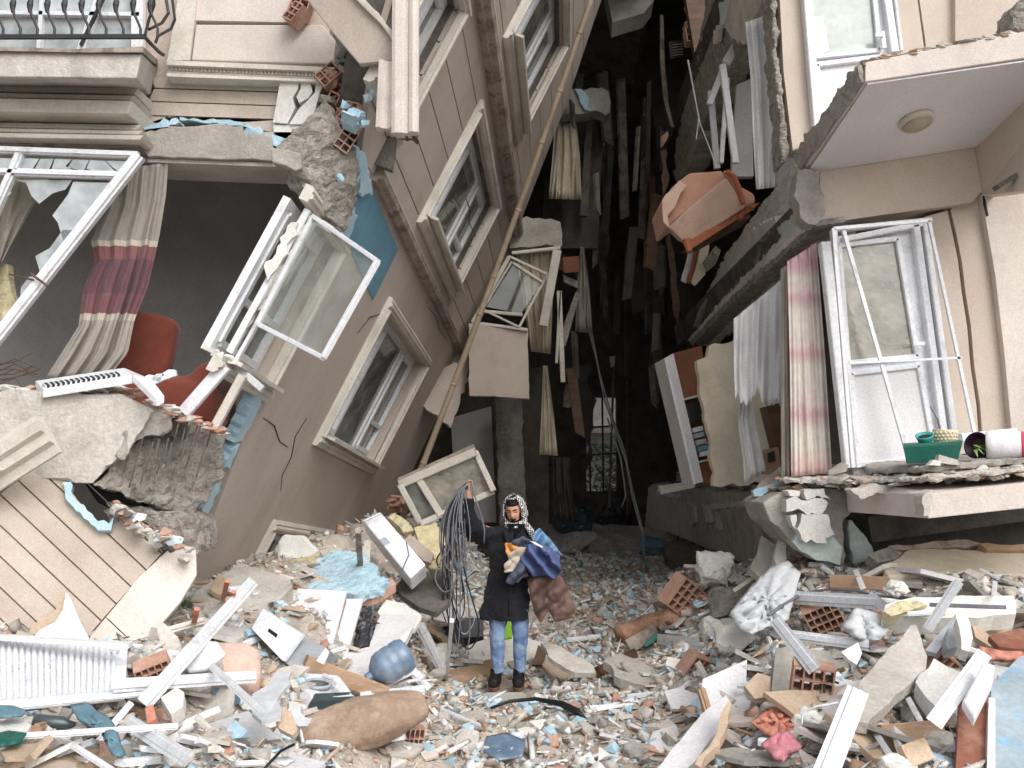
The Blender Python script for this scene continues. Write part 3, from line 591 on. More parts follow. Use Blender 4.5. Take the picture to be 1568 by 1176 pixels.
g = G(); A, B = P(-60, 752, 6.5), P(80, 664, 6.45); x = (B - A).normalized().cross(Vector((0, 1, 0))).normalized()
g.prof(A, B, [(-0.14, 0), (-0.14, 0.04), (-0.08, 0.05), (-0.06, 0.1), (0.0, 0.1), (0.02, 0.14), (0.08, 0.15), (0.1, 0.1), (0.13, 0.1), (0.13, 0)], x, (0, -1, 0)); g.build('ledge', 'trim_white', FP)
for k in range(9): 
    t = r5.uniform(.0, .75); c = A.lerp(B, t) + Vector((0, -.13, r5.uniform(-.06, .08))); nub(c, .04, .02, (.025), r5).build('insulation_scrap', 'foam_blue' if k % 2 else 'plaster_white', FP)
for k in range(70):
    t = r5.random(); px = 172 + t * 128; py = 782 + t * 80 + r5.uniform(-16, 10); c = P(px, py, 6.75 + r5.uniform(-.12, .2)); s = r5.uniform(.015, .05)
    nub(c, s * 1.2, s, (s * .7), r5).build('broken_masonry', r5.choice(['brick', 'concrete_pale', 'concrete_dark', 'foam_blue', 'plaster_white', 'concrete_pale', 'brick']), FP)

o = sheet('broken_concrete', [(160, 768), (215, 773), (300, 794), (304, 850), (262, 838), (232, 812), (200, 792), (174, 788)], 6.95, .5, 'concrete_rough', FP, rg=.015); roughen(o, .022, .05, .1)
# ------------------------------------------------ things in the open room
def curtain(name, label, fn, m, nu=80, nv=30, th=0.004, group=None, cat='curtain'):
    g = G(); g.smooth = True; g.grid(fn, nu, nv, th); return tag(g.build(name, m), label, cat, group)
def lerp(a, b, t): return a + (b - a) * t
def poly1(tab, t): return float(np.interp(t, [q[0] for q in tab], [q[1] for q in tab]))
def cloth_px(left, right, d, folds, amp, ph=0.0, dv=0.0, hem=0.0):
    """hanging cloth between a left and a right outline (px at given py), pleated in depth"""
    y0, y1 = left[0][1], left[-1][1]
    lx = lambda y: float(np.interp(y, [q[1] for q in left], [q[0] for q in left])); rx = lambda y: float(np.interp(y, [q[1] for q in right], [q[0] for q in right]))
    y0r, y1r = right[0][1], right[-1][1]
    def fn(u, v):
        yl = lerp(y0, y1, v); yr = lerp(y0r, y1r, v); py = lerp(yl, yr, u) - hem * max(0, v - .5) * 2 * (abs(noise.noise((u * 7 + d, 1, 0))) * 1.6 + .5 * (abs(u - .45) < .1)); px = lerp(lx(yl), rx(yr), u)
        w = amp * (0.6 + 0.4 * v) * (1 + .8 * noise.noise((u * 4 + d * 3, v * 1.5, 2))) * (.9 * noise.noise((u * 5, v * 2.5 + d, 7)) + math.sin((u + .07 * noise.noise((u * 3.1 + d, v * .8, 5))) * folds * 6.283 + ph + 1.2 * math.sin(v * 2.2 + u * 3)) + 0.5 * math.sin(u * folds * 11.3 + ph * 2 + v * 1.7))
        return P(px, py, d + dv * v + w)
    return fn
def banded(name, bands, stretch_noise=0.0):
    """cloth with dyed bands across its height (object Z from the hem, metres)"""
    m = mat(name, (180, 172, 160), (155, 148, 138), 4, 0.25, 110, rough=0.95, sheen=0.1); nt = m.node_tree; N = nt.nodes; L = nt.links; b = N['Principled BSDF']
    src = b.inputs['Base Color'].links[0].from_socket; tc = N.new('ShaderNodeTexCoord'); sx = N.new('ShaderNodeSeparateXYZ'); L.new(tc.outputs['Object'], sx.inputs[0])
    zz = sx.outputs['Z']
    nzn = N.new('ShaderNodeTexNoise'); nzn.inputs['Scale'].default_value = 14; L.new(tc.outputs['Object'], nzn.inputs['Vector'])
    if stretch_noise:
        ma = N.new('ShaderNodeMath'); ma.operation = 'MULTIPLY_ADD'; L.new(nzn.outputs['Fac'], ma.inputs[0]); ma.inputs[1].default_value = stretch_noise; L.new(zz, ma.inputs[2]); zz = ma.outputs[0]
    rp = N.new('ShaderNodeValToRGB'); top = bands[-1][0] * 1.0001; rp.color_ramp.interpolation = 'LINEAR' if stretch_noise else 'CONSTANT'
    dv = N.new('ShaderNodeMath'); dv.operation = 'DIVIDE'; L.new(zz, dv.inputs[0]); dv.inputs[1].default_value = top; L.new(dv.outputs[0], rp.inputs[0])
    el = rp.color_ramp.elements
    while len(el) > 1: el.remove(el[-1])
    el[0].position = 0; el[0].color = lin(bands[0][1])
    for z, c in bands[1:]: e = el.new(min(1, z / top)); e.color = lin(c)
    x = N.new('ShaderNodeMix'); x.data_type = 'RGBA'; x.blend_type = 'MULTIPLY'; x.inputs[0].default_value = 1.0; L.new(rp.outputs[0], x.inputs[6])
    g2 = N.new('ShaderNodeMapRange'); g2.inputs['To Min'].default_value = 0.8; g2.inputs['To Max'].default_value = 1.15; L.new(nzn.outputs['Fac'], g2.inputs['Value'])
    cc = N.new('ShaderNodeCombineColor'); [L.new(g2.outputs[0], cc.inputs[i]) for i in range(3)]; L.new(cc.outputs[0], x.inputs[7]); L.new(x.outputs[2], b.inputs['Base Color'])
    return m
zpx = 7.25 / F
banded('curtain_band', [(0, (162, 155, 147)), (0.42, (190, 182, 170)), (0.47, (124, 86, 90)), (0.62, (110, 78, 86)), (0.88, (130, 88, 90)), (0.98, (184, 176, 164)), (1.02, (150, 144, 136)), (1.6, (146, 140, 132))])
f0 = cloth_px([(168, 262), (160, 320), (140, 370), (146, 400), (128, 440), (120, 500), (70, 578)], [(258, 248), (254, 300), (244, 360), (226, 440), (205, 490), (195, 540), (168, 574)], 7.25, 4.5, 0.035)
curtain('curtain', 'grey curtain with a dusty red band hanging in the open room', f0, 'curtain_band', 100, 44)
curtain('curtain', 'torn cream curtain at the far left behind the broken window', cloth_px([(-60, 262), (-60, 330), (-40, 480)], [(82, 264), (60, 300), (5, 396)], 7.3, 4, 0.03), 'curtain_grey', 60, 16)
mat('foam_yellow', (216, 206, 172), (188, 176, 140), 9, 0.6, 30, dirt=(120, 112, 90), dscale=14, dlo=0.5, dhi=0.6)
tag(sheet('foam_board', [(-30, 412), (12, 404), (14, 430), (28, 470), (14, 496), (-30, 520)], 7.4, 0.08, 'foam_yellow', rg=0.01), 'speckled yellowish board standing behind the left window frame', 'board')
# armchair
mat('chair_rust', (128, 68, 54), (108, 54, 42), 3, 0.25, 160, rough=0.9, sheen=0.2)
ac = thing('armchair', 'rust red armchair in the open room beside the curtain', 'armchair', P(240, 600, 7.9))
def puff(l, d, th, name, m, parent, k=0.0, kx=0.0, b=0.05, ref=None):
    o = sheet(name, l, d, th, m, parent, k=k, kx=kx, ref=ref); md = o.modifiers.new('bevel', 'BEVEL'); md.width = b; md.segments = 4; md.limit_method = 'NONE'
    for p in o.data.polygons: p.use_smooth = True
    return o
puff([(165, 580), (185, 470), (215, 476), (252, 482), (271, 496), (262, 545), (250, 580)], 7.75, 0.16, 'backrest', 'chair_rust', ac)
puff([(250, 615), (253, 575), (290, 574), (300, 560), (316, 552), (332, 562), (334, 590), (330, 640), (250, 640)], 7.5, 0.5, 'armrest', 'chair_rust', ac)
puff([(160, 640), (165, 580), (260, 576), (330, 590), (330, 650)], 7.45, 0.6, 'seat', 'chair_rust', ac)
# slotted convector on the sill
rv = thing('convector', 'white slotted convector lying on the broken sill below the curtain', 'radiator', P(150, 600, 6.9))
T = [P(54, 583, 7.0), P(190, 563, 6.95), P(204, 574, 6.7), P(66, 596, 6.7)]
G().ext([T[0], T[1], T[2], T[3]], (0, 0, -0.06)).build('casing', 'pvc_white', rv, 0.005)
for k in range(30):
    t = 0.03 + k * 0.028; a = T[0].lerp(T[1], t).lerp(T[3].lerp(T[2], t), 0.62); b = T[0].lerp(T[1], t + .006).lerp(T[3].lerp(T[2], t + .006), 0.95)
    G().beam(a + Vector((0, 0, .008)), b + Vector((0, 0, .008)), 0.012, 0.02).build('slat', 'iron' if k % 2 else 'pvc_white', rv)
G().ext([P(190, 563, 6.95), P(232, 580, 6.7), P(252, 606, 6.55), P(240, 610, 6.55), P(204, 574, 6.68)], (0, 0, -0.05)).build('end_cover', 'pvc_white', rv, 0.005)
for l in ([(222, 576), (268, 566), (270, 575), (228, 586)], [(205, 585), (250, 572), (254, 580), (212, 596)]): sheet('torn_lid', l, 6.7, 0.03, 'pvc_white', rv, rg=0.006, step=0.03)
for k in range(7):
    a = P(-5 + k * 4, 570 + k * 3, 6.95); G().tube([a, a + Vector((.12 + .02 * k, .05, .03 - .02 * k)), a + Vector((.24, .1, .01 * k))], 0.003, 4)
tw = G()
for k in range(9): 
    a = P(-6, 590 - k * 4, 6.95); tw.tube([a, a + Vector((.14, -.02, .03 + .015 * r5.uniform(-2, 2))), a + Vector((.2 + .1 * r5.random(), .03, r5.uniform(-.1, .12)))], 0.004, 4)
tag(tw.build('dry_twigs', 'wood_dark'), 'dry brown twigs poking over the sill at far left', 'twigs')
# ---------------------------------------------------------------- the building on the right, its side torn open
RB = thing('apartment_building', 'peach apartment block on the right with broken balconies and torn open side', 'building', (4, 9, 0.8))
RS = Plane(P(1250, 340, 8.4), (35 / F, 1, 12 / F), (-0.14, 0, 0.99))
def RBbox(name, u0, u1, v0, v1, w0, w1, m): return G().ext([RS.pt(u0, v0, w0), RS.pt(u1, v0, w0), RS.pt(u1, v1, w0), RS.pt(u0, v1, w0)], RS.n * (w1 - w0)).build(name, m, RB)
def RSsheet(name, l, w, th, m, rg=0.0, step=0.08, seed=1, parent=RB, rgh=None):
    pts = [RS.at(x, y, w) for x, y in l]
    if rg: pts = rag(pts, rg, step, seed=seed)
    o = G().ext(pts, RS.n * -th).build(name, m, parent)
    if rgh: roughen(o, *rgh)
    return o
def rf(name, l, d, back, m='stucco_peach', rg=0, parent=RB, **k): return sheet(name, l, d, 0, m, parent, vec=(0, back - d, 0), rg=rg, **k)
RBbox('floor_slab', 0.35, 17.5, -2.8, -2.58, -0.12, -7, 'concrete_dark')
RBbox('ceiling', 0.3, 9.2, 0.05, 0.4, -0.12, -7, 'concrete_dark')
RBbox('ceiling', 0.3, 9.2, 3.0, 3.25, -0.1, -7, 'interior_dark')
RBbox('shade_roof', 4.5, 18, 6.2, 6.45, 7.5, -7, 'concrete_dark')  # reaches out over the gap, added to block skylight from above
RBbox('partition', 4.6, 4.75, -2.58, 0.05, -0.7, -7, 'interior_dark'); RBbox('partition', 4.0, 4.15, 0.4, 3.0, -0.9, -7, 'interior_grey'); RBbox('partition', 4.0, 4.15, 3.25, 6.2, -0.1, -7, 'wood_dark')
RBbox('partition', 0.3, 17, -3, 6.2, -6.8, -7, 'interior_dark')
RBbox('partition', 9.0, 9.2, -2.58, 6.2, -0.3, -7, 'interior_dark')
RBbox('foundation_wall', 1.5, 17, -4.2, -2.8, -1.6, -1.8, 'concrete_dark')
# upper slab edge along the gap
_lo = [(1252, 342), (1192, 386), (1112, 468), (1056, 527)]; _hi = [(1046, 508), (1084, 444), (1110, 388), (1165, 312), (1226, 238)]
o = G().ext(rag([RS.at(x, y, 0) for x, y in _lo] + [RS.at(x, y, -.55) for x, y in _hi], .02, .1, seed=3), (.45, .1, -.03)).build('slab_edge', 'plaster_white', RB); roughen(o, .03, .06, .13)
RSsheet('soffit_strip', [(1250, 346), (1110, 476), (1060, 530), (1056, 524), (1108, 466), (1248, 338)], 0.03, 0.25, 'concrete_rough', 0.01)
for l, m, s in (([(1148, 402), (1152, 380), (1136, 368), (1160, 345), (1186, 332), (1190, 346), (1166, 378), (1160, 408)], 'plaster_white', 1), ([(1084, 486), (1138, 420), (1146, 432), (1094, 490)], 'plaster_white', 2), ([(1062, 500), (1072, 470), (1084, 456), (1086, 470), (1070, 502)], 'plaster_white', 3), ([(1190, 350), (1230, 316), (1238, 330), (1200, 366)], 'paint_teal', 4)):
    RSsheet('plaster_patch', l, -.12 if s < 4 else -.1, 0.09, m, 0.012, 0.04, s)
rf('corner_patch', [(1222, 262), (1232, 258), (1256, 266), (1262, 330), (1250, 344), (1226, 334), (1216, 300)], 8.3, 8.5, 'concrete', rg=0.01, step=0.05)
# inclined broken column and lintel at the storey above
RSsheet('broken_column', [(1085, -90), (1166, -90), (1134, 66), (1104, 130), (1066, 205), (1050, 268), (1034, 262), (1030, 236), (1048, 150), (1064, 84), (1076, 20)], -0.1, 0.3, 'concrete_rough', 0.02, 0.1, 5, rgh=(0.03, 0.05, 0.12))
RSsheet('column_face', [(1118, -90), (1196, -90), (1142, 64), (1120, 60), (1106, 30)], -0.02, 0.1, 'concrete_pale', 0.02, 0.1, 6)
RSsheet('plaster_patch', [(1100, 6), (1116, 0), (1112, 30), (1104, 44)], -0.01, 0.05, 'paint_teal', 0.01, 0.04, 7); RSsheet('plaster_patch', [(1092, 48), (1100, 42), (1098, 64), (1092, 68)], -0.02, 0.05, 'plaster_white', 0.01, 0.04, 8)
RSsheet('lower_ledge', [(1030, 262), (1046, 250), (1066, 208), (1076, 200), (1052, 262), (1036, 280)], -0.1, 0.3, 'concrete', 0.012)
for k, (px, py) in enumerate([(1064, 14), (1070, 30), (1062, 44), (1074, 6), (1060, 56)]):
    R = Matrix.Rotation(r5.uniform(-.6, .6), 3, 'Y'); hollow('brick', P(px, py, 12.6), R @ Vector((.2, 0, 0)), R @ Vector((0, .2, 0)), R @ Vector((0, 0, .2)), 2, 2, RB)
# hanging window frame bars of that storey
for a, b, w, d in (((1132, 62), (1112, 96), .1, 10.6), ((1110, 98), (1086, 160), .07, 11), ((1106, 100), (1126, 250), .07, 10.3), ((1088, 140), (1098, 258), .07, 11.2), ((1114, 120), (1104, 250), .05, 11)):
    G().beam(P(*a, d), P(*b, d), w, 0.06, up=(0, 1, 0), c=0.006).build('frame_bar', 'pvc_white', RB)
G().tube([P(1053, 92, 11), P(1062, 140, 11), P(1070, 180, 11), P(1066, 214, 11)], 0.006, 5).build('hanging_wire', 'pvc_white', RB)
G().tube([P(1054, 92, 11), P(1072, 190, 10.9), P(1086, 225, 10.8), P(1098, 258, 10.6)], 0.006, 5).build('hanging_wire', 'pvc_white', RB)
# perforated torn edge of the front wall, upper storey
o = rf('torn_edge', [(1177, -90), (1186, -90), (1190, 20), (1197, 110), (1211, 226), (1206, 246), (1196, 250), (1189, 150), (1181, 40)], 8.3, 8.6, 'concrete_rough', rg=0.012); roughen(o, 0.018, 0.03, 0.05)
rf('wall', [(1188, -120), (1224, -120), (1228, 20), (1252, 190), (1240, 232), (1214, 230), (1200, 110)], 8.35, 8.55)
rf('wall', [(1362, -120), (1402, -120), (1405, 0), (1414, 66), (1418, 100), (1372, 100), (1368, 60)], 8.35, 8.55)
rf('wall', [(1405, -120), (1462, -120), (1462, 110), (1422, 100), (1417, 62), (1408, 0)], 8.35, 8.55)
rf('wall', [(1463, -120), (1680, -120), (1680, 80), (1463, 90)], 8.28, 8.55, 'stucco_peach')
o = rf('broken_masonry', [(1556, 0), (1590, -10), (1590, 52), (1556, 48), (1548, 34)], 7.6, 7.9, 'concrete_rough', rg=0.02); roughen(o, 0.025, 0.06, 0.1)
def door(l_frame, glass_q, panel_q, leaf, gm, nm, extra=(), d=8.3):
    e = thing(nm, None, None, P(*leaf[2], d)); e.parent = RB; e.location = ORG[e] - ORG[RB]
    sheet('leaf', leaf, d + 0.03, 0.04, 'pvc_white', e)
    for a, b, w in l_frame: G().beam(P(*a, d), P(*b, d), w, 0.1, up=(0, 1, 0), c=0.008).build('frame_bar', 'pvc_white', e)
    for q in (glass_q, panel_q):
        if not q: continue
        for i in range(4): G().beam(P(*q[i], d + 0.01), P(*q[(i+1) % 4], d + 0.01), 0.045, 0.05, up=(0, 1, 0), c=0.006).build('bead', 'pvc_white', e)
    sheet('pane', glass_q, d + 0.024, 0.004, gm, e)
    for a, b, w, dd in extra: G().beam(P(*a, dd), P(*b, dd), w, 0.03, up=(0, 1, 0)).build('screen_bar', 'pvc_white', e)
    return e
mat('door_view', (188, 196, 190), (160, 168, 160), 1.5, 0.02, 20, rough=0.12, spec=0.6)
ud = door([((1224, -120), (1250, 196), .07), ((1338, -130), (1368, 82), .07), ((1352, -130), (1378, 80), .03)], [(1232, -100), (1328, -110), (1346, 78), (1246, 88)], [(1250, 100), (1346, 88), (1356, 200), (1262, 210)], [(1226, -120), (1340, -130), (1366, 120), (1262, 220)], 'door_view', 'balcony_door')
G().beam(P(1340, 54, 8.22), P(1352, 54, 8.22), 0.02, 0.03).build('handle', 'pvc_white', ud); G().beam(P(1351, 48, 8.24), P(1354, 74, 8.24), 0.035, 0.02, up=(0, 1, 0)).build('lock_plate', 'pvc_white', ud)
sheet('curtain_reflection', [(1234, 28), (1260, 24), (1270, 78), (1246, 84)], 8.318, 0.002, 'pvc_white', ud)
# upper balcony
ub = thing('balcony', None, None, P(1400, 180, 7.8)); ub.parent = RB; ub.location = ORG[ub] - ORG[RB]
fr_ = [P(1325, 95, 7.1), P(1680, 26, 7.1), P(1680, 72, 7.1), P(1325, 125, 7.1)]; bk = [P(1224, 236, 8.4), P(1680, 158, 8.4), P(1680, 193, 8.4), P(1230, 262, 8.4)]
G().loft([fr_, bk]).build('slab', ['stucco_pale'], ub, 0.006)
o = G().ext(rag([P(1322, 96, 7.08), P(1326, 126, 7.08), P(1230, 264, 8.42), P(1220, 236, 8.42)], 0.012, 0.06, seed=4), (-0.05, 0, 0)).build('raw_edge', 'concrete', ub); roughen(o, 0.02, 0.03, 0.08)
G().ext([P(1328, 127, 7.12), P(1680, 76, 7.12), P(1680, 195, 8.39), P(1236, 263, 8.39)], (0, 0, -0.012)).build('soffit', 'soffit', ub)
for k in range(70):
    t = r5.random(); c = P(1326 + t * 250, 95 - t * 48 + r5.uniform(-3, 2), 7.1 + r5.uniform(0, .12)); s = r5.uniform(.012, .035)
    nub(c, s * 1.8, s, (s * .5), r5).build('broken_masonry', r5.choice(['brick', 'mdf', 'concrete_pale', 'mdf', 'concrete_pale', 'wood']), ub)
for k in range(22):
    t = r5.random(); c = P(1322 - t * 100, 98 + t * 138 + r5.uniform(-4, 2), 7.1 + 1.3 * t); s = r5.uniform(.015, .03)
    nub(c, s, s * 2, (s * .7), r5).build('broken_masonry', r5.choice(['concrete', 'concrete_pale', 'brick']), ub)
lamp = thing('ceiling_lamp', 'round cream ceiling lamp under the upper balcony', 'lamp', P(1400, 180, 7.72))
cn = ((P(1680, 76, 7.12) - P(1328, 127, 7.12)).cross(P(1236, 263, 8.39) - P(1328, 127, 7.12))).normalized(); cn = cn if cn.z < 0 else -cn
pl = Plane(P(1328, 127, 7.12) + cn * 0.012, P(1680, 76, 7.12) - P(1328, 127, 7.12), P(1236, 263, 8.39) - P(1328, 127, 7.12)); lc = pl.at(1402, 182)
mat('lamp_rim', (206, 200, 186), (190, 184, 168), 3, 0.05, 50, rough=0.5); mat('lamp_glass', (176, 166, 148), (156, 146, 128), 3, 0.05, 50, rough=0.3)
g = G(); g.smooth = True; g.lathe(lc - cn * 0.0, cn, [(0.135, 0.0), (0.14, 0.02), (0.132, 0.045), (0.118, 0.05)], 36); g.build('rim', 'lamp_rim', lamp)
g = G(); g.smooth = True; g.lathe(lc, cn, [(0.118, 0.045), (0.105, 0.068), (0.07, 0.085), (0.02, 0.092)], 36); g.build('diffuser', 'lamp_glass', lamp)
# wall above the lower door and side wall of the loggia
rf('lintel_wall', [(1256, 262), (1492, 222), (1504, 292), (1488, 310), (1330, 332), (1254, 343)], 8.4, 8.75, 'stucco_peach', rg=0)
G().ext([P(1490, 220, 8.42), P(1680, 70, 6.9), P(1680, 330, 6.9), P(1566, 292, 7.6), P(1504, 300, 8.42)], (0.1, 0.05, 0)).build('loggia_wall', 'stucco_peach', RB)
rf('vent_grille', [(1528, 282), (1556, 264), (1560, 270), (1532, 288)], 7.75, 7.85, 'concrete_dark')
crack = [(1454, 322), (1462, 360), (1470, 400), (1476, 450), (1484, 500), (1489, 560), (1498, 620), (1503, 690)]
rf('wall', [(1416, 332)] + [(x - 3, y) for x, y in crack] + [(1450, 700), (1430, 500)], 8.5, 8.7)
rf('wall', [(x + 3 - (y < 340) * 1, y) for x, y in crack][::-1] + [(1458, 318), (1502, 300), (1522, 420), (1536, 540), (1550, 690)], 8.5, 8.7)
rf('wall', [(1503, 298), (1572, 284), (1680, 284), (1680, 690), (1552, 690), (1538, 540), (1524, 420)], 8.42, 8.7, 'stucco_pale')  # paler stucco stands for the light falling on this facet
rf('wall', [(1400, 300), (1520, 290), (1520, 700), (1400, 700)], 8.85, 8.95, 'cable_black')  # black backing stands for the shade deep in the crack
for l in ([(1506, 296), (1510, 310), (1514, 330), (1512, 330), (1507, 312)],): rf('crack', l, 8.40, 8.42, 'cable_black')
# lower balcony door with screen frame askew
ld_ = door([((1262, 372), (1300, 716), .085), ((1276, 352), (1312, 716), .04), ((1280, 352), (1424, 338), .04), ((1290, 368), (1410, 344), .05), ((1400, 346), (1446, 690), .06), ((1414, 342), (1462, 692), .05)],
           [(1284, 376), (1374, 366), (1404, 546), (1298, 556)], [(1302, 572), (1406, 560), (1432, 700), (1312, 712)], [(1278, 362), (1396, 348), (1446, 712), (1308, 726)], 'glass_foil', 'loggia_door',
           extra=[((1422, 338), (1492, 664), .025, 8.1), ((1290, 348), (1388, 690), .03, 8.12), ((1300, 556), (1472, 548), .018, 8.1), ((1276, 350), (1424, 338), .025, 8.1), ((1276, 350), (1306, 716), .03, 8.1)])
G().beam(P(1398, 526, 8.22), P(1416, 526, 8.22), 0.02, 0.03).build('handle', 'pvc_white', ld_)
sheet('lower_panel', [(1304, 574), (1404, 562), (1430, 698), (1314, 710)], 8.31, 0.01, 'board_white', ld_)
# lower balcony slab with crumbled screed
lb = thing('balcony', None, None, P(1420, 780, 7.4)); lb.parent = RB; lb.location = ORG[lb] - ORG[RB]
top = [P(1296, 752, 8.35), P(1418, 756, 7.1), P(1680, 728, 7.1), P(1680, 708, 8.6), P(1290, 730, 8.8)]
o = G().ext(top, (0.01, 0, -0.175)).build('slab', 'stucco_pale', lb, 0.006)
for l, d, s in (([(1302, 750), (1330, 742), (1408, 748), (1412, 760), (1400, 754), (1390, 762), (1350, 756), (1318, 764)], 7.75, 1), ([(1416, 756), (1430, 750), (1428, 770), (1424, 790), (1414, 790), (1412, 770)], 7.07, 2)):
    rf('broken_render', l, d - .05, d + .1, 'concrete_pale', rg=0.008, parent=lb, step=0.03, seed=s)
o = G().ext(rag([P(1200, 742, 8.5), P(1300, 744, 8.1), P(1420, 738, 7.2), P(1680, 716, 7.15), P(1680, 700, 8.5), P(1190, 722, 9.2)], 0.02, 0.08, seed=9), (0, 0, 0.05)).build('screed', 'concrete_pale', lb); roughen(o, 0.025, 0.05, 0.1)
o = G().ext(rag([P(1330, 730, 8.0), P(1420, 724, 7.35), P(1680, 702, 7.3), P(1680, 696, 8.4), P(1320, 716, 8.45)], 0.015, 0.08, seed=10), (0, 0, 0.06)).build('floor_tile_bed', 'concrete', lb); roughen(o, 0.025, 0.03, 0.12)
for k in range(150):
    t = r5.random(); px = 1180 + 388 * t; py = 742 - 26 * max(0, t - .25) + r5.uniform(-10, 8); c = P(px, py, float(np.interp(px, [1180, 1300, 1420, 1568], [8.8, 8.1, 7.3, 7.2])) + r5.uniform(-.05, .35)); s = r5.uniform(.012, .045)
    nub(c, s * 1.3, s, (s * .6), r5).build('broken_masonry', r5.choice(['concrete_pale', 'concrete_pale', 'concrete', 'brick', 'plaster_white', 'mdf', 'concrete_rough']), lb)
# corner below the balcony and beam along the gap
o = rf('corner_block', [(1166, 770), (1200, 752), (1300, 748), (1306, 786), (1290, 800), (1296, 822), (1292, 868), (1246, 858), (1212, 832), (1196, 812), (1180, 800)], 8.42, 9.2, 'concrete', rg=0.012); roughen(o, 0.03, 0.03, 0.2)
o = rf('corner_block', [(1302, 792), (1320, 812), (1338, 836), (1344, 860), (1304, 866), (1300, 822)], 8.5, 9.2, 'paint_teal', rg=0.01); roughen(o, 0.03, 0.03, 0.2)
rf('paint_patch', [(1214, 830), (1222, 816), (1276, 822), (1290, 838), (1286, 866), (1250, 858)], 8.36, 8.6, 'paint_teal', rg=0.01)
for l, s in (([(1204, 766), (1212, 762), (1262, 764), (1268, 770), (1260, 786), (1204, 784)], 1), ([(1232, 750), (1262, 748), (1272, 764), (1236, 766)], 2), ([(1228, 786), (1268, 788), (1272, 808), (1266, 832), (1228, 826), (1226, 800)], 3), ([(1206, 752), (1226, 752), (1224, 760), (1210, 760)], 4), ([(1210, 790), (1220, 788), (1222, 812), (1214, 806)], 5)):
    rf('plaster_patch', l, 8.28, 8.45, 'plaster_white', rg=0.014, step=0.04, seed=s)
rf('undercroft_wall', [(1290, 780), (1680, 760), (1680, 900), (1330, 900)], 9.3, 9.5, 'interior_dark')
RSsheet('side_beam', [(992, 744), (1080, 748), (1166, 766), (1220, 762), (1240, 850), (1182, 884), (1092, 846), (1040, 824), (986, 806)], 0.0, 0.45, 'concrete_pale', 0.02, 0.15, 3, rgh=(0.045, 0.04, 0.3))
for l, m, s in (([(1084, 774), (1182, 764), (1183, 792), (1177, 794), (1176, 772), (1086, 780)], 'plaster_white', 1), ([(1050, 768), (1062, 772), (1064, 800), (1056, 806), (1058, 776)], 'plaster_white', 2), ([(1004, 752), (1040, 760), (1040, 764), (1004, 756)], 'plaster_white', 3), ([(1168, 790), (1180, 786), (1178, 826), (1168, 820)], 'brick', 4), ([(1074, 772), (1082, 776), (1088, 800), (1080, 798)], 'plaster_white', 5), ([(1094, 784), (1100, 790), (1102, 812), (1094, 806)], 'plaster_white', 6)):
    RSsheet('plaster_patch', l, 0.05, 0.08, m, 0.012, 0.06, s)
for k in range(90):
    t = r5.random() ** 1.6; q = RS.at(1210 - 215 * t, 752 - 8 * t, -0.05 - r5.random() * .4); s = r5.uniform(.02, .07); c = q + Vector((0, 0, .03))
    nub(c, s, s * 1.6, (s * .5), r5).build('broken_masonry', r5.choice(['concrete_pale', 'concrete', 'brick', 'plaster_white', 'mdf', 'concrete_dark']), RB)
# ---------------------------------------------------------------- the dark gap between the buildings
def item(name, label, cat, l, d, th, m, group=None, **k): return tag(sheet(name, l, d, th, m, **k), label, cat, group, 'thing')
def bar(name, label, cat, a, b, w, h, m, d=None, group=None, c=0.005, up=(0, 1, 0)):
    A = P(*a, d) if len(a) == 2 else P(*a); B = P(*b, d) if len(b) == 2 else P(*b); return tag(G().beam(A, B, w, h, up=up, c=c).build(name, m), label, cat, group)
# rear building closing the gap, with an opening to the daylight behind
RR = thing('rear_building', 'dark rear wall closing the gap, with a tall opening to daylight', 'building', (1, 27, 0.3))
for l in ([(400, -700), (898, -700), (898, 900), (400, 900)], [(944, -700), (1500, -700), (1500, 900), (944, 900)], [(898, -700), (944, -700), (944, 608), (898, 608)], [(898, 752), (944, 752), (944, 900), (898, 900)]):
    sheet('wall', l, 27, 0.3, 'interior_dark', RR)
G().ext([(-12, 15.5, 11.5), (14, 15.5, 11.5), (14, 27.5, 11.5), (-12, 27.5, 11.5)], (0, 0, 0.3)).build('shade_roof', 'interior_dark', RR)  # spread over the rear of the gap to keep skylight out
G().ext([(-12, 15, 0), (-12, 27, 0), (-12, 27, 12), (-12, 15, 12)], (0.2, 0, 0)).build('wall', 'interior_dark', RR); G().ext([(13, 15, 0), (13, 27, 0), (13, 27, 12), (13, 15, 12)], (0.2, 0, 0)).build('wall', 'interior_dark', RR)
for x in (902, 922): G().beam(P(x, 600, 26.9), P(x + 2, 756, 26.9), 0.05, 0.05).build('window_bar', 'iron', RR)
for y in (652, 694): G().beam(P(884, y + 4, 26.92), P(944, y, 26.92), 0.06, 0.05).build('window_bar', 'iron', RR)
PB = thing('pale_house', 'pale house with a white balcony band seen through the far opening', 'building', (3, 36, 0))
G().ext([(-4, 36, 0), (10, 36, 0), (10, 36, 9), (-4, 36, 9)], (0, 0.3, 0)).build('wall', 'plaster_white', PB); G().beam((-4, 35.7, 3.6), (10, 35.7, 3.6), 0.5, 0.25).build('balcony_band', 'stucco_pale', PB)
for x in (0.9, 2.6, 4.2): G().ext([(x, 35.9, 1.6), (x + 1.1, 35.9, 1.6), (x + 1.1, 35.9, 3.1), (x, 35.9, 3.1)], (0, .05, 0)).build('window', 'interior_grey', PB)
mat('leaf', (72, 84, 66), (52, 64, 48), 5, 0.2, 40, rough=0.6)
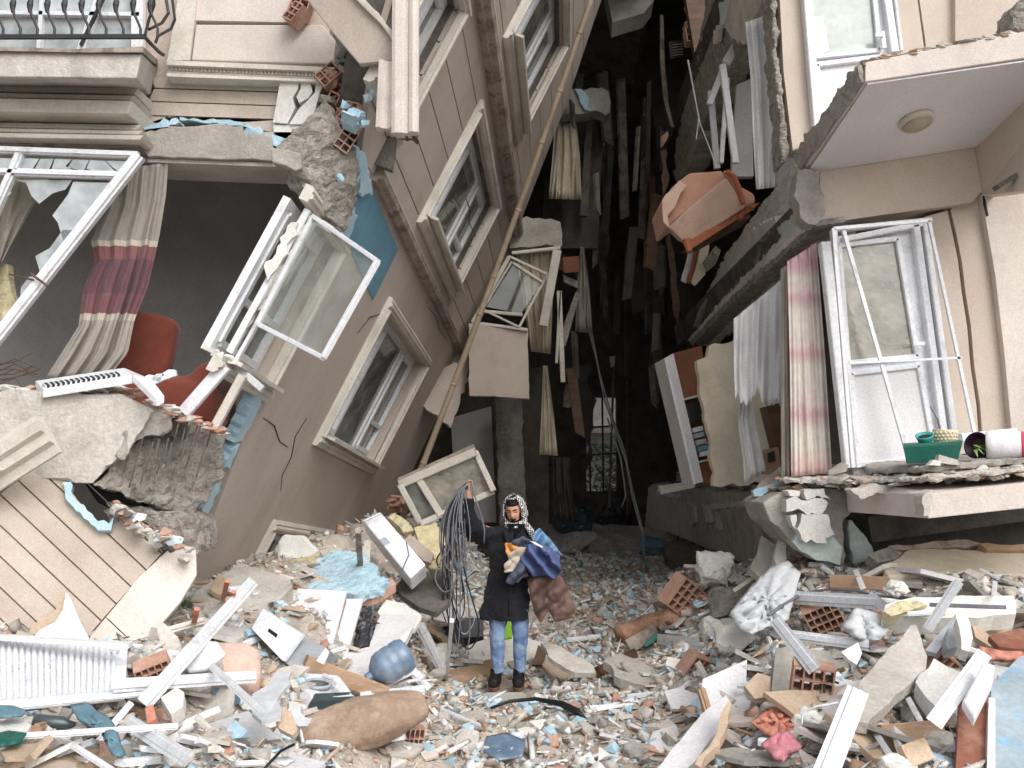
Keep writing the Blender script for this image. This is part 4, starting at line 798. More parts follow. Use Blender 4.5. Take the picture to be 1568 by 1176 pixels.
def shrub(name, label, cat, base, w, h, n, ls, m='leaf', stem=True):
    t = thing(name, label, cat, base); g = G(); rr = random.Random(3); base = Vector(base)
    for _ in range(n):
        c = base + Vector((rr.gauss(0, w * .4), rr.gauss(0, w * .4), h * (0.15 + 0.85 * rr.random()))); a = Vector((rr.gauss(0, 1), rr.gauss(0, 1), rr.gauss(0, .6))).normalized() * ls; b = a.orthogonal().normalized() * ls * .4
        g.add([c - a, c + b, c + a, c - b], [[0, 1, 2, 3]])
    g.build('foliage', m, t)
    for k in range(5): G().tube([base, base + Vector((rr.gauss(0, w * .15), rr.gauss(0, w * .15), h * .5)), base + Vector((rr.gauss(0, w * .35), rr.gauss(0, w * .35), h * .95))], [.03, .02, .008], 5).build('stem', 'wood_dark', t)
shrub('shrub', 'leafy shrub in front of the pale house beyond the gap', 'shrub', (3.3, 33, 0.4), 1.8, 2.6, 900, 0.1)

# ceilings, columns and torn frames inside the gap
item('floor_slab', 'pale slab jutting out at the top of the dark gap', 'slab', [(918, -60), (1010, -60), (1000, 2), (986, 20), (938, 34)], 14, 0.25, 'concrete_pale', k=0.01)
item('lintel', 'broken concrete lintel across the gap with a torn blue patch', 'lintel', [(856, 146), (868, 138), (905, 134), (932, 140), (934, 172), (860, 176)], 14.6, 0.35, 'concrete', rg=0.02)
item('insulation_patch', 'torn blue insulation patch on the lintel in the gap', 'insulation', [(880, 136), (890, 136), (902, 150), (900, 164), (908, 170), (896, 168), (888, 156)], 14.55, 0.04, 'foam_blue', rg=0.01)
curtain('curtain', 'pale pleated curtain hanging below the upper lintel in the gap', cloth_px([(850, 186), (846, 240), (840, 304)], [(882, 190), (888, 240), (890, 306)], 14.9, 3.5, 0.05), 'curtain_cream', 50, 8)
item('window_post', 'tall grey post right of the upper curtain in the gap', 'post', [(898, 180), (908, 178), (900, 330), (888, 330)], 15.2, 0.12, 'concrete_dark')
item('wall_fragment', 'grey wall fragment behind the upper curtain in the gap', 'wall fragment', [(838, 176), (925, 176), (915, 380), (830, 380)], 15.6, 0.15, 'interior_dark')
item('lintel', 'pale cracked concrete lintel above the broken window in the gap', 'lintel', [(782, 338), (806, 331), (834, 336), (858, 340), (861, 376), (780, 380)], 14.4, 0.4, 'concrete', rg=0.015)
item('wall_fragment', 'flat pinkish wall fragment hanging over the gap entrance', 'wall fragment', [(717, 495), (764, 498), (808, 504), (811, 611), (765, 608), (718, 606)], 14.0, 0.12, 'stucco_pink', rg=0.004, bevel=0.008)
w = thing('window_frame', 'crooked white window frame above the pinkish wall fragment', 'window frame', P(780, 500, 14.0))
for a, b, t in (((724, 494), (780, 393), .06), ((780, 393), (838, 420), .035), ((838, 420), (795, 501), .035), ((735, 472), (795, 501), .03), ((733, 476), (800, 482), .045), ((786, 403), (830, 432), .04), ((742, 470), (784, 400), .03), ((724, 494), (808, 505), .04)):
    G().beam(P(*a, 14.05), P(*b, 13.95), t, 0.05, up=(0, 1, 0), c=.005).build('frame_bar', 'trim_white', w)
sheet('pane', [(745, 470), (784, 402), (830, 432), (798, 480)], 14.06, 0.005, 'glass_clear', w)
w = thing('window_frame', 'tall white window frame leaning right of the crooked one', 'window frame', P(845, 500, 14.3))
for a, b, t in (((784, 388), (858, 380), .05), ((853, 384), (832, 499), .13), ((856, 446), (862, 585), .07), ((858, 446), (852, 556), .04)): G().beam(P(*a, 14.3), P(*b, 14.3), t, 0.08, up=(0, 1, 0), c=.01).build('frame_bar', 'trim_white', w)
curtain('curtain', 'beige pleated curtain behind the crooked window frame', cloth_px([(790, 388), (800, 450), (812, 538)], [(850, 384), (846, 460), (843, 542)], 14.7, 4, 0.04), 'curtain_cream', 60, 8)
curtain('curtain', 'long cream curtain hanging low beside the gap entrance', cloth_px([(832, 560), (829, 640), (826, 696)], [(838, 560), (848, 640), (854, 698)], 14.9, 2.5, 0.04), 'curtain_cream', 40, 10)
curtain('curtain', 'grey rolled curtain hanging in the middle of the gap', cloth_px([(889, 378), (884, 440), (881, 508)], [(894, 378), (902, 440), (907, 510)], 15.5, 2.5, 0.05), 'curtain_grey', 36, 8)
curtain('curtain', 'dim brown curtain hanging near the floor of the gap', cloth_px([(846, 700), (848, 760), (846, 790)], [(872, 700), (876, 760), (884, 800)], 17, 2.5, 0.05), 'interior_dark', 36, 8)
item('column', 'dark concrete column behind the pole', 'column', [(757, 606), (798, 606), (806, 770), (800, 830), (766, 830), (762, 720)], 15.2, 0.35, 'concrete_dark', rg=0.01)
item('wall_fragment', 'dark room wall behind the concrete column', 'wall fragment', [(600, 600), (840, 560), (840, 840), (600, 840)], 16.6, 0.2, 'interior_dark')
item('door_leaf', 'grey door leaf leaning behind the column', 'door', [(690, 640), (752, 622), (760, 800), (700, 800)], 16.0, 0.06, 'interior_grey')
item('vent_cover', 'small rust red slatted cover in the gap', 'vent', [(862, 394), (886, 392), (886, 416), (864, 418)], 15.1, 0.05, 'interior_rust')
item('broken_board', 'pale triangular board wedged beside the rolled curtain', 'board', [(862, 420), (884, 430), (886, 442), (864, 432)], 15.2, 0.05, 'trim_dusty'); item('broken_board', 'slanted pale board under the rust red cover', 'board', [(882, 446), (888, 450), (866, 530), (860, 526), (862, 500)], 15.2, 0.05, 'trim_dusty')
item('broken_box', 'small pale open box hanging in the gap', 'box', [(866, 590), (884, 578), (888, 610), (872, 624), (862, 622)], 15.3, 0.15, 'trim_dusty')
# long bamboo pole leaning across the gap
pole = thing('pole', 'long bamboo pole leaning across the gap from the rubble', 'pole', P(614, 800, 12.3)); A, B = P(612, 803, 12.3), P(918, -40, 10.8)
pp = [A.lerp(B, t) + Vector((0.05 * math.sin(t * 3.1), 0, 0.0)) for t in np.linspace(0, 1, 20)]
g = G(); g.smooth = True; g.tube(pp, [0.041 - 0.01 * t for t in np.linspace(0, 1, 20)], 10); g.build('shaft', 'bamboo', pole)
for t in (0.12, 0.27, 0.4, 0.47, 0.59, 0.71, 0.8, 0.9):
    q = A.lerp(B, t) + Vector((0.05 * math.sin(t * 3.1), 0, 0)); r = 0.041 - 0.01 * t + 0.005; e = (B - A).normalized() * 0.02; g = G(); g.smooth = True; g.tube([q - e, q - e * .4, q + e * .4, q + e], [r - .006, r, r, r - .006], 10); g.build('node', 'wood', pole)
# dim planks, pipes and panels lost in the shadow
r6 = random.Random(11)
planks = []
for k in range(54):
    px = r6.uniform(895, 1035); y0 = r6.uniform(100, 580); L = r6.uniform(60, 220); dx = r6.uniform(-14, 14); d = r6.uniform(15.5, 23); w_ = r6.uniform(3, 11)
    if k > 33: px = r6.choice([r6.uniform(862, 925), r6.uniform(975, 1030)]); d = r6.uniform(13.8, 17); L *= .7; w_ = r6.uniform(3, 16)
    px = min(px, 1000 - (y0 < 300) * 0 + (300 - min(300, y0)) * 0.1)
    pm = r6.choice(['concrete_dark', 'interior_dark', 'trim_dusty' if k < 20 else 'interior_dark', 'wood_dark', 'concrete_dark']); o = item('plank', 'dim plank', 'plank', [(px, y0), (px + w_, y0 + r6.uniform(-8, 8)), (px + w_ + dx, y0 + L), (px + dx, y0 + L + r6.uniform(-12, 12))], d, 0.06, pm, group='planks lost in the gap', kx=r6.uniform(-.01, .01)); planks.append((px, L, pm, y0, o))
GL = [('the upper pale curtain', 868, 245), ('the rolled curtain', 894, 450), ('the far opening', 914, 660), ('the curved strip', 1016, 110), ('the toppled armchair', 1060, 320), ('the bookshelf', 1040, 640), ('the jutting top slab', 960, 20), ('the dim wall fragment', 975, 440), ('the brown splintered board', 1030, 420)]; PU = set()
for px, L, pm, y0, o in sorted(planks, key=lambda t: t[0]):
    cw = f"{'long' if L > 140 else 'short'} {dict(interior_grey='grey', interior_dark='dusky', trim_dusty='pale', wood_dark='brown', concrete_dark='dark grey')[pm]} plank hanging "
    for n_, lx, ly in sorted(GL, key=lambda g_: (g_[1] - px) ** 2 + (g_[2] - y0 - L / 2) ** 2):
        dx, dy = px - lx, y0 + L / 2 - ly; lb_ = cw + (('right of ' if dx > 0 else 'left of ') if abs(dx) > abs(dy) else ('below ' if dy > 0 else 'above ')) + n_
        if lb_ not in PU: break
    PU.add(lb_); o['label'] = lb_
item('curved_strip', 'pale curved strip hanging along the right side of the gap', 'strip', [(1011, 22), (1016, 24), (1018, 100), (1024, 160), (1032, 194), (1027, 192), (1016, 150), (1011, 90)], 13.6, 0.04, 'trim_dusty')
pn = item('panel', 'dark control panel with pale lines in the upper rust room', 'panel', [(1024, 64), (1048, 60), (1049, 86), (1027, 90)], 13.0, 0.05, 'cable_black')
for k in range(5): sheet('line', [(1030, 68 + k * 4), (1046, 66 + k * 4), (1046, 67.2 + k * 4), (1030, 69.2 + k * 4)], 12.97, 0.01, 'trim_dusty', pn)
item('cloth_strip', 'orange cloth strip snagged on the slab in the gap', 'cloth', [(1012, 210), (1022, 200), (1024, 206), (1016, 222), (1012, 226)], 13.4, 0.03, 'brick', rg=0.01); item('cloth_strip', 'red and blue cloth strip hanging under the orange one', 'cloth', [(1012, 232), (1020, 228), (1024, 280), (1016, 300)], 13.4, 0.03, 'wood_dark', rg=0.01)
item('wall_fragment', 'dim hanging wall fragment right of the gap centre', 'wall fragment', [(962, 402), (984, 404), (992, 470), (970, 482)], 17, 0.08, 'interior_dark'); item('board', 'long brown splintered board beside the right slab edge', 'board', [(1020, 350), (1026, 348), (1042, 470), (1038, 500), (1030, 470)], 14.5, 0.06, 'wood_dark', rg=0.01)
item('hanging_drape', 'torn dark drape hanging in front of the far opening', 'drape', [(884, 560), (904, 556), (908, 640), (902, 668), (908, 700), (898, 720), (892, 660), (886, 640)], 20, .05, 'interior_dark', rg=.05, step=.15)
# hanging cables in the gap
for k, (l, lab) in enumerate((([(878, 400), (900, 500), (912, 545), (925, 610), (945, 668), (958, 706), (968, 760), (984, 820), (990, 878)], 'long cable hanging down the gap to the rubble'), ([(905, 505), (920, 580), (938, 640), (956, 690), (966, 740), (984, 812), (986, 860)], 'second cable beside the long hanging cable'), ([(930, 640), (950, 700), (956, 740), (958, 760), (952, 776)], 'short looped cable in the far opening'), ([(985, 828), (972, 850), (962, 872)], 'frayed cable end over the dark rubble'))):
    g = G(); g.smooth = True; g.tube([P(x, y, 15.5 - 0.002 * (y - 500)) for x, y in l], 0.014, 6); tag(g.build('cable', 'cable_grey'), lab, 'cable')
# pale sheet stands in for a bright chink of light
item('wall_fragment', 'pink sheet painted as a lit chink in the dark gap', 'wall fragment', [(933, 546), (942, 545), (941, 560), (936, 563)], 20, 0.05, 'stucco_pink')

# ---------------------------------------------------------------- things in the right building
curtain('curtain', 'white curtain hanging out of the upper right room', cloth_px([(1142, 34), (1150, 120), (1153, 200), (1158, 290)], [(1182, 20), (1190, 100), (1196, 200), (1192, 286)], 8.75, 2.4, 0.05), 'curtain_white', 60, 20)
item('wardrobe', 'grey wardrobe standing behind the upper white curtain', 'cabinet', [(1128, 130), (1150, 120), (1154, 270), (1120, 270)], 11, 0.1, 'interior_grey')
# toppled sofa
mat('sofa_peach', (194, 150, 128), (176, 130, 110), 3, 0.3, 150, rough=0.95, dirt=(214, 178, 150), dscale=3, sheen=0.2); mat('sofa_orange', (168, 100, 66), (146, 82, 52), 3, 0.1, 80, rough=0.5); mat('sofa_panel', (206, 178, 160), (190, 160, 142), 3, 0.3, 150, rough=0.95, dirt=(180, 140, 120), dscale=4)
so = thing('armchair', 'peach armchair toppled on its side on the broken upper slab', 'armchair', P(1090, 380, 10.2))
sheet('base_panel', [(1022, 346), (1112, 272), (1142, 318), (1052, 376)], 10.1, 0.5, 'sofa_panel', so, bevel=0.02, k=-0.002)
puff([(1012, 310), (1030, 285), (1056, 264), (1090, 262), (1106, 260), (1112, 274), (1060, 318), (1020, 348)], 10.0, 0.7, 'backrest', 'sofa_peach', so, b=0.03)
puff([(1108, 258), (1122, 262), (1130, 282), (1156, 296), (1158, 310), (1140, 318), (1124, 300), (1112, 278)], 10.0, 0.5, 'armrest', 'sofa_peach', so, b=0.04)
sheet('underside', [(1052, 376), (1142, 318), (1150, 332), (1076, 372)], 10.2, 0.4, 'wood_dark', so)
g = G(); g.tube([P(1112, 262, 9.95), P(1124, 270, 9.95), P(1132, 290, 9.95), P(1138, 312, 9.95)], 0.028, 8); g.build('piping', 'sofa_orange', so)
sheet('rail', [(1050, 372), (1140, 316), (1164, 310), (1150, 322), (1060, 380)], 10.05, 0.06, 'sofa_orange', so)
for x, y, dx, dy in ((1052, 368, 4, 18), (1128, 322, 7, 14), (1148, 310, 4, 10)): G().tube([P(x, y, 10.1), P(x + dx, y + dy, 10.05)], [0.05, 0.028], 10).build('leg', 'sofa_orange', so)
sheet('torn_padding', [(1014, 306), (1040, 276), (1052, 284), (1022, 330), (1026, 350), (1016, 340)], 9.9, 0.04, 'sofa_panel', so, rg=0.01)
for k, (l, m, lab) in enumerate((([(1044, 428), (1058, 372), (1070, 374), (1052, 432)], 'board_white', 'white rimmed drawer front under the toppled armchair'), ([(1052, 432), (1066, 376), (1072, 376), (1058, 432)], 'interior_rust', 'rust red drawer side under the toppled armchair'), ([(1060, 432), (1074, 376), (1086, 372), (1080, 420), (1066, 436)], 'interior_cream', 'cream drawer board under the toppled armchair'), ([(1078, 400), (1096, 376), (1104, 384), (1096, 404), (1084, 414)], 'concrete_rough', 'crumbled grey lump below the toppled armchair'))): item('drawer_board' if k < 3 else 'concrete_lump', lab, 'board' if k < 3 else 'rubble', l, 11.2 - .1 * k, 0.08, m, rg=0.004)
# lower room
item('partition_wall', 'cream partition wall with ragged edge in the lower right room', 'wall', [(1067, 552), (1083, 546), (1086, 529), (1210, 500), (1210, 740), (1092, 744), (1088, 690), (1082, 650), (1072, 606)], 10.6, 0.15, 'interior_cream', rg=0.012, step=0.07)
G().tube([P(1086, 706, 10.58), P(1100, 703, 10.58), P(1116, 707, 10.58), P(1132, 705, 10.58)], 0.006, 4)
bs = thing('bookshelf', 'leaning bookshelf with white side board and rust wood back', 'bookshelf', P(1070, 742, 11.3))
sheet('side_board', [(1019, 548), (1031, 541), (1077, 738), (1064, 741)], 11.2, 0.5, 'board_white', bs, vec=(-.04, .6, 0)); sheet('board_edge', [(1017, 549), (1020, 548), (1066, 741), (1062, 742)], 11.15, 0.05, 'pvc_white', bs)
sheet('back_board', [(1031, 541), (1074, 529), (1077, 546), (1067, 560), (1072, 610), (1082, 650), (1089, 740), (1077, 741)], 11.5, 0.05, 'interior_rust', bs)
for x, y in ((1047, 610), (1054, 640), (1063, 682), (1070, 706)): sheet('shelf', [(x, y), (x + 24, y - 6), (x + 24, y - 3), (x, y + 3)], 11.25, 0.2, 'board_white', bs)
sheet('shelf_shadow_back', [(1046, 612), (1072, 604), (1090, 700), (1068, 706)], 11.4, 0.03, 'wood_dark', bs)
for k, (x, y, c) in enumerate(((1062, 655, 'pvc_white'), (1064, 664, 'foam_blue'), (1067, 674, 'concrete_pale'), (1070, 684, 'foam_sheet'), (1073, 692, 'pvc_white'))): item('book', ['white book at the top of the bookshelf pile', 'light blue book under the top white one', 'grey book in the middle of the bookshelf pile', 'dull teal book under the grey one', 'white book at the bottom of the bookshelf pile'][k], 'book', [(x, y), (x + 14, y - 3), (x + 15, y + 4), (x + 1, y + 7)], 11.1, 0.15, c, group='books on the bookshelf')
item('photo_frame', 'dark framed picture standing on the leaning bookshelf', 'picture frame', [(1053, 620), (1070, 616), (1074, 640), (1057, 646)], 11.15, 0.05, 'cable_black')
item('cabinet', 'brown wooden cabinet behind the torn white curtain', 'cabinet', [(1174, 622), (1198, 616), (1198, 724), (1178, 726), (1172, 692), (1190, 686)], 10.2, 0.3, 'wood_dark')
dw = item('drawer', 'small brown drawer with square opening near the floor', 'drawer', [(1170, 690), (1192, 684), (1196, 722), (1176, 726)], 10.0, 0.2, 'wood')
sheet('opening', [(1176, 694), (1186, 690), (1188, 706), (1178, 708)], 9.98, 0.02, 'cable_black', dw)  # black patch painted for the shade inside the drawer
curtain('curtain', 'white curtain with torn hem in the lower right room', cloth_px([(1124, 488), (1124, 560), (1126, 622)], [(1202, 424), (1200, 520), (1197, 622)], 9.2, 3.2, 0.03, hem=26), 'curtain_white', 70, 16)
curtain('curtain', 'torn white curtain tail reaching down to the broken floor', cloth_px([(1134, 618), (1130, 650), (1138, 700), (1140, 742)], [(1150, 606), (1160, 660), (1170, 710), (1172, 722)], 9.6, 1.6, 0.04, hem=8), 'curtain_white', 40, 16)
curtain('curtain', 'narrow grey textured curtain left of the red striped one', cloth_px([(1196, 412), (1196, 560), (1196, 738)], [(1214, 400), (1214, 560), (1216, 736)], 8.62, 3, 0.02), 'curtain_grey', 30, 14)
h = 330 * 8.55 / F; st = (226, 219, 208); re = (212, 178, 180); pk = (226, 210, 206)
banded('curtain_stripe', [(0, (222, 186, 186)), (.12, (222, 196, 190)), (.3, st), (.42, st), (.56, re), (.66, pk), (.85, st), (.98, st), (1.08, re), (1.16, pk), (1.3, st), (1.45, st), (1.56, re), (1.64, pk), (1.74, st), (1.84, re), (2.0, (190, 152, 156))], 0.06)
curtain('curtain', 'cream curtain with blurred red stripes beside the loggia door', cloth_px([(1206, 400), (1210, 560), (1212, 730)], [(1250, 372), (1264, 560), (1274, 724)], 8.5, 3.5, 0.022), 'curtain_stripe', 70, 30)
item('fallen_board', 'pink faced board with blue foam edge lying by the curtains', 'board', [(1155, 756), (1162, 740), (1196, 714), (1206, 720), (1200, 738), (1170, 752)], 8.9, 0.05, 'stucco_pink', k=0.01); item('foam_strip', 'blue foam strip under the pink faced board', 'insulation', [(1153, 752), (1192, 736), (1194, 744), (1166, 760), (1155, 760)], 8.8, 0.08, 'foam_blue', rg=0.008)
item('concrete_piece', 'flat grey concrete piece at the foot of the loggia door', 'rubble', [(1268, 722), (1290, 708), (1300, 712), (1296, 722), (1270, 728)], 8.1, 0.06, 'concrete')
item('shelf_board', 'white board lying on the broken floor by the bookshelf', 'board', [(1008, 744), (1062, 736), (1064, 740), (1012, 750)], 12.5, 0.06, 'trim_white', k=0.02)
rk = thing('dish_rack', 'small wire dish rack on the broken floor by the bookshelf', 'rack', P(1050, 736, 12.3))
for k in range(7): G().tube([P(1036 + k * 4, 736, 12.3), P(1038 + k * 4, 724, 12.3), P(1046 + k * 4, 720, 12.6)], 0.008, 4).build('wire', 'cable_grey', rk)
for y in (724, 730, 736): G().tube([P(1036, y, 12.3), P(1062, y - 1, 12.3)], 0.008, 4).build('wire', 'cable_grey', rk)
# pots on the lower balcony
mat('plastic_teal', (70, 170, 166), (58, 152, 150), 3, 0.05, 60, rough=0.4); mat('plastic_green', (40, 104, 92), (32, 88, 78), 3, 0.05, 60, rough=0.45); mat('plastic_cream', (232, 222, 196), (218, 206, 178), 4, 0.1, 60, rough=0.6)
mat('plastic_purple', (66, 36, 66), (50, 26, 52), 3, 0.05, 60, rough=0.4); mat('plastic_white', (236, 232, 236), (224, 220, 226), 3, 0.03, 60, rough=0.4); mat('plastic_pink', (226, 84, 110), (206, 66, 94), 5, 0.1, 30, rough=0.4); mat('soil', (70, 54, 42), (48, 36, 28), 9, 0.8, 40)
tr = thing('planter_trough', 'dark green rectangular planter trough on the lower balcony', 'planter', P(1430, 712, 7.5))
a = [P(1388, 710, 7.5), P(1466, 706, 7.5), P(1466, 704, 7.72), P(1388, 708, 7.72)]; b = [P(1383, 684, 7.46), P(1474, 679, 7.46), P(1474, 677, 7.78), P(1383, 682, 7.78)]
G().loft([a, b]).build('body', 'plastic_green', tr, 0.006); G().loft([[q + Vector((0, 0, .0)) for q in b], [q + Vector((0, 0, .018)) for q in b]]).build('rim', 'plastic_green', tr)
def pot(nm, lab, base, axis, prof, m, soil=None, n=28):
    t = thing(nm, lab, 'pot', base); g = G(); g.smooth = True; base = Vector(base)
    inner = [(r - 0.008, h) for r, h in reversed(prof[1:])]; g.lathe(base, axis, [(0.001, prof[0][1])] + prof + inner + [(0.001, prof[0][1] + .02)], n, cap=False); g.build('shell', m, t)
    if soil: s = G(); s.lathe(base, axis, [(0.001, soil[1] + .012), (soil[0] * .6, soil[1] + .008), (soil[0], soil[1])], n, cap=False); s.build('soil', 'soil', t)
    return t
pot('flower_pot', 'teal flower pot tilted on the green planter trough', P(1418, 682, 7.58), (-.25, -.35, .9), [(0.04, 0), (0.062, .07), (0.068, .085)], 'plastic_teal', (.06, .065))
t = pot('flower_pot', 'cream woven flower pot standing on the green trough', P(1447, 681, 7.6), (0.05, 0, 1), [(0.075, 0), (0.09, .1), (0.094, .112)], 'plastic_cream', (.085, .095))
for j in range(4):
    for i in range(18): q = Vector(P(1447, 681, 7.6)) + Vector((math.cos(i * .349 + j * .17) * (.078 + .004 * j), math.sin(i * .349 + j * .17) * (.078 + .004 * j), .015 + j * .025)); G().lathe(q, (math.cos(i * .349 + j * .17), math.sin(i * .349 + j * .17), 0), [(.010, -.004), (.008, .006), (.001, .009)], 6).build('weave_knot', 'plastic_cream', t)
G().tube([P(1440, 662, 7.6), P(1434, 640, 7.6), P(1424, 622, 7.6)], 0.003, 4).build('dry_stem', 'wood_dark', t); G().tube([P(1442, 662, 7.6), P(1438, 650, 7.6), P(1436, 640, 7.6)], 0.003, 4).build('dry_stem', 'wood_dark', t)
ax = Vector((-.8, -.55, .12)); t = pot('flower_pot', 'dark purple flower pot lying on its side with a plant', P(1512, 686, 7.7), ax, [(0.08, 0), (0.098, .14), (0.104, .15)], 'plastic_purple', (.09, .1))
c0_ = Vector(P(1494, 688, 7.5))
for k in range(11):
    e = Vector((r6.uniform(-.05, .06), -.03, r6.uniform(-.05, .03))); s = G(); s.smooth = True; mid = c0_ + e * .6 + Vector((0, -.02, .02)); tip = c0_ + e * 1.5 + Vector((.02, -.05, -.01)); sd = Vector((0, .3, 1)).cross(tip - c0_).normalized() * .014
    s.add([c0_, mid + sd, tip, mid - sd, mid + Vector((0, -.006, 0))], [[0, 1, 4], [1, 2, 4], [2, 3, 4], [3, 0, 4]]); s.build('leaf', 'leaf_green', t) if 'leaf_green' in MATS else (mat('leaf_green', (150, 170, 110), (110, 140, 80), 9, 0.1, 40, rough=0.5), s.build('leaf', 'leaf_green', t))
t = thing('bucket', 'white plastic bucket with pink base lying on the lower balcony', 'bucket', P(1530, 706, 7.4)); ax = Vector((.86, -.45, .0)).normalized()
g = G(); g.smooth = True; g.lathe(P(1510, 682, 7.55), ax, [(.1, 0), (.112, .01), (.108, .05), (.1, .24), (.095, .245)], 30); g.build('body', 'plastic_white', t)
g = G(); g.smooth = True; g.lathe(Vector(P(1510, 682, 7.55)) + ax * .235, ax, [(.098, 0), (.104, .012), (.09, .07), (.075, .075), (.06, .055), (.001, .05)], 30); g.build('base', 'plastic_pink', t)
item('box_lid', 'white flat box lid behind the purple flower pot', 'lid', [(1472, 664), (1558, 655), (1560, 672), (1474, 676)], 7.95, 0.1, 'pvc_white', bevel=0.005)
item('mortar_piece', 'jagged pale mortar piece in front of the green trough', 'rubble', [(1436, 708), (1438, 696), (1466, 704), (1470, 712)], 7.3, 0.06, 'concrete_pale', rg=.004); item('mortar_piece', 'small white mortar lump left of the jagged piece', 'rubble', [(1422, 712), (1430, 704), (1442, 706), (1440, 713)], 7.28, 0.06, 'plaster_white', rg=.004)
# slabs under the lower balcony
item('fallen_slab', 'long thick cream concrete slab under the lower balcony', 'slab', [(1352, 866), (1396, 840), (1500, 842), (1680, 848), (1680, 884), (1480, 878), (1360, 882)], 7.7, 0.9, 'interior_cream', rg=0.008, bevel=0.01, k=0.012)
for k, (l, m, lab) in enumerate((([(1360, 836), (1480, 826), (1510, 834), (1440, 840), (1370, 842)], 'trim_dusty', 'splintered grey plank on the long cream slab'), ([(1500, 832), (1680, 836), (1680, 844), (1512, 842)], 'wood', 'tan plank wedged under the lower balcony'), ([(1330, 850), (1360, 838), (1382, 846), (1372, 856), (1345, 862)], 'concrete_rough', 'rough concrete lump at the end of the cream slab'))): item('plank' if k < 2 else 'concrete_lump', lab, 'plank' if k < 2 else 'rubble', l, 8.2 - .1 * k, 0.12, m, rg=.006, k=.004)
# ---------------------------------------------------------------- large pieces lying on the rubble
def base_d(px, py, lift): return hit(px, py, lift).y
def lay(name, label, cat, l, m, th=0.04, k=0.005, kx=0.0, lift=0.05, D=None, parent=None, **kw):
    ref = max(l, key=lambda p: p[1])
    if D is None: D = base_d(min(max(ref[0], -60), 1620), min(ref[1], 1172), lift) - max(0, ref[1] - 1172) * .008
    bd = sorted(hit(x, y).y - .03 - (ref[1] - y) * k - (x - ref[0]) * kx for x, y in [(a[0], a[1]) for a in l] if 0 < x < 1568 and 780 < y < 1172)
    if bd: D = min(D, bd[min(len(bd) - 1, 1 + len(bd) // 5)])
    o = sheet(name, l, D, th, m, parent, k=k, kx=kx, ref=ref, **kw)
    return tag(o, label, cat, kind='thing') if parent is None else o
def stick(name, label, cat, a, b, w, h, m, lift=0.08, la=None, lb=None, group=None, prof=True, parent=None):
    A = hit(*a, lift if la is None else la); B = hit(*b, lift if lb is None else lb)
    if A.y - B.y > 2.5 or B.y - A.y > 2.5: B = P(*b, A.y + 1.0 if B.y > A.y else A.y - 1.0)
    up = (A - CAM).normalized(); g = G()
    if prof:
        x = (B - A).normalized().cross(up).normalized(); pr = [(-w/2, -h/2), (-w/2, h*.25), (-w*.28, h*.25), (-w*.22, h/2), (w*.22, h/2), (w*.28, h*.2), (w/2, h*.2), (w/2, -h/2)]
        g.prof(A, B, pr, x, -up)
    else: g.beam(A, B, w, h, up=up, c=min(w, h) * .12)
    o = g.build(name, m, parent)
    return tag(o, label, cat, group, 'thing') if parent is None else o
def lump(name, label, cat, c, s, m, n=22, seed=1, rgh=(0.025, 0.04, 0.1), flat=0.7):
    r = random.Random(seed); o = G().hull([Vector(c) + Vector((r.uniform(-1, 1) * s[0], r.uniform(-1, 1) * s[1], r.uniform(-1, 1) * s[2])) for _ in range(n)]).build(name, m)
    if rgh: roughen(o, *rgh)
    return tag(o, label, cat, kind='thing')
mat('fabric_peach', (226, 196, 180), (206, 170, 158), 3, 0.3, 100, rough=0.95, dirt=(188, 160, 146), dscale=4); mat('sack_brown', (172, 150, 132), (140, 116, 98), 3, 0.4, 60, rough=0.9, dirt=(196, 178, 158), dscale=4, dlo=.5, dhi=.68)
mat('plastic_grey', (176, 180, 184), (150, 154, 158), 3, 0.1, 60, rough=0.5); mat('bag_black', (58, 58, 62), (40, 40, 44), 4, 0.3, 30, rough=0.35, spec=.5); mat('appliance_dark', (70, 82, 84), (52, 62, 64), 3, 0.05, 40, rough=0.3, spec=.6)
mat('jug_blue', (116, 138, 160), (92, 116, 142), 4, 0.2, 30, rough=0.3, spec=.6, dirt=(160, 168, 172), dscale=5); mat('tarp_teal', (110, 142, 154), (88, 120, 134), 5, 0.4, 30, rough=0.6); mat('plastic_film', (204, 206, 208), (184, 187, 190), 3, 0.3, 25, rough=0.8, spec=.15)
mat('cloth_pink', (220, 150, 158), (200, 126, 138), 4, 0.4, 50, rough=0.9); mat('net_orange', (212, 148, 128), (190, 122, 102), 8, 0.6, 40, rough=0.8); mat('slab_blue', (176, 190, 198), (150, 164, 172), 4, 0.6, 40, dirt=(128, 178, 210), dscale=7, dlo=.52, dhi=.62, damt=.8); mat('wood_red', (150, 98, 78), (124, 80, 66), 4, 0.3, 40, rough=.7, dirt=(182, 150, 130), dscale=6)
mat('cloth_green', (150, 200, 60), (130, 184, 48), 4, .2, 50); mat('grass', (96, 120, 66), (74, 98, 50), 8, 0.2, 40, rough=.7); mat('rug', (186, 146, 122), (160, 120, 98), 14, 0.6, 60, rough=1.0, dirt=(206, 178, 156), dscale=18); mat('wool_beige', (222, 208, 170), (198, 182, 140), 9, .7, 40, rough=1.0)
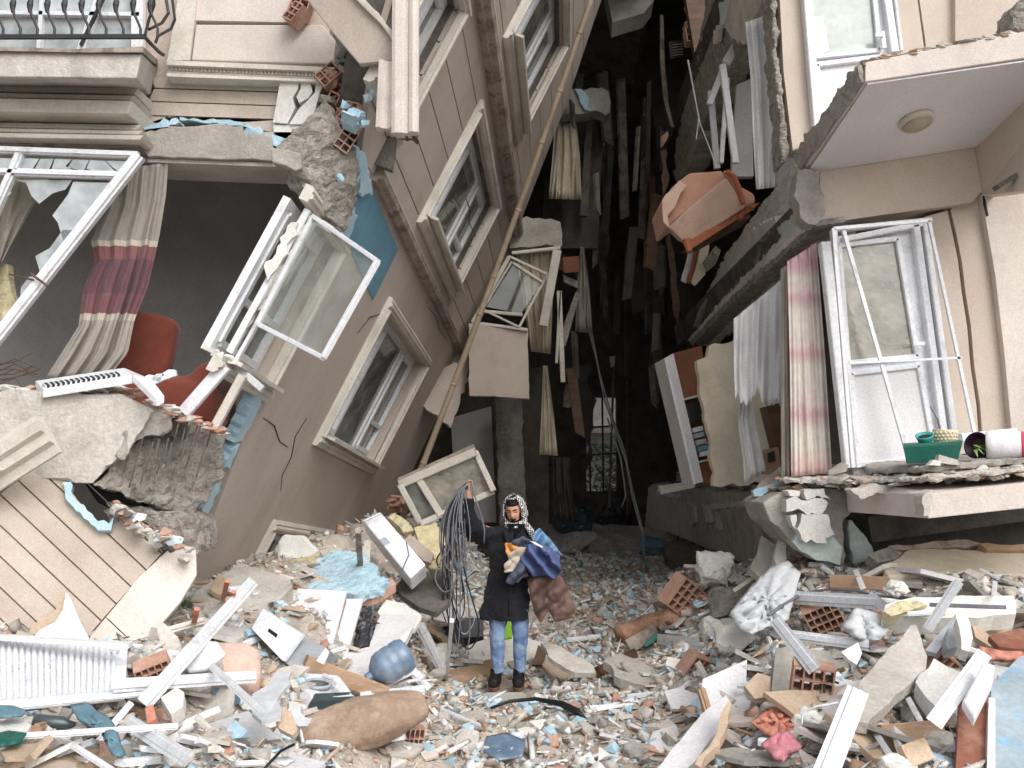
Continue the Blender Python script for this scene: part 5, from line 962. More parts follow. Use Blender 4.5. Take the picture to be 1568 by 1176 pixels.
# --- left
rad = thing('radiator', 'white ribbed panel radiator lying in the rubble at lower left', 'radiator', hit(100, 1085))
rq = pxs([(-70, 972), (196, 987), (192, 1062), (-70, 1085)], base_d(100, 1090, .1) - .22, 0.005, 0.001); rn = nrm(rq)
G().ext(rq, rn * .05).build('panel', 'pvc_white', rad, .008)
for k in range(26):
    t0 = 0.02 + k * .036; a, b = rq[0].lerp(rq[1], t0), rq[3].lerp(rq[2], t0); a2, b2 = a.lerp(b, .05), a.lerp(b, .96); G().beam(a2 - rn * .006, b2 - rn * .006, .022, .018, up=rn, c=.005).build('rib', 'pvc_white', rad)
sheet('top_rail', [(-70, 970), (197, 986), (197, 992), (-70, 977)], base_d(100, 1090, .1) + .25, .07, 'pvc_white', rad); G().beam(rq[0].lerp(rq[1], .87).lerp(rq[2], .2) - rn * .02, rq[0].lerp(rq[1], .94).lerp(rq[2], .2) - rn * .02, .02, .02, up=rn).build('bracket', 'pvc_white', rad)
t = lay('laminate_sheet', 'white triangular panel torn along its edge, leaning on the siding', 'panel', [(48, 980), (60, 965), (85, 952), (96, 934), (101, 906), (108, 916), (122, 950), (139, 982)], 'board_white', .03, .003, D=6.15); sheet('torn_edge', [(42, 978), (46, 962), (66, 946), (85, 935), (86, 918), (98, 904), (102, 907), (97, 935), (86, 953), (60, 967), (50, 981)], 6.2, .03, 'mdf', t, rg=.006, step=.04, k=.003, ref=(48, 980))
stick('window_profile', 'long white plastic window profile leaning diagonally over the debris', 'window profile', (220, 1078), (388, 890), .085, .06, 'pvc_white', la=.15, lb=.45)
stick('window_profile', 'white plastic profile lying level across the leaning one', 'window profile', (174, 1050), (392, 1036), .07, .05, 'pvc_white', .22); stick('window_profile', 'grey edged profile bent beside the mattress', 'window profile', (322, 1018), (402, 1092), .04, .05, 'pvc_white', .25)
stick('window_profile', 'thin white strip lying on the teal cloth', 'window profile', (20, 1128), (272, 1112), .03, .03, 'pvc_white', .14); stick('window_profile', 'white rod crossing the thin strip at lower left', 'window profile', (62, 1110), (172, 1180), .03, .03, 'pvc_white', .14); stick('window_profile', 'broken white skirting pointing to the lower white boards', 'window profile', (194, 1104), (286, 1162), .07, .04, 'pvc_white', .14)
stick('window_profile', 'narrow white rail behind the bottle scraps', 'window profile', (14, 1084), (224, 1062), .025, .03, 'pvc_white', .18)
mt_ = puff([(278, 985), (300, 978), (380, 980), (398, 992), (399, 1030), (384, 1046), (340, 1040), (290, 1030)], base_d(340, 1046, .1), .14, 'mattress', 'fabric_peach', None, .005, b=.045); tag(mt_, 'peach mattress corner sticking out of the left debris', 'mattress')
lay('broken_sheet', 'white broken sheet under the diagonal profile', 'board', [(198, 1000), (235, 985), (262, 1000), (274, 1022), (236, 1030), (196, 1028)], 'board_white', .02, .008, rg=.01); lay('broken_sheet', 'grey splintered board standing beside the triangular panel', 'board', [(238, 955), (248, 952), (256, 958), (272, 976), (284, 1006), (272, 1016), (254, 1000)], 'concrete_pale', .03, .002, rg=.01); lay('plastic_shell', 'white curved plastic shell above the blue crate', 'shell', [(282, 996), (318, 980), (334, 982), (346, 1000), (316, 1022), (288, 1026), (272, 1010)], 'pvc_white', .03, .006, lift=.15, bevel=.01)
lay('crate', 'small blue and white crate under the bent profile', 'crate', [(322, 1058), (356, 1044), (364, 1052), (336, 1074)], 'jug_blue', .12, .004, lift=.1)
lay('foam_block', 'round edged white foam block with black specks, left debris', 'foam', [(246, 1068), (270, 1052), (282, 1060), (280, 1082), (262, 1094)], 'plaster_white', .08, .004, lift=.12, rg=.006); lay('carton', 'orange printed carton scrap in the left debris', 'carton', [(222, 1084), (234, 1078), (240, 1100), (226, 1108)], 'net_orange', .05, .004, lift=.1)
def hb(label, px, py, s, n1, n2, rx, ry, rz, lift=.1, dp=.6):
    R = (Matrix.Rotation(math.radians(rz), 3, 'Z') @ Matrix.Rotation(math.radians(ry), 3, 'Y') @ Matrix.Rotation(math.radians(rx), 3, 'X'))
    return tag(hollow('hollow_brick', hit(px, py, lift), R @ Vector((s, 0, 0)), R @ Vector((0, s * dp, 0)), R @ Vector((0, 0, s)), n1, n2), label, 'brick')
hb('terracotta hollow brick beside the diagonal window profile', 238, 1032, .19, 5, 4, 25, -20, 15, .15); hb('small hollow brick lying near the brown sack', 632, 1128, .13, 4, 2, 10, 5, 20, .06); hb('hollow brick with large cells on the right pile', 1243, 1046, .24, 4, 3, 10, 8, -12, .12); hb('dusty hollow brick under the horizontal white frame', 1262, 946, .26, 5, 4, 20, -25, -15, .15); hb('rust red hollow brick on the rubble beyond the path', 1045, 914, .34, 4, 4, 15, 35, 30, .2); hb('grey filled hollow brick beside the pale stone slab', 1432, 1018, .2, 3, 3, 30, 30, 30, .12); hb('hollow brick lodged under the side beam', 1126, 838, .36, 5, 4, 0, 0, -20, .2); hb('orange hollow brick in the rubble behind the white board', 1062, 1018, .2, 3, 3, 30, 20, 40, .05)
# wrapped concrete slab, cabinet, doors and bag left of the man
lay('concrete_slab', 'tilted grey concrete slab leaning against the leaning wall', 'slab', [(288, 912), (368, 862), (444, 884), (448, 896), (402, 948), (378, 962), (300, 935)], 'concrete_pale', .14, .01, D=7.4, bevel=.01)
lay('stone_block', 'weathered white block with rounded corner near the tilted window', 'block', [(426, 866), (424, 830), (434, 816), (466, 818), (490, 842), (474, 856), (440, 862)], 'plaster_white', .3, .002, D=9.2, bevel=.03, rg=.006); lay('stone_block', 'yellowish rotten board under the weathered block', 'board', [(426, 870), (446, 858), (490, 846), (484, 864), (450, 874)], 'foam_yellow', .2, .01, D=9.0, rg=.01)
bf = lay('insulated_slab', 'broken brick slab coated with bright blue foam', 'slab', [(449, 872), (462, 858), (512, 842), (556, 842), (570, 862), (600, 884), (586, 896), (540, 908), (500, 906), (470, 900), (456, 888)], 'foam_blue', .12, .012, D=8.6, rg=.02)
roughen(bf, .022, .05, .09)
sheet('brick_face', [(458, 876), (470, 868), (512, 894), (505, 912), (486, 908), (468, 896)], 8.4, .08, 'mdf', bf, k=.01, rg=.006); sheet('brick_face', [(500, 906), (560, 902), (600, 884), (606, 894), (570, 914), (512, 918)], 8.5, .08, 'brick', bf, k=.01, rg=.01)
ca = thing('air_conditioner', 'long white air conditioner unit lying tilted behind the blue foam slab', 'air conditioner', hit(640, 885, .1)); q = pxs([(555, 796), (582, 783), (652, 864), (628, 886)], 9.0, .004); G().ext(q, nrm(q) * .22).build('casing', 'pvc_white', ca, .015)
sheet('vent', [(581, 826), (590, 822), (598, 831), (588, 835)], 8.99, .01, 'plastic_grey', ca, k=.004, ref=(628, 886)); sheet('seam', [(557, 799), (584, 786), (585, 787), (558, 800)], 9.3, .01, 'plastic_grey', ca); G().tube([P(622, 830, 9.0), P(626, 850, 8.9), P(618, 868, 8.9), P(610, 890, 8.9)], .006, 5).build('power_cord', 'cable_grey', ca)
stick('metal_pipe', 'rusty bent bracket post left of the air conditioner', 'post', (553, 880), (548, 812), .05, .05, 'trim_dusty', la=.1, lb=.8, prof=False); lay('metal_grating', 'pale perforated metal strip behind the blue foam slab', 'strip', [(552, 850), (560, 826), (568, 830), (566, 862), (556, 874)], 'concrete_pale', .04, .003, D=9.1)
lay('wool_mat', 'yellow ribbed insulation mat beside the air conditioner', 'insulation', [(634, 808), (668, 800), (684, 830), (676, 860), (652, 850), (640, 830)], 'wool_beige', .08, .008, D=10.2, rg=.01); lay('board', 'pink board with blue foam edge beside the wool mat', 'board', [(618, 828), (628, 818), (664, 848), (660, 862), (648, 858)], 'stucco_pink', .1, .006, D=9.6); lay('wool_mat', 'crumbled yellow foam under the long pole', 'foam', [(594, 792), (604, 786), (626, 800), (634, 812), (618, 816)], 'foam_yellow', .1, .006, D=10.6, rg=.01)
lay('bucket', 'pale cylindrical bucket on its side below the wool mat', 'bucket', [(656, 860), (676, 852), (680, 868), (672, 872), (656, 870)], 'wool_beige', .12, .004, D=9.6, bevel=.02)
lay('dark_board', 'charcoal board lying flat left of the cables', 'board', [(604, 900), (622, 878), (690, 876), (690, 920), (668, 938), (642, 930), (616, 912)], 'concrete_dark', .05, .012, D=8.9)
CD = base_d(432, 1012, .05) - .05; cb = thing('cabinet', 'white overturned cabinet with dark slot, left of the man', 'cabinet', hit(440, 1020, .1)); G().ext(pxs([(384, 962), (402, 931), (462, 970), (432, 1012)], CD, .006), (0.02, .05, -.02)).build('door', 'pvc_white', cb, .008)
sheet('slot', [(410, 966), (412, 962), (425, 971), (423, 976)], CD - .01, .01, 'cable_black', cb, k=.006, ref=(432, 1012)); G().ext(pxs([(432, 1012), (461, 970), (505, 996), (480, 1022), (450, 1024)], CD + .01, .008), (.02, .3, -.1)).build('side', 'plastic_grey', cb, .008); sheet('inner_flap', [(484, 1012), (498, 992), (504, 1000), (496, 1018)], CD - .1, .02, 'pvc_white', cb)
lay('white_board', 'large clean white door panel leaning behind the cabinet', 'panel', [(436, 950), (456, 901), (531, 905), (506, 1000), (462, 972)], 'board_white', .03, .006, D=7.9); lay('white_board', 'narrow white door panel right of the large one', 'panel', [(508, 1004), (531, 917), (556, 917), (530, 1007)], 'board_white', .03, .005, D=7.85)
bg_ = puff([(536, 992), (550, 940), (560, 918), (574, 930), (572, 960), (566, 988), (552, 996)], base_d(552, 996, .05) - .1, .2, 'rubbish_bag', 'bag_black', None, .004, b=.03); roughen(bg_, .03, .08, .12); tag(bg_, 'crumpled black rubbish bag behind the white door panels', 'bag')
lay('wall_board', 'large dusty white board sloping down to the blue jug', 'board', [(510, 1026), (520, 1002), (566, 990), (584, 935), (610, 925), (643, 940), (612, 1000), (566, 1042)], 'board_white', .05, .011, D=7.4, rg=.003); lay('board', 'cracked pale board behind the large dusty one', 'board', [(578, 938), (592, 918), (620, 924), (646, 942), (634, 964), (600, 956)], 'plaster_white', .04, .009, D=8.3, rg=.005)
jug = thing('water_jug', 'blue plastic water jug lying in front of the large dusty board', 'jug', hit(590, 1048, .02)); jc = P(571, 1033, 7.25); ja = (P(624, 1000, 7.35) - jc).normalized(); g = G(); g.smooth = True
g.lathe(jc, ja, [(.02, -.02), (.06, .0), (.115, .05), (.128, .09), (.122, .11), (.13, .13), (.13, .17), (.122, .185), (.13, .2), (.13, .25), (.118, .285), (.08, .3)], 24); g.build('body', 'jug_blue', jug); g = G(); g.lathe(jc - ja * .02, ja, [(.035, -.03), (.035, .01)], 16); g.build('cap', 'jug_blue', jug)
stick('timber_beam', 'broken timber beam with raw orange edge, left centre', 'beam', (466, 1016), (590, 1064), .12, .1, 'wood', .12, prof=False); lay('painted_plank', 'white painted face of a plank above the timber beam', 'plank', [(470, 1014), (480, 1010), (596, 1056), (590, 1062)], 'trim_white', .03, .006, lift=.14)
wm = thing('washing_machine', 'white washing machine tipped on its back behind the brown sack', 'washing machine', hit(480, 1100, .05)); d0 = base_d(470, 1098, .05) + .1
A = [P(428, 1072, d0 + .15), P(453, 1030, d0 + .4), P(516, 1036, d0 + .5), P(540, 1068, d0 + .25), P(478, 1070, d0 + .02)]
G().ext([P(452, 1030, d0 + .45), P(518, 1034, d0 + .5), P(542, 1066, d0 + .25), P(477, 1070, d0)], (0, .06, -.02)).build('top', 'pvc_white', wm, .012)
G().ext([P(425, 1076, d0 + .1), P(452, 1030, d0 + .46), P(477, 1070, d0 + .0), P(470, 1096, d0 - .02), P(446, 1096, d0 + .05)], (.05, .1, 0)).build('side', 'pvc_white', wm, .01)
G().ext([P(477, 1071, d0 - .01), P(541, 1068, d0 + .24), P(528, 1088, d0 + .2), P(482, 1102, d0 - .03), P(470, 1084, d0 - .02)], (0, .1, .02)).build('front', 'appliance_dark', wm, .01)
tp = Plane(P(452, 1030, d0 + .45), P(518, 1034, d0 + .5) - P(452, 1030, d0 + .45), P(477, 1070, d0) - P(452, 1030, d0 + .45)); cc_ = tp.at(487, 1048, .01); g = G(); g.smooth = True; g.lathe(cc_, tp.n, [(.082, -.01), (.086, .012), (.074, .014), (.07, .004), (.001, .002)], 28); g.build('door_ring', 'plastic_grey', wm); g = G(); g.lathe(cc_, tp.n, [(.069, .0), (.069, .006), (.001, .0065)], 28); g.build('porthole', 'appliance_dark', wm); G().tube([tp.at(496, 1034, .02), tp.at(510, 1040, .03), tp.at(518, 1050, .03), tp.at(514, 1056, .02)], .014, 6).build('handle', 'pvc_white', wm)
lay('plastic_sheet', 'translucent plastic sheet draped left of the washing machine', 'plastic', [(384, 1070), (420, 1030), (446, 1028), (424, 1072), (430, 1098), (400, 1104), (386, 1092)], 'plastic_film', .02, .008, lift=.15, rg=.015)
lay('board', 'broken tan fibreboard piece below the washing machine', 'board', [(422, 1104), (434, 1082), (446, 1090), (456, 1116), (448, 1126), (428, 1116)], 'mdf', .03, .003, lift=.12, rg=.006); lay('plastic_bag', 'crumpled clear plastic bag beside the fibreboard piece', 'plastic', [(446, 1090), (462, 1080), (478, 1100), (470, 1112), (456, 1112)], 'plastic_film', .08, .003, lift=.1, rg=.02, step=.03)
lay('board', 'big white board in the lower left foreground', 'board', [(290, 1118), (380, 1088), (452, 1150), (450, 1166), (400, 1172), (338, 1192)], 'board_white', .03, .008, D=5.2, lift=.1); lay('board', 'second white board overlapping at the lower edge', 'board', [(320, 1196), (340, 1160), (420, 1150), (498, 1166), (470, 1196)], 'board_white', .03, .008, D=4.95); lay('board', 'pinkish board at the very bottom left corner', 'board', [(-40, 1168), (60, 1160), (118, 1168), (114, 1196), (-40, 1196)], 'stucco_pink', .05, .006, D=4.6)
lay('board', 'tan cardboard piece at the lower left edge', 'cardboard', [(0, 1150), (20, 1140), (60, 1138), (58, 1158), (8, 1160)], 'mdf', .02, .008, lift=.12); lay('board', 'dusty white scrap left of the teal cloth', 'board', [(-20, 1110), (30, 1098), (48, 1110), (40, 1122), (-20, 1128)], 'plaster_white', .03, .009, lift=.12, rg=.008)
# brown stuffed sack
sk = G(); sk.smooth = True; S = [(450, 1140, .03), (456, 1136, .10), (480, 1128, .15), (520, 1116, .18), (560, 1106, .185), (590, 1098, .175), (612, 1092, .15), (630, 1086, .12), (642, 1083, .11), (652, 1081, .095), (657, 1080, .03)]
dS = base_d(540, 1150, .05) + .15; pts = [P(x, y, dS + (x - 450) * .0016) for x, y, r in S]; n = 28; rings = []
for i, (p, q) in enumerate(zip(pts, S)):
    tdir = (pts[min(i + 1, len(pts) - 1)] - pts[max(i - 1, 0)]).normalized(); X = tdir.cross(Vector((0, 0, 1))).normalized(); Y = X.cross(tdir)
    rings.append([p + (X * math.cos(2 * math.pi * j / n) * 1.15 + Y * math.sin(2 * math.pi * j / n) * .9) * q[2] * (1 + .1 * noise.noise((j * .5, i * .9, 1)) + .05 * noise.noise((j * 1.7, i * 1.5, 3))) for j in range(n)])
sk.loft(rings); so_ = sk.build('stuffed_sack', 'sack_brown'); so_.modifiers.new('subsurf', 'SUBSURF').levels = 1; so_.modifiers['subsurf'].render_levels = 2; roughen(so_, .014, .04, .3); tag(so_, 'long dusty brown stuffed sack lying in the foreground', 'sack')
tgt = G().beam(P(462, 1142, dS - .24), P(580, 1118, dS - .1), .02, .02); 
# teal cloth and small coloured scraps, left foreground
def rumple(name, label, cat, l, m, lift=.1, amp=.05, k=.006, parent=None, D=None, seed=2, sc=.2, fold=False):
    """crumpled cloth: a filled outline with folds"""
    ref = max(l, key=lambda p: p[1]); D = D or base_d(min(max(ref[0], 0), 1567), min(ref[1], 1172), lift); xs_ = [p[0] for p in l]; ys_ = [p[1] for p in l]; cx, cy = sum(xs_) / len(l), sum(ys_) / len(l); rings = 12 if fold else 7; g = G(); g.smooth = True
    N = 64 if fold else 40; per = []
    seg = [(l[i], l[(i + 1) % len(l)]) for i in range(len(l))]
    for j in range(N):
        t = j / N * len(l); i = int(t); f = t - i; a, b = seg[i]; per.append((a[0] + (b[0] - a[0]) * f, a[1] + (b[1] - a[1]) * f))
    vs = []; 
    for r in range(1, rings + 1):
        for x, y in per:
            px, py = cx + (x - cx) * r / rings, cy + (y - cy) * r / rings; q = noise.noise((px * sc * .3 + seed, py * sc * .3, seed)) + .5 * noise.noise((px * sc * .8, py * sc * .8 + seed, 2))
            if fold: a_ = seed * 1.3; q = math.sin((px * math.cos(a_) * .55 + py * .35 + 5 * noise.noise((px * .05, py * .05, seed))) * .5) * .85 + .25 * noise.noise((px * .16, py * .1 + seed, 2))
            vs.append(P(px, py, D + (ref[1] - py) * k - amp * (1.3 - (r / rings) ** 3) + q * amp * 1.6))
    c = P(cx, cy, D + (ref[1] - cy) * k - amp); fs = [[r * N + j, r * N + (j + 1) % N, (r + 1) * N + (j + 1) % N, (r + 1) * N + j] for r in range(rings - 1) for j in range(N)] + [[len(vs), (j + 1) % N, j] for j in range(N)]
    g.add(vs + [c], fs); o = g.build(name, m, parent); s = o.modifiers.new('solid', 'SOLIDIFY'); s.thickness = .012; s.offset = 1
    return tag(o, label, cat, kind='thing') if parent is None else o
rumple('cloth', 'faded teal cloth strewn over the lower left debris', 'cloth', [(108, 1082), (134, 1078), (148, 1092), (164, 1100), (178, 1120), (182, 1140), (190, 1158), (180, 1162), (168, 1142), (160, 1122), (140, 1112), (118, 1098)], 'tarp_teal', .15, .03); rumple('cloth', 'teal mesh scrap at the left picture edge', 'cloth', [(-20, 1082), (18, 1084), (40, 1090), (34, 1098), (-20, 1102)], 'tarp_teal', .15, .02); rumple('cloth', 'green plastic scrap at the left picture edge', 'plastic', [(-20, 1130), (14, 1122), (40, 1126), (30, 1140), (-20, 1148)], 'plastic_green', .12, .02); rumple('cloth', 'blue speckled cloth scrap in the path near the bottom edge', 'cloth', [(745, 1130), (775, 1124), (804, 1136), (800, 1160), (764, 1166), (740, 1152)], 'jug_blue', .03, .02, .01)
bt = thing('bottle', 'dark bottle with pale neck lying in the lower left debris', 'bottle', hit(70, 1118, .1)); g = G(); g.smooth = True; g.lathe(hit(52, 1104, .14), (1, .1, -.12), [(.03, 0), (.036, .01), (.036, .14), (.02, .17), (.014, .2)], 14); g.build('glass', 'appliance_dark', bt)
for k, (x, y) in enumerate(((342, 902), (352, 918), (296, 944))): stick('roof_batten', ['short rust red strip sticking up by the concrete slab', 'curved rust red strip below the first one', 'rust red strip near the grass tuft'][k], 'strip', (x, y + 14), (x + 6, y - 12), .035, .02, 'net_orange', la=.1, lb=.5, prof=False)
gt = thing('grass_tuft', 'small green grass tuft beside the fallen siding', 'grass', P(282, 930, 7.2))
for k in range(60): a = P(272 + r6.uniform(-10, 16), 926 + r6.uniform(-6, 8), 7.1 + r6.uniform(-.1, .1)); e = Vector((r6.uniform(-.02, .12), r6.uniform(-.06, .06), r6.uniform(.02, .12))); G().add([a - Vector((.003, 0, 0)), a + Vector((.003, 0, 0)), a + e], [[0, 1, 2]]).build('blade', 'grass', gt)
# window frame behind the man
w = thing('window_frame', 'white window frame with two panes lying tilted behind the man', 'window frame', P(690, 800, 12)); fq = {'a': (612, 742), 'b': (728, 692), 'c': (756, 752), 'd': (644, 802), 'e': (640, 732), 'f': (676, 790), 'g': (700, 706), 'h': (722, 765)}
for a, b, t in (('a', 'b', .1), ('b', 'c', .07), ('c', 'd', .07), ('d', 'a', .07), ('e', 'f', .08), ('g', 'h', .0)):
    if t: G().beam(P(*fq[a], 11.8), P(*fq[b], 11.7), t, .08, up=(0, 1, 0), c=.01).build('frame_bar', 'trim_white', w)
sheet('pane', [(642, 736), (728, 698), (752, 750), (678, 786)], 11.8, .006, 'glass_foil', w); sheet('pane', [(616, 746), (638, 736), (672, 790), (648, 798)], 11.8, .006, 'glass_window', w); G().beam(P(612, 738, 11.85), P(728, 686, 11.8), .05, .1).build('outer_rail', 'trim_dusty', w)
for k in range(16): c = P(596 + r6.uniform(0, 26), 760 + r6.uniform(0, 26), 13 + r6.uniform(-.3, .3)); s = .07; tag(nub(c, s, s, (s * .5), r6).build('brick_fragment', 'brick'), 'red brick fragment heaped by the wall behind the pole', 'brick', 'bricks heaped behind the pole')
# --- behind and right of the man
lay('sofa_slab', 'thick white slab with rusty layered edge behind the man', 'slab', [(686, 1018), (712, 990), (764, 972), (800, 975), (840, 985), (830, 1006), (740, 1024), (700, 1030)], 'plaster_white', .16, .012, D=9.9, rg=.005); lay('board', 'layered brown edge under the thick white slab', 'board', [(664, 1030), (700, 1024), (760, 1008), (770, 1020), (712, 1042), (670, 1048)], 'wood', .1, .012, D=9.4, rg=.01)
stick('window_profile', 'white profile standing slanted left of the cables', 'window profile', (680, 1030), (642, 956), .09, .06, 'pvc_white', la=.1, lb=.4); stick('pipe', 'thin white pipe standing upright among the cables', 'pipe', (684, 1040), (692, 950), .03, .03, 'pvc_white', la=.05, lb=.8, prof=False); stick('window_profile', 'white angle profile in front of the blue jug', 'window profile', (580, 1046), (632, 1024), .09, .07, 'pvc_white', .12); stick('window_profile', 'white frame corner pointing right of the jug', 'window profile', (626, 1020), (656, 1056), .07, .05, 'pvc_white', .12); stick('window_profile', 'long white profile lying above the brown sack', 'window profile', (552, 1068), (650, 1056), .07, .05, 'pvc_white', .12)
lump('concrete_chunk', 'rounded pale concrete chunk between the jug and the man', 'rubble', hit(660, 1012, .1), (.17, .15, .17), 'concrete_pale', seed=3); lump('concrete_chunk', 'low concrete chunk below the rounded pale one', 'rubble', hit(664, 1034, .05), (.16, .12, .09), 'concrete', seed=4); lay('board', 'white panel with tan side behind the cable loops', 'board', [(664, 948), (680, 914), (706, 922), (714, 944), (690, 954)], 'board_white', .06, .003, D=10.2); lay('cloth', 'lime green scrap seen between the man\'s knees', 'cloth', [(768, 948), (782, 946), (784, 976), (770, 978)], 'cloth_green', .05, .003, D=10.2); lay('board', 'black box behind the cable loops', 'box', [(672, 946), (740, 946), (740, 974), (690, 978)], 'bag_black', .2, .004, D=10.4)
lay('concrete_slab', 'cream tile slab leaning right of the man\'s boots', 'slab', [(828, 984), (850, 986), (902, 1014), (912, 1030), (880, 1030), (848, 1012)], 'concrete_pale', .05, .009, lift=.12, rg=.008); lay('picture_frame', 'small brown frame standing right of the man\'s boots', 'frame', [(815, 1018), (824, 988), (838, 994), (832, 1018)], 'wood_dark', .04, .003, lift=.08); lay('board', 'tan board under the cream tile slab', 'board', [(830, 1018), (842, 1000), (884, 1032), (900, 1038), (850, 1040)], 'mdf', .04, .01, lift=.05)
g = G(); g.smooth = True; g.tube([hit(952, 972, .12), hit(990, 957, .14), hit(1034, 942, .16)], [.1, .105, .09], 14); tag(g.build('rolled_rug', 'rug'), 'rolled speckled rug lying on the rubble beyond the path', 'rug'); lay('plastic_tube', 'dark green plastic tube end below the rolled rug', 'tube', [(984, 988), (1004, 968), (1010, 974), (1000, 984), (990, 990)], 'plastic_green', .06, .004, lift=.08)
stick('plank', 'grey plank lying below the rolled rug', 'plank', (962, 990), (1006, 966), .14, .03, 'trim_dusty', .08, prof=False); stick('window_profile', 'broken white profile right of the green tube', 'window profile', (1006, 978), (1070, 986), .1, .06, 'pvc_white', .12); stick('plank', 'dark brown splintered plank on the path edge', 'plank', (916, 1028), (972, 1000), .09, .05, 'wood_dark', .08, prof=False); stick('window_profile', 'thin white skirting strip in the middle of the path', 'window profile', (868, 980), (920, 974), .05, .03, 'pvc_white', .05); stick('window_profile', 'white skirting in the foreground below the rubble path', 'window profile', (730, 1144), (802, 1124), .05, .03, 'pvc_white', .06); stick('window_profile', 'slim white strip left of the black rubber hose', 'window profile', (676, 1086), (738, 1112), .03, .02, 'pvc_white', .05)
g = G(); g.smooth = True; g.tube([hit(752, 1084, .05), hit(780, 1074, .08), hit(820, 1070, .1), hit(860, 1078, .1), hit(884, 1090, .06), hit(896, 1100, .03)], [.012, .014, .016, .026, .03, .01], 8); tag(g.build('hose', 'cable_black'), 'black rubber hose lying across the path in front of the man', 'hose')
lay('board', 'large white panel standing in the right foreground', 'panel', [(1072, 1096), (1076, 1040), (1144, 1010), (1142, 1060), (1118, 1078), (1090, 1110)], 'board_white', .04, .004, lift=.1); lay('board', 'long pale board sloping down to the bottom edge', 'board', [(985, 1200), (1040, 1136), (1074, 1094), (1112, 1064), (1120, 1080), (1100, 1116), (1064, 1166), (1030, 1200)], 'board_white', .05, .007, D=5.35, rg=.003); t = lay('fibreboard', 'tan torn core along the long pale board', 'board', [(1064, 1170), (1100, 1116), (1104, 1090), (1118, 1070), (1110, 1120), (1074, 1176)], 'mdf', .06, .006, D=5.3, rg=.008)
lay('board', 'white broken boards behind the long pale board', 'board', [(980, 1150), (1000, 1120), (1034, 1108), (1040, 1124), (1016, 1150)], 'board_white', .03, .009, lift=.06, rg=.008); lump('concrete_chunk', 'grey round stone near the bottom edge of the path', 'rubble', hit(976, 1148, .04), (.13, .1, .07), 'concrete', seed=8); lay('board', 'grey concrete plate on the path right of centre', 'slab', [(924, 1012), (950, 1000), (985, 1012), (1010, 1030), (990, 1050), (950, 1040)], 'concrete_pale', .08, .012, lift=.05, rg=.012)
lump('concrete_chunk', 'big white plaster boulder at the right edge of the gap', 'rubble', hit(1096, 872, .2), (.2, .18, .2), 'plaster_white', seed=12, n=30, rgh=(.02, .06, .1)); lump('concrete_chunk', 'square white block on the slope right of the rug', 'rubble', hit(1094, 958, .1), (.16, .14, .13), 'plaster_white', seed=14); lump('concrete_chunk', 'rough grey boulder beside the plastic sheet', 'rubble', hit(1112, 922, .12), (.18, .15, .17), 'concrete_rough', seed=15); lump('concrete_chunk', 'pale concrete chunk below the plastic sheet', 'rubble', hit(1130, 980, .12), (.2, .16, .18), 'concrete_pale', seed=16)
rumple('plastic_sheet', 'large grey plastic sheet draped over the right pile', 'plastic', [(1118, 940), (1150, 900), (1182, 868), (1206, 860), (1226, 880), (1216, 912), (1206, 950), (1172, 962), (1150, 972), (1130, 962)], 'plastic_film', .3, .1, .012, sc=.3); rumple('plastic_sheet', 'crumpled clear film on the right pile near the brick', 'plastic', [(1290, 960), (1310, 932), (1340, 940), (1360, 966), (1345, 982), (1312, 978)], 'plastic_film', .2, .05); lay('board', 'cream speckled tile tilted below the plastic sheet', 'tile', [(1096, 982), (1126, 950), (1156, 972), (1132, 992), (1108, 990)], 'plaster_white', .04, .009, lift=.15)
g = G(); g.smooth = True; g.lathe(hit(1136, 986, .12), (.6, -.6, .4), [(.05, -.03), (.075, -.03), (.085, 0), (.075, .03), (.05, .03), (.05, -.03)], 20, cap=False); tag(g.build('rubber_ring', 'cable_black'), 'black rubber ring on the right pile', 'ring')
# --- right pile
for a, b, w_, lab, la, lb in (((1186, 948), (1248, 1026), .085, 'white hollow window profile pointing at the brick with large cells', .35, .3), ((1204, 914), (1340, 922), .1, 'white window frame rail lying across the right pile', .3, .3), ((1206, 972), (1330, 988), .07, 'second white rail below the frame across the right pile', .2, .2), ((1420, 964), (1468, 890), .06, 'white profile standing upright on the right pile', .3, .6), ((1390, 940), (1448, 936), .03, 'thin white strip crossing the upright profile', .35, .35), ((1262, 1190), (1314, 1056), .11, 'wide dirty white frame leaning in the right foreground', .2, .35), ((1430, 1108), (1508, 1000), .075, 'white metal edged frame beside the red board', .25, .4), ((1390, 1068), (1416, 1116), .03, 'small white rod between the pale slab and plank', .15, .1), ((1330, 910), (1366, 940), .07, 'short white rail behind the stone dust heap', .3, .3), ((1524, 890), (1522, 912), .03, 'short white peg under the cream slab', .2, .4), ((1310, 872), (1322, 902), .04, 'small white stick poking from the right pile', .2, .4), ((1334, 1112), (1364, 1158), .03, 'white plastic tube below the pale stone slab', .1, .1)):
    stick('window_profile', lab, 'window profile', a, b, w_, w_ * .7, 'pvc_white', la=la, lb=lb)
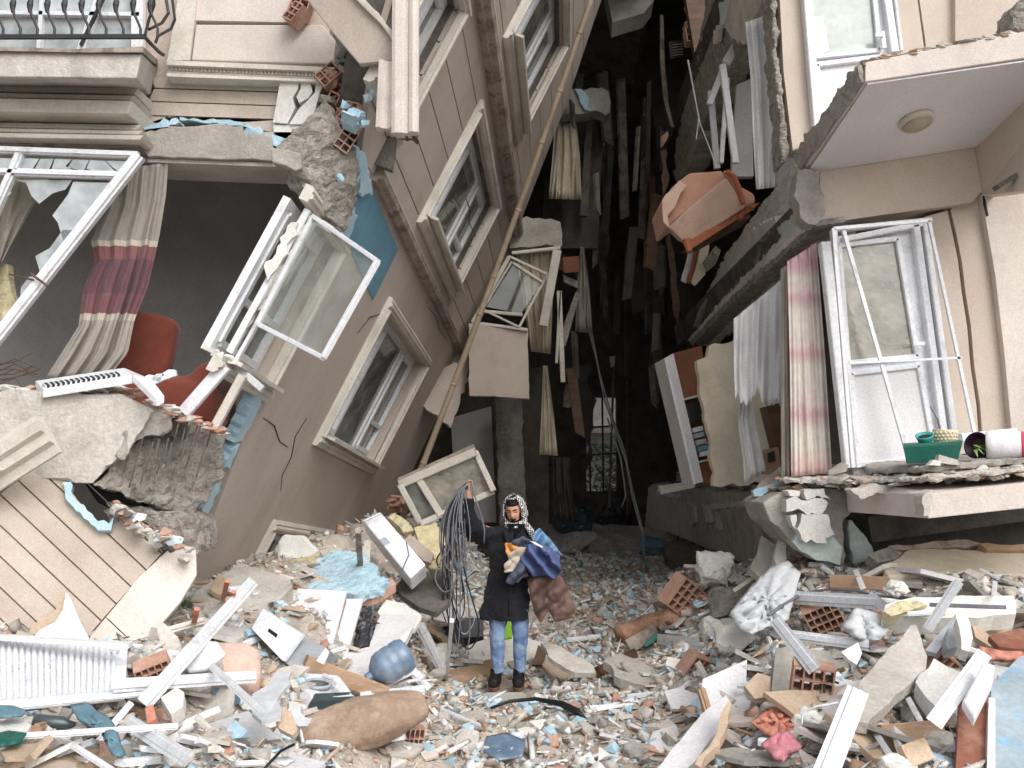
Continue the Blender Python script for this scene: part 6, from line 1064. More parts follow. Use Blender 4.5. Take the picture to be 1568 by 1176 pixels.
lay('stone_slab', 'large rough pale stone slab tilted on the right pile', 'slab', [(1312, 1104), (1314, 1050), (1336, 1022), (1394, 956), (1404, 956), (1420, 1004), (1418, 1024), (1384, 1054), (1328, 1106)], 'concrete_pale', .07, .007, lift=.2, rg=.006, bevel=.006); lay('window_sill', 'long pale sill slab with metal rod on the right pile', 'slab', [(1352, 940), (1356, 926), (1400, 914), (1552, 912), (1556, 940), (1500, 946), (1420, 946)], 'plaster_white', .12, .006, lift=.25, rg=.005); stick('metal_rod', 'grey metal rod lying on the long sill slab', 'rod', (1424, 926), (1540, 930), .025, .025, 'cable_grey', .4, prof=False); lay('foam_lump', 'crumbled yellow foam edge of the long sill slab', 'foam', [(1354, 936), (1364, 926), (1400, 918), (1420, 926), (1390, 936), (1364, 944)], 'foam_yellow', .1, .004, lift=.35, rg=.012)
stick('plank', 'brown plank lying behind the white frame rail', 'plank', (1272, 890), (1362, 894), .1, .04, 'wood', .35, prof=False); rumple('foam_scrap', 'white lumpy foam scrap on the brown plank', 'foam', [(1352, 904), (1362, 890), (1382, 892), (1394, 906), (1372, 914)], 'plaster_white', .35, .04, sc=.5); stick('plank', 'short weathered brown plank in the right foreground', 'plank', (1350, 1132), (1444, 1124), .14, .05, 'wood', .1, prof=False); stick('plank', 'light splintered plank piece near the bottom right', 'plank', (1384, 1160), (1420, 1146), .1, .04, 'mdf', .1, prof=False)
g = lay('concrete_slab', 'bluish concrete slab filling the bottom right corner', 'slab', [(1512, 1200), (1518, 1050), (1560, 1006), (1640, 980), (1640, 1200)], 'slab_blue', .15, .005, D=4.5); lay('board', 'reddish worn wooden board standing in the bottom right', 'board', [(1462, 1200), (1470, 1070), (1512, 1066), (1512, 1200)], 'wood_red', .05, .003, D=4.55); lay('white_strip', 'white edge strip between the red board and the bluish slab', 'strip', [(1511, 1200), (1514, 1068), (1524, 1070), (1524, 1200)], 'pvc_white', .06, .003, D=4.5)
lay('white_board', 'curved white appliance panel behind the red board', 'panel', [(1474, 1072), (1506, 1012), (1524, 1018), (1520, 1044), (1492, 1100)], 'board_white', .05, .005, lift=.25, bevel=.01); lay('board', 'cream torn block with red inside, beside the stone slab', 'block', [(1402, 1044), (1430, 1008), (1472, 1030), (1462, 1060), (1440, 1088), (1420, 1070)], 'plaster_white', .1, .006, lift=.15, rg=.008); lay('pipe_piece', 'grey square pipe end behind the stone slab', 'pipe', [(1448, 984), (1452, 962), (1466, 958), (1468, 990), (1452, 994)], 'plastic_grey', .1, .003, lift=.3); lay('broken_post', 'weathered white post piece right of the square pipe', 'post', [(1464, 946), (1480, 940), (1490, 976), (1484, 998), (1472, 994)], 'plaster_white', .08, .004, lift=.3, rg=.006); lay('grey_board', 'light grey board behind the stone slab', 'board', [(1416, 996), (1436, 972), (1464, 940), (1462, 966), (1434, 1000)], 'plastic_grey', .03, .005, lift=.3)
lay('wooden_board', 'dark red brown wooden panel under the sill slab', 'panel', [(1514, 974), (1560, 962), (1640, 956), (1640, 990), (1560, 994), (1530, 990)], 'wood_red', .04, .006, lift=.2); lay('wooden_board', 'tan fibreboard next to the dark red panel', 'board', [(1488, 956), (1504, 962), (1530, 988), (1516, 990), (1494, 976)], 'mdf', .04, .005, lift=.2); rumple('net', 'orange netting torn over the right edge of the pile', 'net', [(1498, 992), (1516, 996), (1540, 1000), (1568, 1000), (1560, 1012), (1530, 1008), (1508, 1010)], 'net_orange', .25, .03); rumple('net', 'orange plastic shreds in the right foreground', 'net', [(1150, 1108), (1176, 1086), (1220, 1084), (1236, 1100), (1214, 1126), (1180, 1130)], 'net_orange', .08, .04, sc=.5); rumple('cloth', 'pink cloth scrap in the right foreground', 'cloth', [(1166, 1142), (1190, 1124), (1206, 1122), (1228, 1146), (1208, 1152), (1200, 1168), (1186, 1160)], 'cloth_pink', .1, .04)
lay('chipboard', 'tan chipboard piece beside the hollow brick on the right', 'board', [(1140, 1050), (1160, 1030), (1180, 1036), (1180, 1066), (1156, 1070)], 'mdf', .04, .003, lift=.12, rg=.006); lay('drawer', 'grey open drawer box holding the hollow brick', 'drawer', [(1180, 1070), (1188, 994), (1204, 990), (1300, 1000), (1310, 1020), (1290, 1030), (1196, 1060)], 'concrete', .3, .004, lift=.1); lay('laminate_sheet', 'white torn laminate piece with tan edge on the right pile', 'panel', [(1288, 998), (1314, 984), (1320, 1000), (1312, 1018), (1300, 1010)], 'board_white', .03, .003, lift=.25, rg=.006)
for k, (x, y, s, m, lab) in enumerate(((1120, 1080, .14, 'plaster_white', 'white broken ceramic bowl piece in the right foreground'), (1262, 1136, .12, 'concrete', 'grey stone below the dirty white frame'), (1290, 1000, .12, 'concrete_pale', 'pale stone under the torn laminate piece'), (1180, 1090, .1, 'concrete', 'grey stone above the orange shreds'), (1376, 1178, .13, 'plaster_white', 'white stone at the bottom right edge'), (1430, 1140, .12, 'concrete_pale', 'pale stone under the weathered brown plank'), (1404, 1094, .1, 'concrete_pale', 'small pale stone right of the stone slab'), (1238, 1100, .1, 'plaster_white', 'white plaster lump beside the orange shreds'), (250, 905, .1, 'concrete', 'grey stone by the fallen siding'), (616, 986, .1, 'concrete_dark', 'dark stone beside the blue jug'))): lump('stone', lab, 'stone', hit(x, y, .05), (s, s * .9, s * .7), m, seed=30 + k, rgh=(.02, .03, .08))
for k, (l, lab) in enumerate((([(1176, 942), (1200, 926), (1230, 908), (1270, 902), (1310, 904), (1340, 912), (1400, 916), (1450, 910)], 'grey cable snaking over the right pile'), ([(1232, 1124), (1228, 1104), (1230, 1090), (1250, 1082), (1284, 1076)], 'thin white wire looping over the right foreground'), ([(1262, 1060), (1262, 1048), (1272, 1042), (1284, 1046)], 'short black cable beside the hollow brick'), ([(590, 940), (600, 910), (622, 890), (640, 870)], 'brown twig leaning left of the dark board'), ([(402, 1180), (430, 1150), (450, 1140)], 'black wire at the lower left boards'))):
    g = G(); g.smooth = True; g.tube([hit(x, y, .3 if k == 0 else .14) for x, y in l], .011 if k == 0 else .007, 6); tag(g.build('cable' if k != 3 else 'twig', ['cable_grey', 'pvc_white', 'cable_black', 'wood', 'cable_black'][k]), lab, 'cable' if k != 3 else 'twig')
for k, (l, m, lab) in enumerate((([(1186, 856), (1192, 826), (1204, 832), (1208, 880), (1194, 880)], 'concrete_pale', 'pale plaster stump under the corner'), ([(1136, 850), (1140, 796), (1150, 798), (1152, 850)], 'trim_white', 'upright pale batten in front of the side beam'), ([(1104, 842), (1106, 790), (1112, 806), (1116, 840)], 'brick', 'upright red brick shard in front of the side beam'), ([(1150, 872), (1166, 820), (1206, 848), (1200, 880), (1170, 890)], 'concrete_pale', 'slanted pale concrete plate below the side beam'))): lay('debris_plate', lab, 'rubble', l, m, .1, .003, lift=.1, rg=.008)
# dim heaps at the foot of the gap
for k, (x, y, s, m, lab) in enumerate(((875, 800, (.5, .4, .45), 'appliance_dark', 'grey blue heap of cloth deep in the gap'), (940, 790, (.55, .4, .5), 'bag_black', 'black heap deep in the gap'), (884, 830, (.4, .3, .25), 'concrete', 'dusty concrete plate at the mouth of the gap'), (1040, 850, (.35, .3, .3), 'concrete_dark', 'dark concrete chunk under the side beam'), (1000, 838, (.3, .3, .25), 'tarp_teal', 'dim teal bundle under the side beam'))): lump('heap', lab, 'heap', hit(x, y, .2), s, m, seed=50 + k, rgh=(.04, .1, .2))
# ---------------------------------------------------------------- loose fragments: countable ones first, the finest as one mass
r8 = random.Random(21)
def frag_mesh(name, m, dims, seed, plate=False, bev=True):
    r = random.Random(seed); g = G()
    if plate:
        n = r.randint(4, 7); a0 = r.random() * 6; pts = []
        for i in range(n): a = a0 + i * 6.283 / n + r.uniform(-.3, .3); q = r.uniform(.55, 1); pts.append(Vector((math.cos(a) * dims[0] * q, math.sin(a) * dims[1] * q, 0)))
        pts = rag(pts, dims[0] * .04, dims[0] * .35, seed=seed); g.ext(pts, (0, 0, dims[2]))
    elif 'strip' in name:
        a, b_, c_ = dims; sk_ = r.uniform(-.5, .5) * b_ * 2; e_ = r.uniform(-.5, .5) * b_ * 2; bn = r.uniform(-1, 1) * b_
        g.loft([[Vector((x + (o_ if y > 0 else 0), y + (bn if k_ == 1 else 0), z)) for y, z in ((-b_, -c_), (b_, -c_), (b_, c_ * .4), (b_ * .5, c_ * .4), (b_ * .4, c_), (-b_ * .4, c_), (-b_ * .5, c_ * .4), (-b_, c_ * .4))] for k_, (x, o_) in enumerate(((-a, sk_), (r.uniform(-.3, .3) * a, 0), (a, e_)))])
    else: g.hull([Vector((r.uniform(-1, 1) * dims[0], r.uniform(-1, 1) * dims[1], r.uniform(-1, 1) * dims[2])) for _ in range(13)])
    me = bpy.data.meshes.new(name); me.from_pydata(g.v, [], g.f); me.update(); me.materials.append(MATS[m])
    bm = bmesh.new(); bm.from_mesh(me); bmesh.ops.recalc_face_normals(bm, faces=bm.faces); bm.to_mesh(me); bm.free(); return me
KINDS = [  # name, category, label, group, materials, dims, plate, count, weight left/path/right
    ('concrete_chunk', 'rubble', 'concrete chunk', 'concrete chunks strewn over the rubble', ['concrete', 'concrete_pale', 'plaster_white', 'concrete'], (.055, .05, .04), False, 270),
    ('foam_fragment', 'insulation', 'foam fragment', 'blue foam fragments over the rubble', ['foam_blue'], (.055, .045, .03), False, 230),
    ('brick_fragment', 'brick', 'brick fragment', 'brick fragments over the rubble', ['brick', 'brick', 'mdf'], (.05, .04, .03), False, 170),
    ('plaster_plate', 'plaster', 'flat plaster plate', 'plaster plates over the rubble', ['plaster_white', 'concrete_pale', 'stucco_pink', 'board_white', 'stucco_pale'], (.11, .08, .018), True, 280),
    ('wood_splinter', 'wood', 'wood splinter', 'wooden splinters over the rubble', ['wood', 'mdf', 'wood_dark'], (.16, .02, .012), False, 140),
    ('plasterboard_piece', 'board', 'plasterboard piece', 'large board pieces on the piles', ['board_white', 'concrete_pale', 'stucco_pale', 'plaster_white', 'stucco_pink', 'concrete', 'mdf'], (.26, .17, .025), True, 120),
    ('frame_strip', 'strip', 'long frame strip', 'frame strips on the piles', ['trim_white', 'pvc_white', 'trim_dusty', 'wood'], (.27, .02, .015), False, 45),
    ('plastic_strip', 'strip', 'plastic strip', 'white plastic strips over the rubble', ['pvc_white'], (.17, .016, .012), False, 110)]
def scatter_xy(r):
    """a spot on the rubble, more of them where the ground is near and open"""
    while True:
        px, py = r.uniform(-30, 1600), 1176 - 300 * r.random() ** 1.15
        q = hit(px, py)
        if 4 < q.y < 19 and abs(q.x + .05) + abs(q.y - 9.15) * .6 > .4: return q
LAND = [('the brown stuffed sack', 550, 1110), ('the washing machine', 480, 1065), ('the blue water jug', 596, 1016), ('the white radiator', 100, 1030), ('the teal cloth', 150, 1115), ('the big white board at lower left', 380, 1140), ('the peach mattress', 340, 1010), ('the diagonal window profile', 300, 985), ('the white cabinet', 440, 975), ('the blue foam slab', 520, 875), ('the black hose', 820, 1076), ("the man's boots", 776, 1048), ('the cream tile slab', 870, 1008), ('the rolled rug', 992, 956), ('the grey concrete plate', 965, 1025), ('the long pale board', 1060, 1120), ('the large white panel at right', 1110, 1050), ('the pink cloth', 1196, 1145), ('the orange shreds', 1192, 1108), ('the stone slab', 1365, 1030), ('the large celled brick', 1243, 1046), ('the grey plastic sheet', 1175, 915), ('the white plaster boulder', 1096, 870), ('the dirty white frame', 1288, 1120), ('the red board', 1490, 1130), ('the weathered brown plank', 1396, 1128), ('the sill slab', 1450, 930), ('the blue cloth scrap', 772, 1146), ('the grey round stone', 976, 1148), ('the hanging cables', 700, 960), ('the bluish corner slab', 1550, 1110), ('the dark bottle', 70, 1108), ('the thick white slab', 760, 1000), ('the dark board', 650, 905)]
CN = {'concrete': 'grey', 'concrete_pale': 'pale grey', 'plaster_white': 'white', 'foam_blue': 'light blue', 'brick': 'terracotta', 'mdf': 'tan', 'stucco_pink': 'pinkish', 'board_white': 'white', 'stucco_pale': 'off-white', 'trim_white': 'cream', 'trim_dusty': 'dusty grey', 'wood': 'brown', 'wood_dark': 'dark brown', 'pvc_white': 'white'}
def to_px(q):
    v = Vector(q) - CAM; f = v.y * _c + v.z * _s; u = -v.y * _s + v.z * _c; return CX + F * v.x / f, CY - F * u / f
USED = set()
def between(q):
    x, y = to_px(q); l = sorted(LAND, key=lambda l: (l[1] - x) ** 2 + ((l[2] - y) * 1.6) ** 2); return f'between {l[0][0]} and {l[1][0]}'
def where(q):
    x, y = to_px(q); n_, lx, ly = min(LAND, key=lambda l: (l[1] - x) ** 2 + ((l[2] - y) * 1.6) ** 2); dx, dy = x - lx, (y - ly) * 1.6
    far = math.hypot(dx, dy); a = 'just ' if far < 45 else ('well ' if far > 110 else '')
    return a + (('right of ' if dx > 0 else 'left of ') if abs(dx) > abs(dy) else ('in front of ' if dy > 0 else 'behind ')) + n_
for nm, cat, lab, grp, ms, dims, plate, count in KINDS:
    meshes = [frag_mesh(nm, ms[i % len(ms)], tuple(d * random.Random(i + 9).uniform(.8, 1.25) for d in dims), 100 + i * 7 + len(nm), plate) for i in range(10)]
    for k in range(count):
        q = scatter_xy(r8)
        while dims[0] > .2 and (abs(q.x - .1 - .03 * q.y) < 1.0 or q.y > 12 or any(a_ < to_px(q)[0] < b_ and c_ < to_px(q)[1] < e_ for a_, b_, c_, e_ in ((-50, 215, 940, 1100), (440, 670, 1060, 1176), (370, 520, 930, 1110), (560, 640, 980, 1060), (1300, 1430, 960, 1110), (1210, 1280, 1010, 1070), (1150, 1240, 1080, 1170)))): q = scatter_xy(r8)
        o = bpy.data.objects.new(nm, meshes[k % 10]); COL.objects.link(o); s = r8.uniform(.6, 1.45) * (0.72 + 0.04 * q.y)
        if nm == 'foam_fragment' and q.x > 1.8 and r8.random() < .3: s *= .6
        o.scale = (s, s, s); o.location = (q.x, q.y, height(q.x, q.y) + dims[2] * s * .45 + .01)
        tl = .32 if dims[0] > .2 else .35; o.rotation_euler = (r8.gauss(.25 if dims[0] > .2 else 0, tl), r8.gauss(0, tl * .8), r8.uniform(0, 6.28)); sw = 'tiny' if s < .85 else ('small' if s < 1.15 else ('middling' if s < 1.4 else 'large')); cw = CN[ms[(k % 10) % len(ms)]]; L1 = f'{sw} {cw} {lab} {where(o.location)}'; L1 = f'{sw} {cw} {lab} {between(o.location)}' if L1 in USED else L1; L1 = f'tilted {L1}' if L1 in USED and len(L1.split()) < 16 else L1; USED.add(L1); tag(o, ' '.join(L1.split()[:16]), cat, grp)
# finest crumbs, shards and dust: nobody could count them
tm = [frag_mesh('crumb', 'concrete', (.9, .8, .55), 900 + i) for i in range(8)] + [frag_mesh('crumb', 'concrete', (1.2, .9, .12), 950 + i, True) for i in range(5)] + [frag_mesh('crumb', 'concrete', (2.6, .3, .2), 970 + i) for i in range(3)]
tv = []
for m_ in tm:
    m_.calc_loop_triangles(); v = np.array([x.co[:] for x in m_.vertices]); t_ = np.array([x.vertices[:] for x in m_.loop_triangles]); tv.append((v, t_))
pal = ['concrete_pale', 'plaster_white', 'foam_blue', 'brick', 'concrete', 'mdf', 'stucco_pink', 'pvc_white', 'wood', 'concrete_dark']; pw_ = [32, 26, 10, 5, 12, 4, 9, 4, 3, 2]
def mass(name, lab, n, smin, smax, spot, seed):
    r = random.Random(seed); V = []; T = []; M = []; b = 0
    for _ in range(n):
        q, lift = spot(r); v, t_ = tv[r.randrange(len(tv))]; s = (smin + (smax - smin) * r.random() ** 2.2) * (0.6 + .055 * q.y)
        R = np.array(Matrix.Rotation(r.uniform(0, 6.28), 3, 'Z') @ Matrix.Rotation(r.gauss(0, .5), 3, 'X') @ Matrix.Rotation(r.gauss(0, .5), 3, 'Y'))
        V.append((v * s) @ R.T + np.array([q.x, q.y, q.z + lift + s * .3])); T.append(t_ + b); M.append(np.full(len(t_), r.choices(range(len(pal)), pw_)[0])); b += len(v)
    V = np.concatenate(V); T = np.concatenate(T); M = np.concatenate(M); me = bpy.data.meshes.new(name); me.vertices.add(len(V)); me.vertices.foreach_set('co', V.ravel()); me.loops.add(T.size); me.loops.foreach_set('vertex_index', T.ravel()); me.polygons.add(len(T)); me.polygons.foreach_set('loop_start', np.arange(0, T.size, 3)); me.polygons.foreach_set('loop_total', np.full(len(T), 3)); me.polygons.foreach_set('material_index', M); me.update(calc_edges=True)
    for p in pal: me.materials.append(MATS[p])
    o = bpy.data.objects.new(name, me); COL.objects.link(o); return tag(o, lab, 'rubble', kind='stuff')
def sp(r):
    u = r.random(); y = 4.0 * (20 / 4.0) ** (u ** 1.0); hw = y * .56 + .2; x = r.uniform(-hw, hw)
    if abs(x + .05) + abs(y - 9.15) * .6 < .38: return sp(r)
    return Vector((x, y, height(x, y))), 0
mass('rubble_crumbs', 'mixed crumbs of plaster, foam and brick covering the ground', 26000, .008, .05, sp, 5)
mass('rubble_pieces', 'jumbled broken pieces of plaster, board and concrete on the ground', 5000, .03, .085, sp, 6)
def sp2(r):
    y = r.uniform(8, 18); x = r.uniform(-1.2, 2.9); return sp2(r) if abs(x + .05) + abs(y - 9.15) * .6 < .38 else (Vector((x, y, height(x, y))), 0)
mass('rubble_path', 'trampled fine rubble on the path into the gap', 12000, .012, .06, sp2, 7)
# ---------------------------------------------------------------- the man carrying cables and clothes
mat('skin', (206, 156, 132), (190, 136, 112), 12, 0.05, 60, rough=0.55, fine=.04); mat('hair_black', (28, 24, 22), (18, 16, 15), 30, 0.6, 160, rough=0.7); mat('beard', (52, 38, 32), (36, 27, 23), 40, 0.6, 200, rough=0.9)
mat('coat_black', (36, 37, 44), (24, 25, 31), 6, 0.4, 200, rough=0.95, sheen=.08, fine=.2); mat('knit_black', (16, 16, 18), (10, 10, 12), 8, 0.5, 150, rough=0.95); mat('denim', (138, 160, 192), (94, 118, 158), 5, 0.4, 160, rough=0.9, dirt=(160, 182, 208), dscale=6, dlo=.5, dhi=.72, damt=.7, stretch=(1, 1, 1.6)); mat('boot_black', (30, 28, 28), (20, 18, 18), 6, 0.3, 80, rough=0.6); mat('sole', (120, 92, 76), (96, 72, 60), 6, .3, 60)
ms = mat('scarf', (220, 220, 220), (210, 210, 210), 8, .4, 120, rough=.95, fine=0); nt = ms.node_tree; N = nt.nodes; ck = N.new('ShaderNodeTexChecker'); ck.inputs['Scale'].default_value = 62; tc = N.new('ShaderNodeTexCoord'); mp = N.new('ShaderNodeMapping'); mp.inputs['Rotation'].default_value = (.5, .6, .8); nt.links.new(tc.outputs['Object'], mp.inputs[0]); nt.links.new(mp.outputs[0], ck.inputs[0]); ck.inputs[1].default_value = (.72, .72, .72, 1); ck.inputs[2].default_value = (.012, .012, .014, 1); nt.links.new(ck.outputs[0], N['Principled BSDF'].inputs['Base Color'])
MD = 9.3; mb = P(776, 1052, MD); person = thing('person', 'man in long black coat and checked headscarf carrying cables and clothes', 'person', mb)
def M(px, py, dy=0.0): return P(px, py, MD + dy)
def smooth_union(o, vox, it=6):
    r = o.modifiers.new('remesh', 'REMESH'); r.mode = 'VOXEL'; r.voxel_size = vox; r.use_smooth_shade = True; s = o.modifiers.new('smooth', 'SMOOTH'); s.factor = .5; s.iterations = it; return o
def ell(g, pts, n=20):
    """lofted body: list of (centre, half width, half depth)"""
    rings = [[c + Vector((math.cos(2 * math.pi * i / n) * a, math.sin(2 * math.pi * i / n) * b, 0)) for i in range(n)] for c, a, b in pts]; g.loft(rings)
HC = M(788, 782, -.02); HR = Matrix.Rotation(math.radians(-16), 3, 'Z') @ Matrix.Rotation(math.radians(-4), 3, 'Y') @ Matrix.Rotation(math.radians(16), 3, 'X')
def headp(th, ph, off=0.0):
    sx, cz = math.sin(th), math.cos(th); x = .078 * sx * math.sin(ph); y = -.097 * sx * math.cos(ph); z = .122 * cz; front = max(0, math.cos(ph)) * sx
    if z < 0: t = -z / .122; x *= 1 - .28 * t * t; y = y * (1 - .12 * t) - (.012 * t if y < 0 else -.02 * t)
    if front > .3:
        d = .026 * math.exp(-(x / .013) ** 2 - ((z + .022) / .024) ** 2) + .006 * math.exp(-(x / .045) ** 2 - ((z - .03) / .012) ** 2) - .011 * math.exp(-((abs(x) - .031) / .016) ** 2 - ((z - .008) / .013) ** 2) + .006 * math.exp(-(x / .022) ** 2 - ((z + .066) / .01) ** 2) + .006 * math.exp(-(x / .02) ** 2 - ((z + .105) / .014) ** 2)
        y -= d
    v = Vector((x, y, z)); return v + v.normalized() * off
def head_patch(g, th0, th1, ph0, ph1, off, nu=30, nv=24, cond=None, wob=0.0):
    def fn(u, v):
        th = lerp(th0, th1, v); ph = lerp(ph0, ph1, u); e = off * (min(1, 6 * min(u, 1 - u, v, 1 - v)) ** .5) if cond != 'hood' else off + wob * noise.noise((ph * 3, th * 3, 0)); return HC + HR @ headp(th, ph, e)
    g.grid(fn, nu, nv, .004 if cond != 'hood' else .008)
b = G(); b.smooth = True; b.loft([[HC + HR @ headp(max(.02, math.pi * j / 40), 2 * math.pi * i / 44) for i in range(44)] for j in range(40)] + [[HC + HR @ headp(math.pi - .02, 2 * math.pi * i / 44) for i in range(44)]])
for s in (-1, 1): e = HC + HR @ Vector((s * .08, .008, -.005)); b.lathe(e - HR @ Vector((s * .012, 0, 0)), HR @ Vector((s, .3, 0)), [(.024, 0), (.028, .008), (.024, .016), (.01, .018)], 12)
ell(b, [(M(787, 808, .02), .06, .06), (M(786, 798, .01), .058, .06)])                                                       # neck
ell(b, [(M(779, 925, .02), .15, .1), (M(779, 900, .02), .155, .105), (M(779, 870, .02), .15, .11), (M(780, 840, .02), .17, .115), (M(781, 818, .02), .19, .1), (M(784, 806, .02), .08, .07)], 24)   # trunk
b.tube([M(752, 818, .02), M(728, 806, .0), M(722, 796, -.02)], [.058, .05, .045], 12); b.tube([M(722, 796, -.02), M(719, 770, -.06), M(717, 752, -.08)], [.044, .036, .028], 12)   # raised arm
b.tube([M(812, 820, .02), M(826, 850, .0), M(828, 862, -.03)], [.058, .05, .044], 12); b.tube([M(828, 862, -.03), M(812, 876, -.16), M(800, 880, -.22)], [.044, .036, .028], 12)     # carrying arm
for x0, x1, x2, z in ((765, 761, 761, 0), (794, 797, 795, .02)): b.tube([M(x0, 912, .02), M((x0 + x1) / 2, 945, .01 + z), M(x1, 972, -.02 + z), M(x2 + 1, 1005, .02 + z), M(x2, 1036, .03 + z)], [.088, .076, .06, .056, .04], 14)
def hand(g, wrist, d, side, curl, th):
    """palm, four fingers of unequal length curled about an axis, and a thumb from the side of the palm"""
    d = d.normalized(); side = (side - d * side.dot(d)).normalized(); nn = d.cross(side).normalized(); palm = wrist + d * .05
    g.loft([[c + side * (math.cos(a) * w) + nn * (math.sin(a) * t) for a in np.linspace(0, 6.283, 12, endpoint=False)] for c, w, t in ((wrist, .026, .02), (palm - d * .015, .038, .017), (palm + d * .03, .042, .015))])
    for k, L in enumerate((.9, 1.0, .95, .75)):
        p0 = palm + d * .026 + side * (-.031 + .0205 * k); ang = 0; p = p0; ch = [p0]
        for s in (.036, .026, .02): ang += curl; dd = d * math.cos(ang) + nn * math.sin(ang); p = p + dd * s * L; ch.append(p)
        g.tube(ch, [.0098, .0092, .0085, .007], 8)
    t0 = palm - d * .02 - side * .034; t1 = t0 - side * .025 + d * .024 + nn * .01; t2 = t1 + d * .026 + side * .012 + nn * .022; g.tube([t0, t1, t2], [.013, .011, .009], 8)
hand(b, M(717, 752, -.08), Vector((-.15, -.1, 1)), Vector((.4, -.9, 0)), 1.0, 0); hand(b, M(800, 880, -.22), Vector((-1, -.2, -.1)), Vector((0, .6, .8)), .7, 0)
body = smooth_union(b.build('body', 'skin', person), .006, 2)
for s, x in ((-1, -.031), (1, .031)):
    g = G(); g.smooth = True; head_patch(g, 1.47, 1.53, s * .42 - .2, s * .42 + .2, .004, 10, 4); g.build('eyelid', 'beard', person); g = G(); g.smooth = True; head_patch(g, 1.25, 1.335, s * .40 - .27, s * .40 + .27, .007, 12, 4); g.build('eyebrow', 'hair_black', person)
g = G(); g.smooth = True; head_patch(g, 1.97, 2.09, -.42, .42, .007, 16, 5); g.build('moustache', 'beard', person); g = G(); g.smooth = True; head_patch(g, 2.12, 2.18, -.26, .26, .003, 10, 4); g.build('lips', 'beard', person)
g = G(); g.smooth = True; head_patch(g, 2.2, 2.95, -1.2, 1.2, .007, 26, 12); g.build('beard', 'beard', person)
for s in (-1, 1): g = G(); g.smooth = True; head_patch(g, 1.6, 2.5, min(s * .85, s * 1.25), max(s * .85, s * 1.25), .006, 10, 14); g.build('beard_side', 'beard', person)
g = G(); g.smooth = True; head_patch(g, .05, 1.02, -1.5, 1.5, .012, 30, 14); g.build('hair', 'hair_black', person)
# headscarf: hood round the face with a wrap under the chin and a tail over the shoulder
g = G(); g.smooth = True
def hood(u, v):
    ph = lerp(.98, 2 * math.pi - .98, u); fo = min(u, 1 - u); th = lerp(.62 - .42 * min(1, fo * 5), 2.75, v); return HC + HR @ headp(th, ph, .034 + .016 * noise.noise((ph * 2.5, th * 4, 0)) + .03 * max(0, v - .5))
g.grid(hood, 60, 34, .01)
g.grid(lambda u, v: HC + HR @ headp(.42 + .2 * v, lerp(-1.15, 1.15, u), .03 + .006 * math.sin(v * 3.1)), 34, 5, .012)
g.tube([HC + HR @ Vector((math.sin(a) * .085, -math.cos(a) * .1 - .004, -.095 - .03 * math.cos(a))) for a in np.linspace(-2.2, 2.2, 22)], [.026 + .014 * math.cos(a) for a in np.linspace(-2.2, 2.2, 22)], 10)
g.tube([HC + Vector((.07, .03, -.1)), HC + Vector((.115, .0, -.145)), HC + Vector((.15, -.06, -.19)), HC + Vector((.165, -.07, -.25))], [.03, .034, .032, .02], 10); g.build('headscarf', 'scarf', person)
# coat: body, collar opening, sleeves
g = G(); g.smooth = True; ell(g, [(M(772, 947, .0), .225, .14), (M(774, 925, .0), .215, .145), (M(778, 895, .01), .195, .145), (M(780, 865, .01), .185, .145), (M(781, 840, .01), .2, .145), (M(782, 820, .02), .205, .125), (M(784, 810, .02), .15, .1), (M(786, 804, .02), .09, .08)], 30)
g.tube([M(758, 824, .02), M(742, 816, .0), M(727, 806, -.01), M(721, 798, -.02)], [.09, .08, .074, .066], 14); g.tube([M(722, 800, -.02), M(719, 782, -.05), M(718, 762, -.08)], [.068, .06, .05], 14)
g.tube([M(808, 826, .02), M(824, 846, .0), M(831, 864, -.03)], [.09, .08, .07], 14); g.tube([M(831, 864, -.03), M(816, 876, -.14), M(806, 879, -.19)], [.07, .06, .05], 14)
co = smooth_union(g.build('coat', 'coat_black', person), .011, 5); d_ = co.modifiers.new('folds', 'DISPLACE'); tx = bpy.data.textures.new('folds', 'CLOUDS'); tx.noise_scale = .09; tx.noise_depth = 2; d_.texture = tx; d_.strength = .055; d_.mid_level = .5
g = G(); g.smooth = True; g.tube([M(784, 814, -.13), M(783, 850, -.155), M(781, 900, -.152), M(780, 944, -.145)], [.012, .012, .012, .012], 6); g.build('coat_edge', 'coat_black', person)
sheet('collar', [(770, 806), (786, 822), (783, 848), (776, 834)], MD - .155, .02, 'coat_black', person); sheet('collar', [(804, 806), (790, 822), (786, 846), (796, 834)], MD - .155, .02, 'coat_black', person); sheet('knit_neck', [(776, 802), (804, 802), (798, 818), (788, 830), (780, 818)], MD - .125, .03, 'knit_black', person)
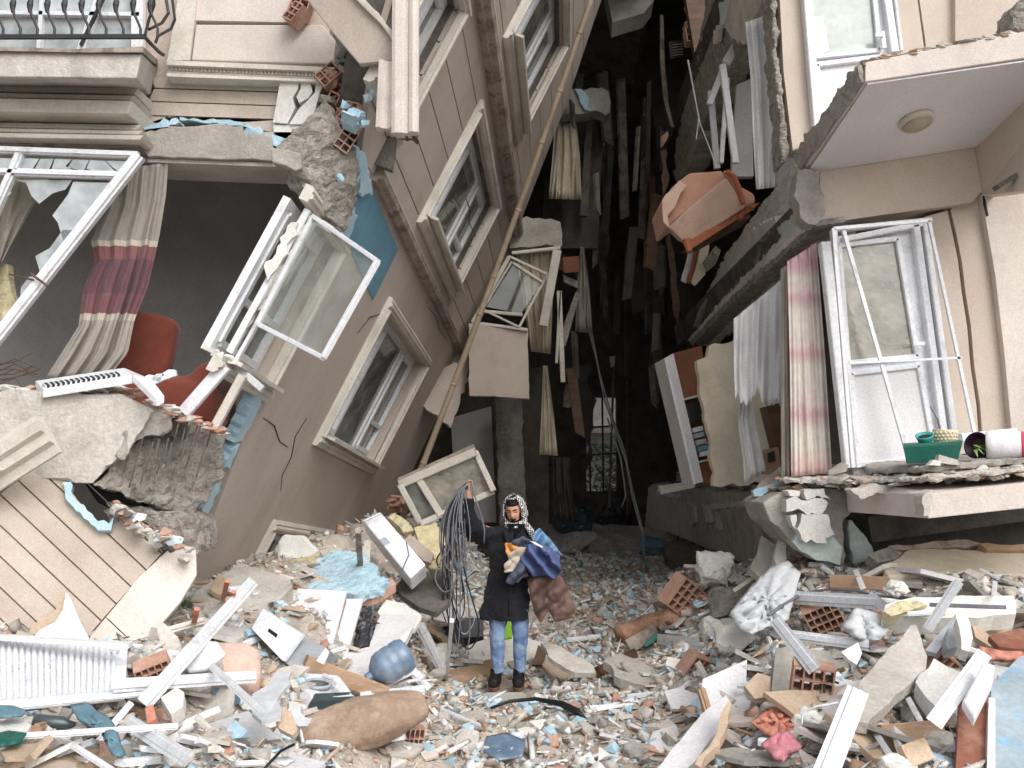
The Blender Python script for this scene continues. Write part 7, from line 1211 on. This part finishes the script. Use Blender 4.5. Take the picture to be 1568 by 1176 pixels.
# jeans and boots
g = G(); g.smooth = True
for x0, x1, x2, z in ((765, 761, 761, 0), (794, 797, 795, .02)): g.tube([M(x0, 915, .02), M((x0 + x1) / 2, 945, .01 + z), M(x1, 972, -.02 + z), M(x2 + 1, 1003, .02 + z), M(x2 + 1, 1030, .025 + z)], [.1, .086, .07, .063, .05], 16)
je = smooth_union(g.build('jeans', 'denim', person), .009, 2); d_ = je.modifiers.new('folds', 'DISPLACE'); tx = bpy.data.textures.new('creases', 'CLOUDS'); tx.noise_scale = .05; tx.noise_depth = 2; d_.texture = tx; d_.strength = .022
for (x, z, tx_) in ((759, 0, -3), (794, .02, 0)):
    g = G(); g.smooth = True; g.tube([M(x + 1, 1024, .03 + z), M(x, 1036, .03 + z), M(x + tx_ * .4, 1042, -.0 + z), M(x + tx_, 1045, -.08 + z), M(x + tx_ * 1.3, 1047, -.16 + z)], [.056, .054, .062, .056, .038], 14); smooth_union(g.build('boot', 'boot_black', person), .009, 3)
    ell(g2 := G(), [(M(x + tx_ * .8, 1053.5, -.06 + z), .052, .15), (M(x + tx_ * .8, 1050, -.06 + z), .054, .155)], 20); g2.build('boot_sole', 'sole', person)
# stone under the standing boots
lay('stone_step', 'flat pale stone under the man\'s boots', 'stone', [(734, 1070), (744, 1060), (800, 1060), (808, 1070), (770, 1078)], 'concrete_pale', .05, .02, D=MD - .25, rg=.006)
# clothes over the arm
mat('knit_blue', (92, 104, 146), (74, 86, 126), 6, .4, 130, rough=.95); mat('shirt_blue', (122, 158, 190), (100, 136, 170), 5, .2, 100, rough=.9); mat('cloth_beige', (196, 184, 168), (172, 158, 142), 5, .3, 110, rough=.95); mat('cloth_orange', (222, 160, 88), (200, 136, 66), 5, .2, 110, rough=.95); mat('cloth_slate', (90, 96, 114), (64, 70, 88), 7, .3, 110, rough=.95); mat('cloth_brown', (128, 104, 96), (98, 76, 70), 5, .3, 110, rough=.95)
def wad(name, lab, l, m, dd, amp=.05, th=.05, seed=1, k=0.0, sc=.22):
    amp *= .7; th *= .5
    o = rumple(name, lab, 'clothing', l, m, D=MD + dd, amp=amp, k=k, seed=seed, sc=sc, fold=True); o.modifiers['solid'].thickness = th; o.modifiers['solid'].offset = 1; s = o.modifiers.new('subsurf', 'SUBSURF'); s.levels = s.render_levels = 1; return o
wad('trousers', 'brown trousers hanging over the man\'s arm', [(812, 872), (840, 866), (862, 884), (880, 926), (882, 944), (868, 950), (850, 954), (840, 935), (828, 956), (818, 940), (812, 915), (806, 890)], 'cloth_brown', -.18, .05, .05, 4)
wad('shirt', 'light blue shirt on top of the carried clothes', [(812, 824), (828, 810), (844, 826), (862, 850), (848, 856), (826, 842)], 'shirt_blue', -.2, .05, .05, 5); wad('jacket', 'slate grey folded jacket against the man\'s chest', [(784, 830), (800, 822), (812, 826), (812, 840), (796, 840)], 'cloth_slate', -.26, .04, .04, 6)
nsw = wad('sweater', 'navy blue sweater with white marks carried by the man', [(798, 850), (808, 832), (826, 832), (846, 838), (858, 852), (860, 870), (852, 888), (836, 882), (818, 884), (808, 876)], 'knit_blue', -.27, .07, .06, 7); wad('scarf_cloth', 'orange cloth edge among the carried clothes', [(774, 832), (786, 832), (794, 840), (780, 852), (775, 846)], 'cloth_orange', -.25, .03, .03, 8)
wad('sweater', 'beige sweater sleeve hanging from the carried clothes', [(778, 848), (794, 838), (806, 838), (796, 856), (784, 876), (774, 878), (772, 868), (780, 860)], 'cloth_beige', -.28, .04, .04, 9); wad('trousers', 'dark slate trousers folded under the beige sleeve', [(780, 884), (796, 858), (806, 862), (806, 880), (794, 892), (784, 894), (776, 892)], 'cloth_slate', -.25, .04, .04, 10)
for k, (l, lab) in enumerate((([(811, 828), (820, 830), (832, 837), (830, 839), (818, 833)], 'white collar stripe on the navy sweater'), ([(838, 843), (841, 844), (839, 850), (836, 849)], 'small white tag on the navy sweater'), ([(824, 862), (832, 864), (832, 867), (825, 865)], 'white label inside the navy sweater'))): sheet('white_mark', l, MD - .37, .006, 'pvc_white', nsw)
# bunch of cables in the raised hand
cbn = thing('cable_bundle', 'bunch of grey cables hanging from the man\'s raised hand', 'cables', M(700, 1000, -.1)); rc = random.Random(4)
for k in range(22):
    top = (714 + rc.uniform(-4, 4), 742 + rc.uniform(-3, 5)); xo = 698 + rc.gauss(0, 10); yb = rc.uniform(870, 1004); w_ = rc.uniform(5, 20); dz = rc.uniform(-.12, .08); xb = 700 + rc.gauss(0, 9)
    l = [top, (lerp(top[0], xo - w_, .35), 754), (xo - w_ * .7, 790), (xo - w_, lerp(790, yb, .45)), (xb - w_ * .9, lerp(790, yb, .8)), (xb - w_ * .3, yb), (xb + w_ * .4, yb - 3), (xb + w_ * .8, lerp(790, yb, .82)), (xo + w_ * .4, lerp(790, yb, .4)), (xo + w_ * .25, 786), (lerp(top[0], xo, .4), 754), top]
    if k % 3 == 0: l = l[:6]
    q = []; 
    for i in range(len(l) - 1):
        for t in np.linspace(0, 1, 4, endpoint=False):
            p0, p1, p2, p3 = l[max(i - 1, 0)], l[i], l[i + 1], l[min(i + 2, len(l) - 1)]; q.append(tuple(.5 * (2 * p1[c] + (p2[c] - p0[c]) * t + (2 * p0[c] - 5 * p1[c] + 4 * p2[c] - p3[c]) * t * t + (3 * p1[c] - p0[c] - 3 * p2[c] + p3[c]) * t ** 3) for c in (0, 1)))
    g = G(); g.smooth = True; g.tube([M(x, y, -.12 + dz * min(1, (y - 740) / 80)) for x, y in q], rc.choice([.0045, .006, .0075]), 6); g.build('cable', rc.choice(['cable_grey', 'cable_grey', 'cable_grey', 'cable_black', 'plastic_grey']), cbn)
g = G(); g.smooth = True; g.tube([M(714, 740, -.12), M(722, 736, -.12), M(730, 770, -.14), M(738, 792, -.16), M(742, 812, -.17), M(741, 832, -.17)], .008, 6); g.build('cable', 'cable_grey', cbn)
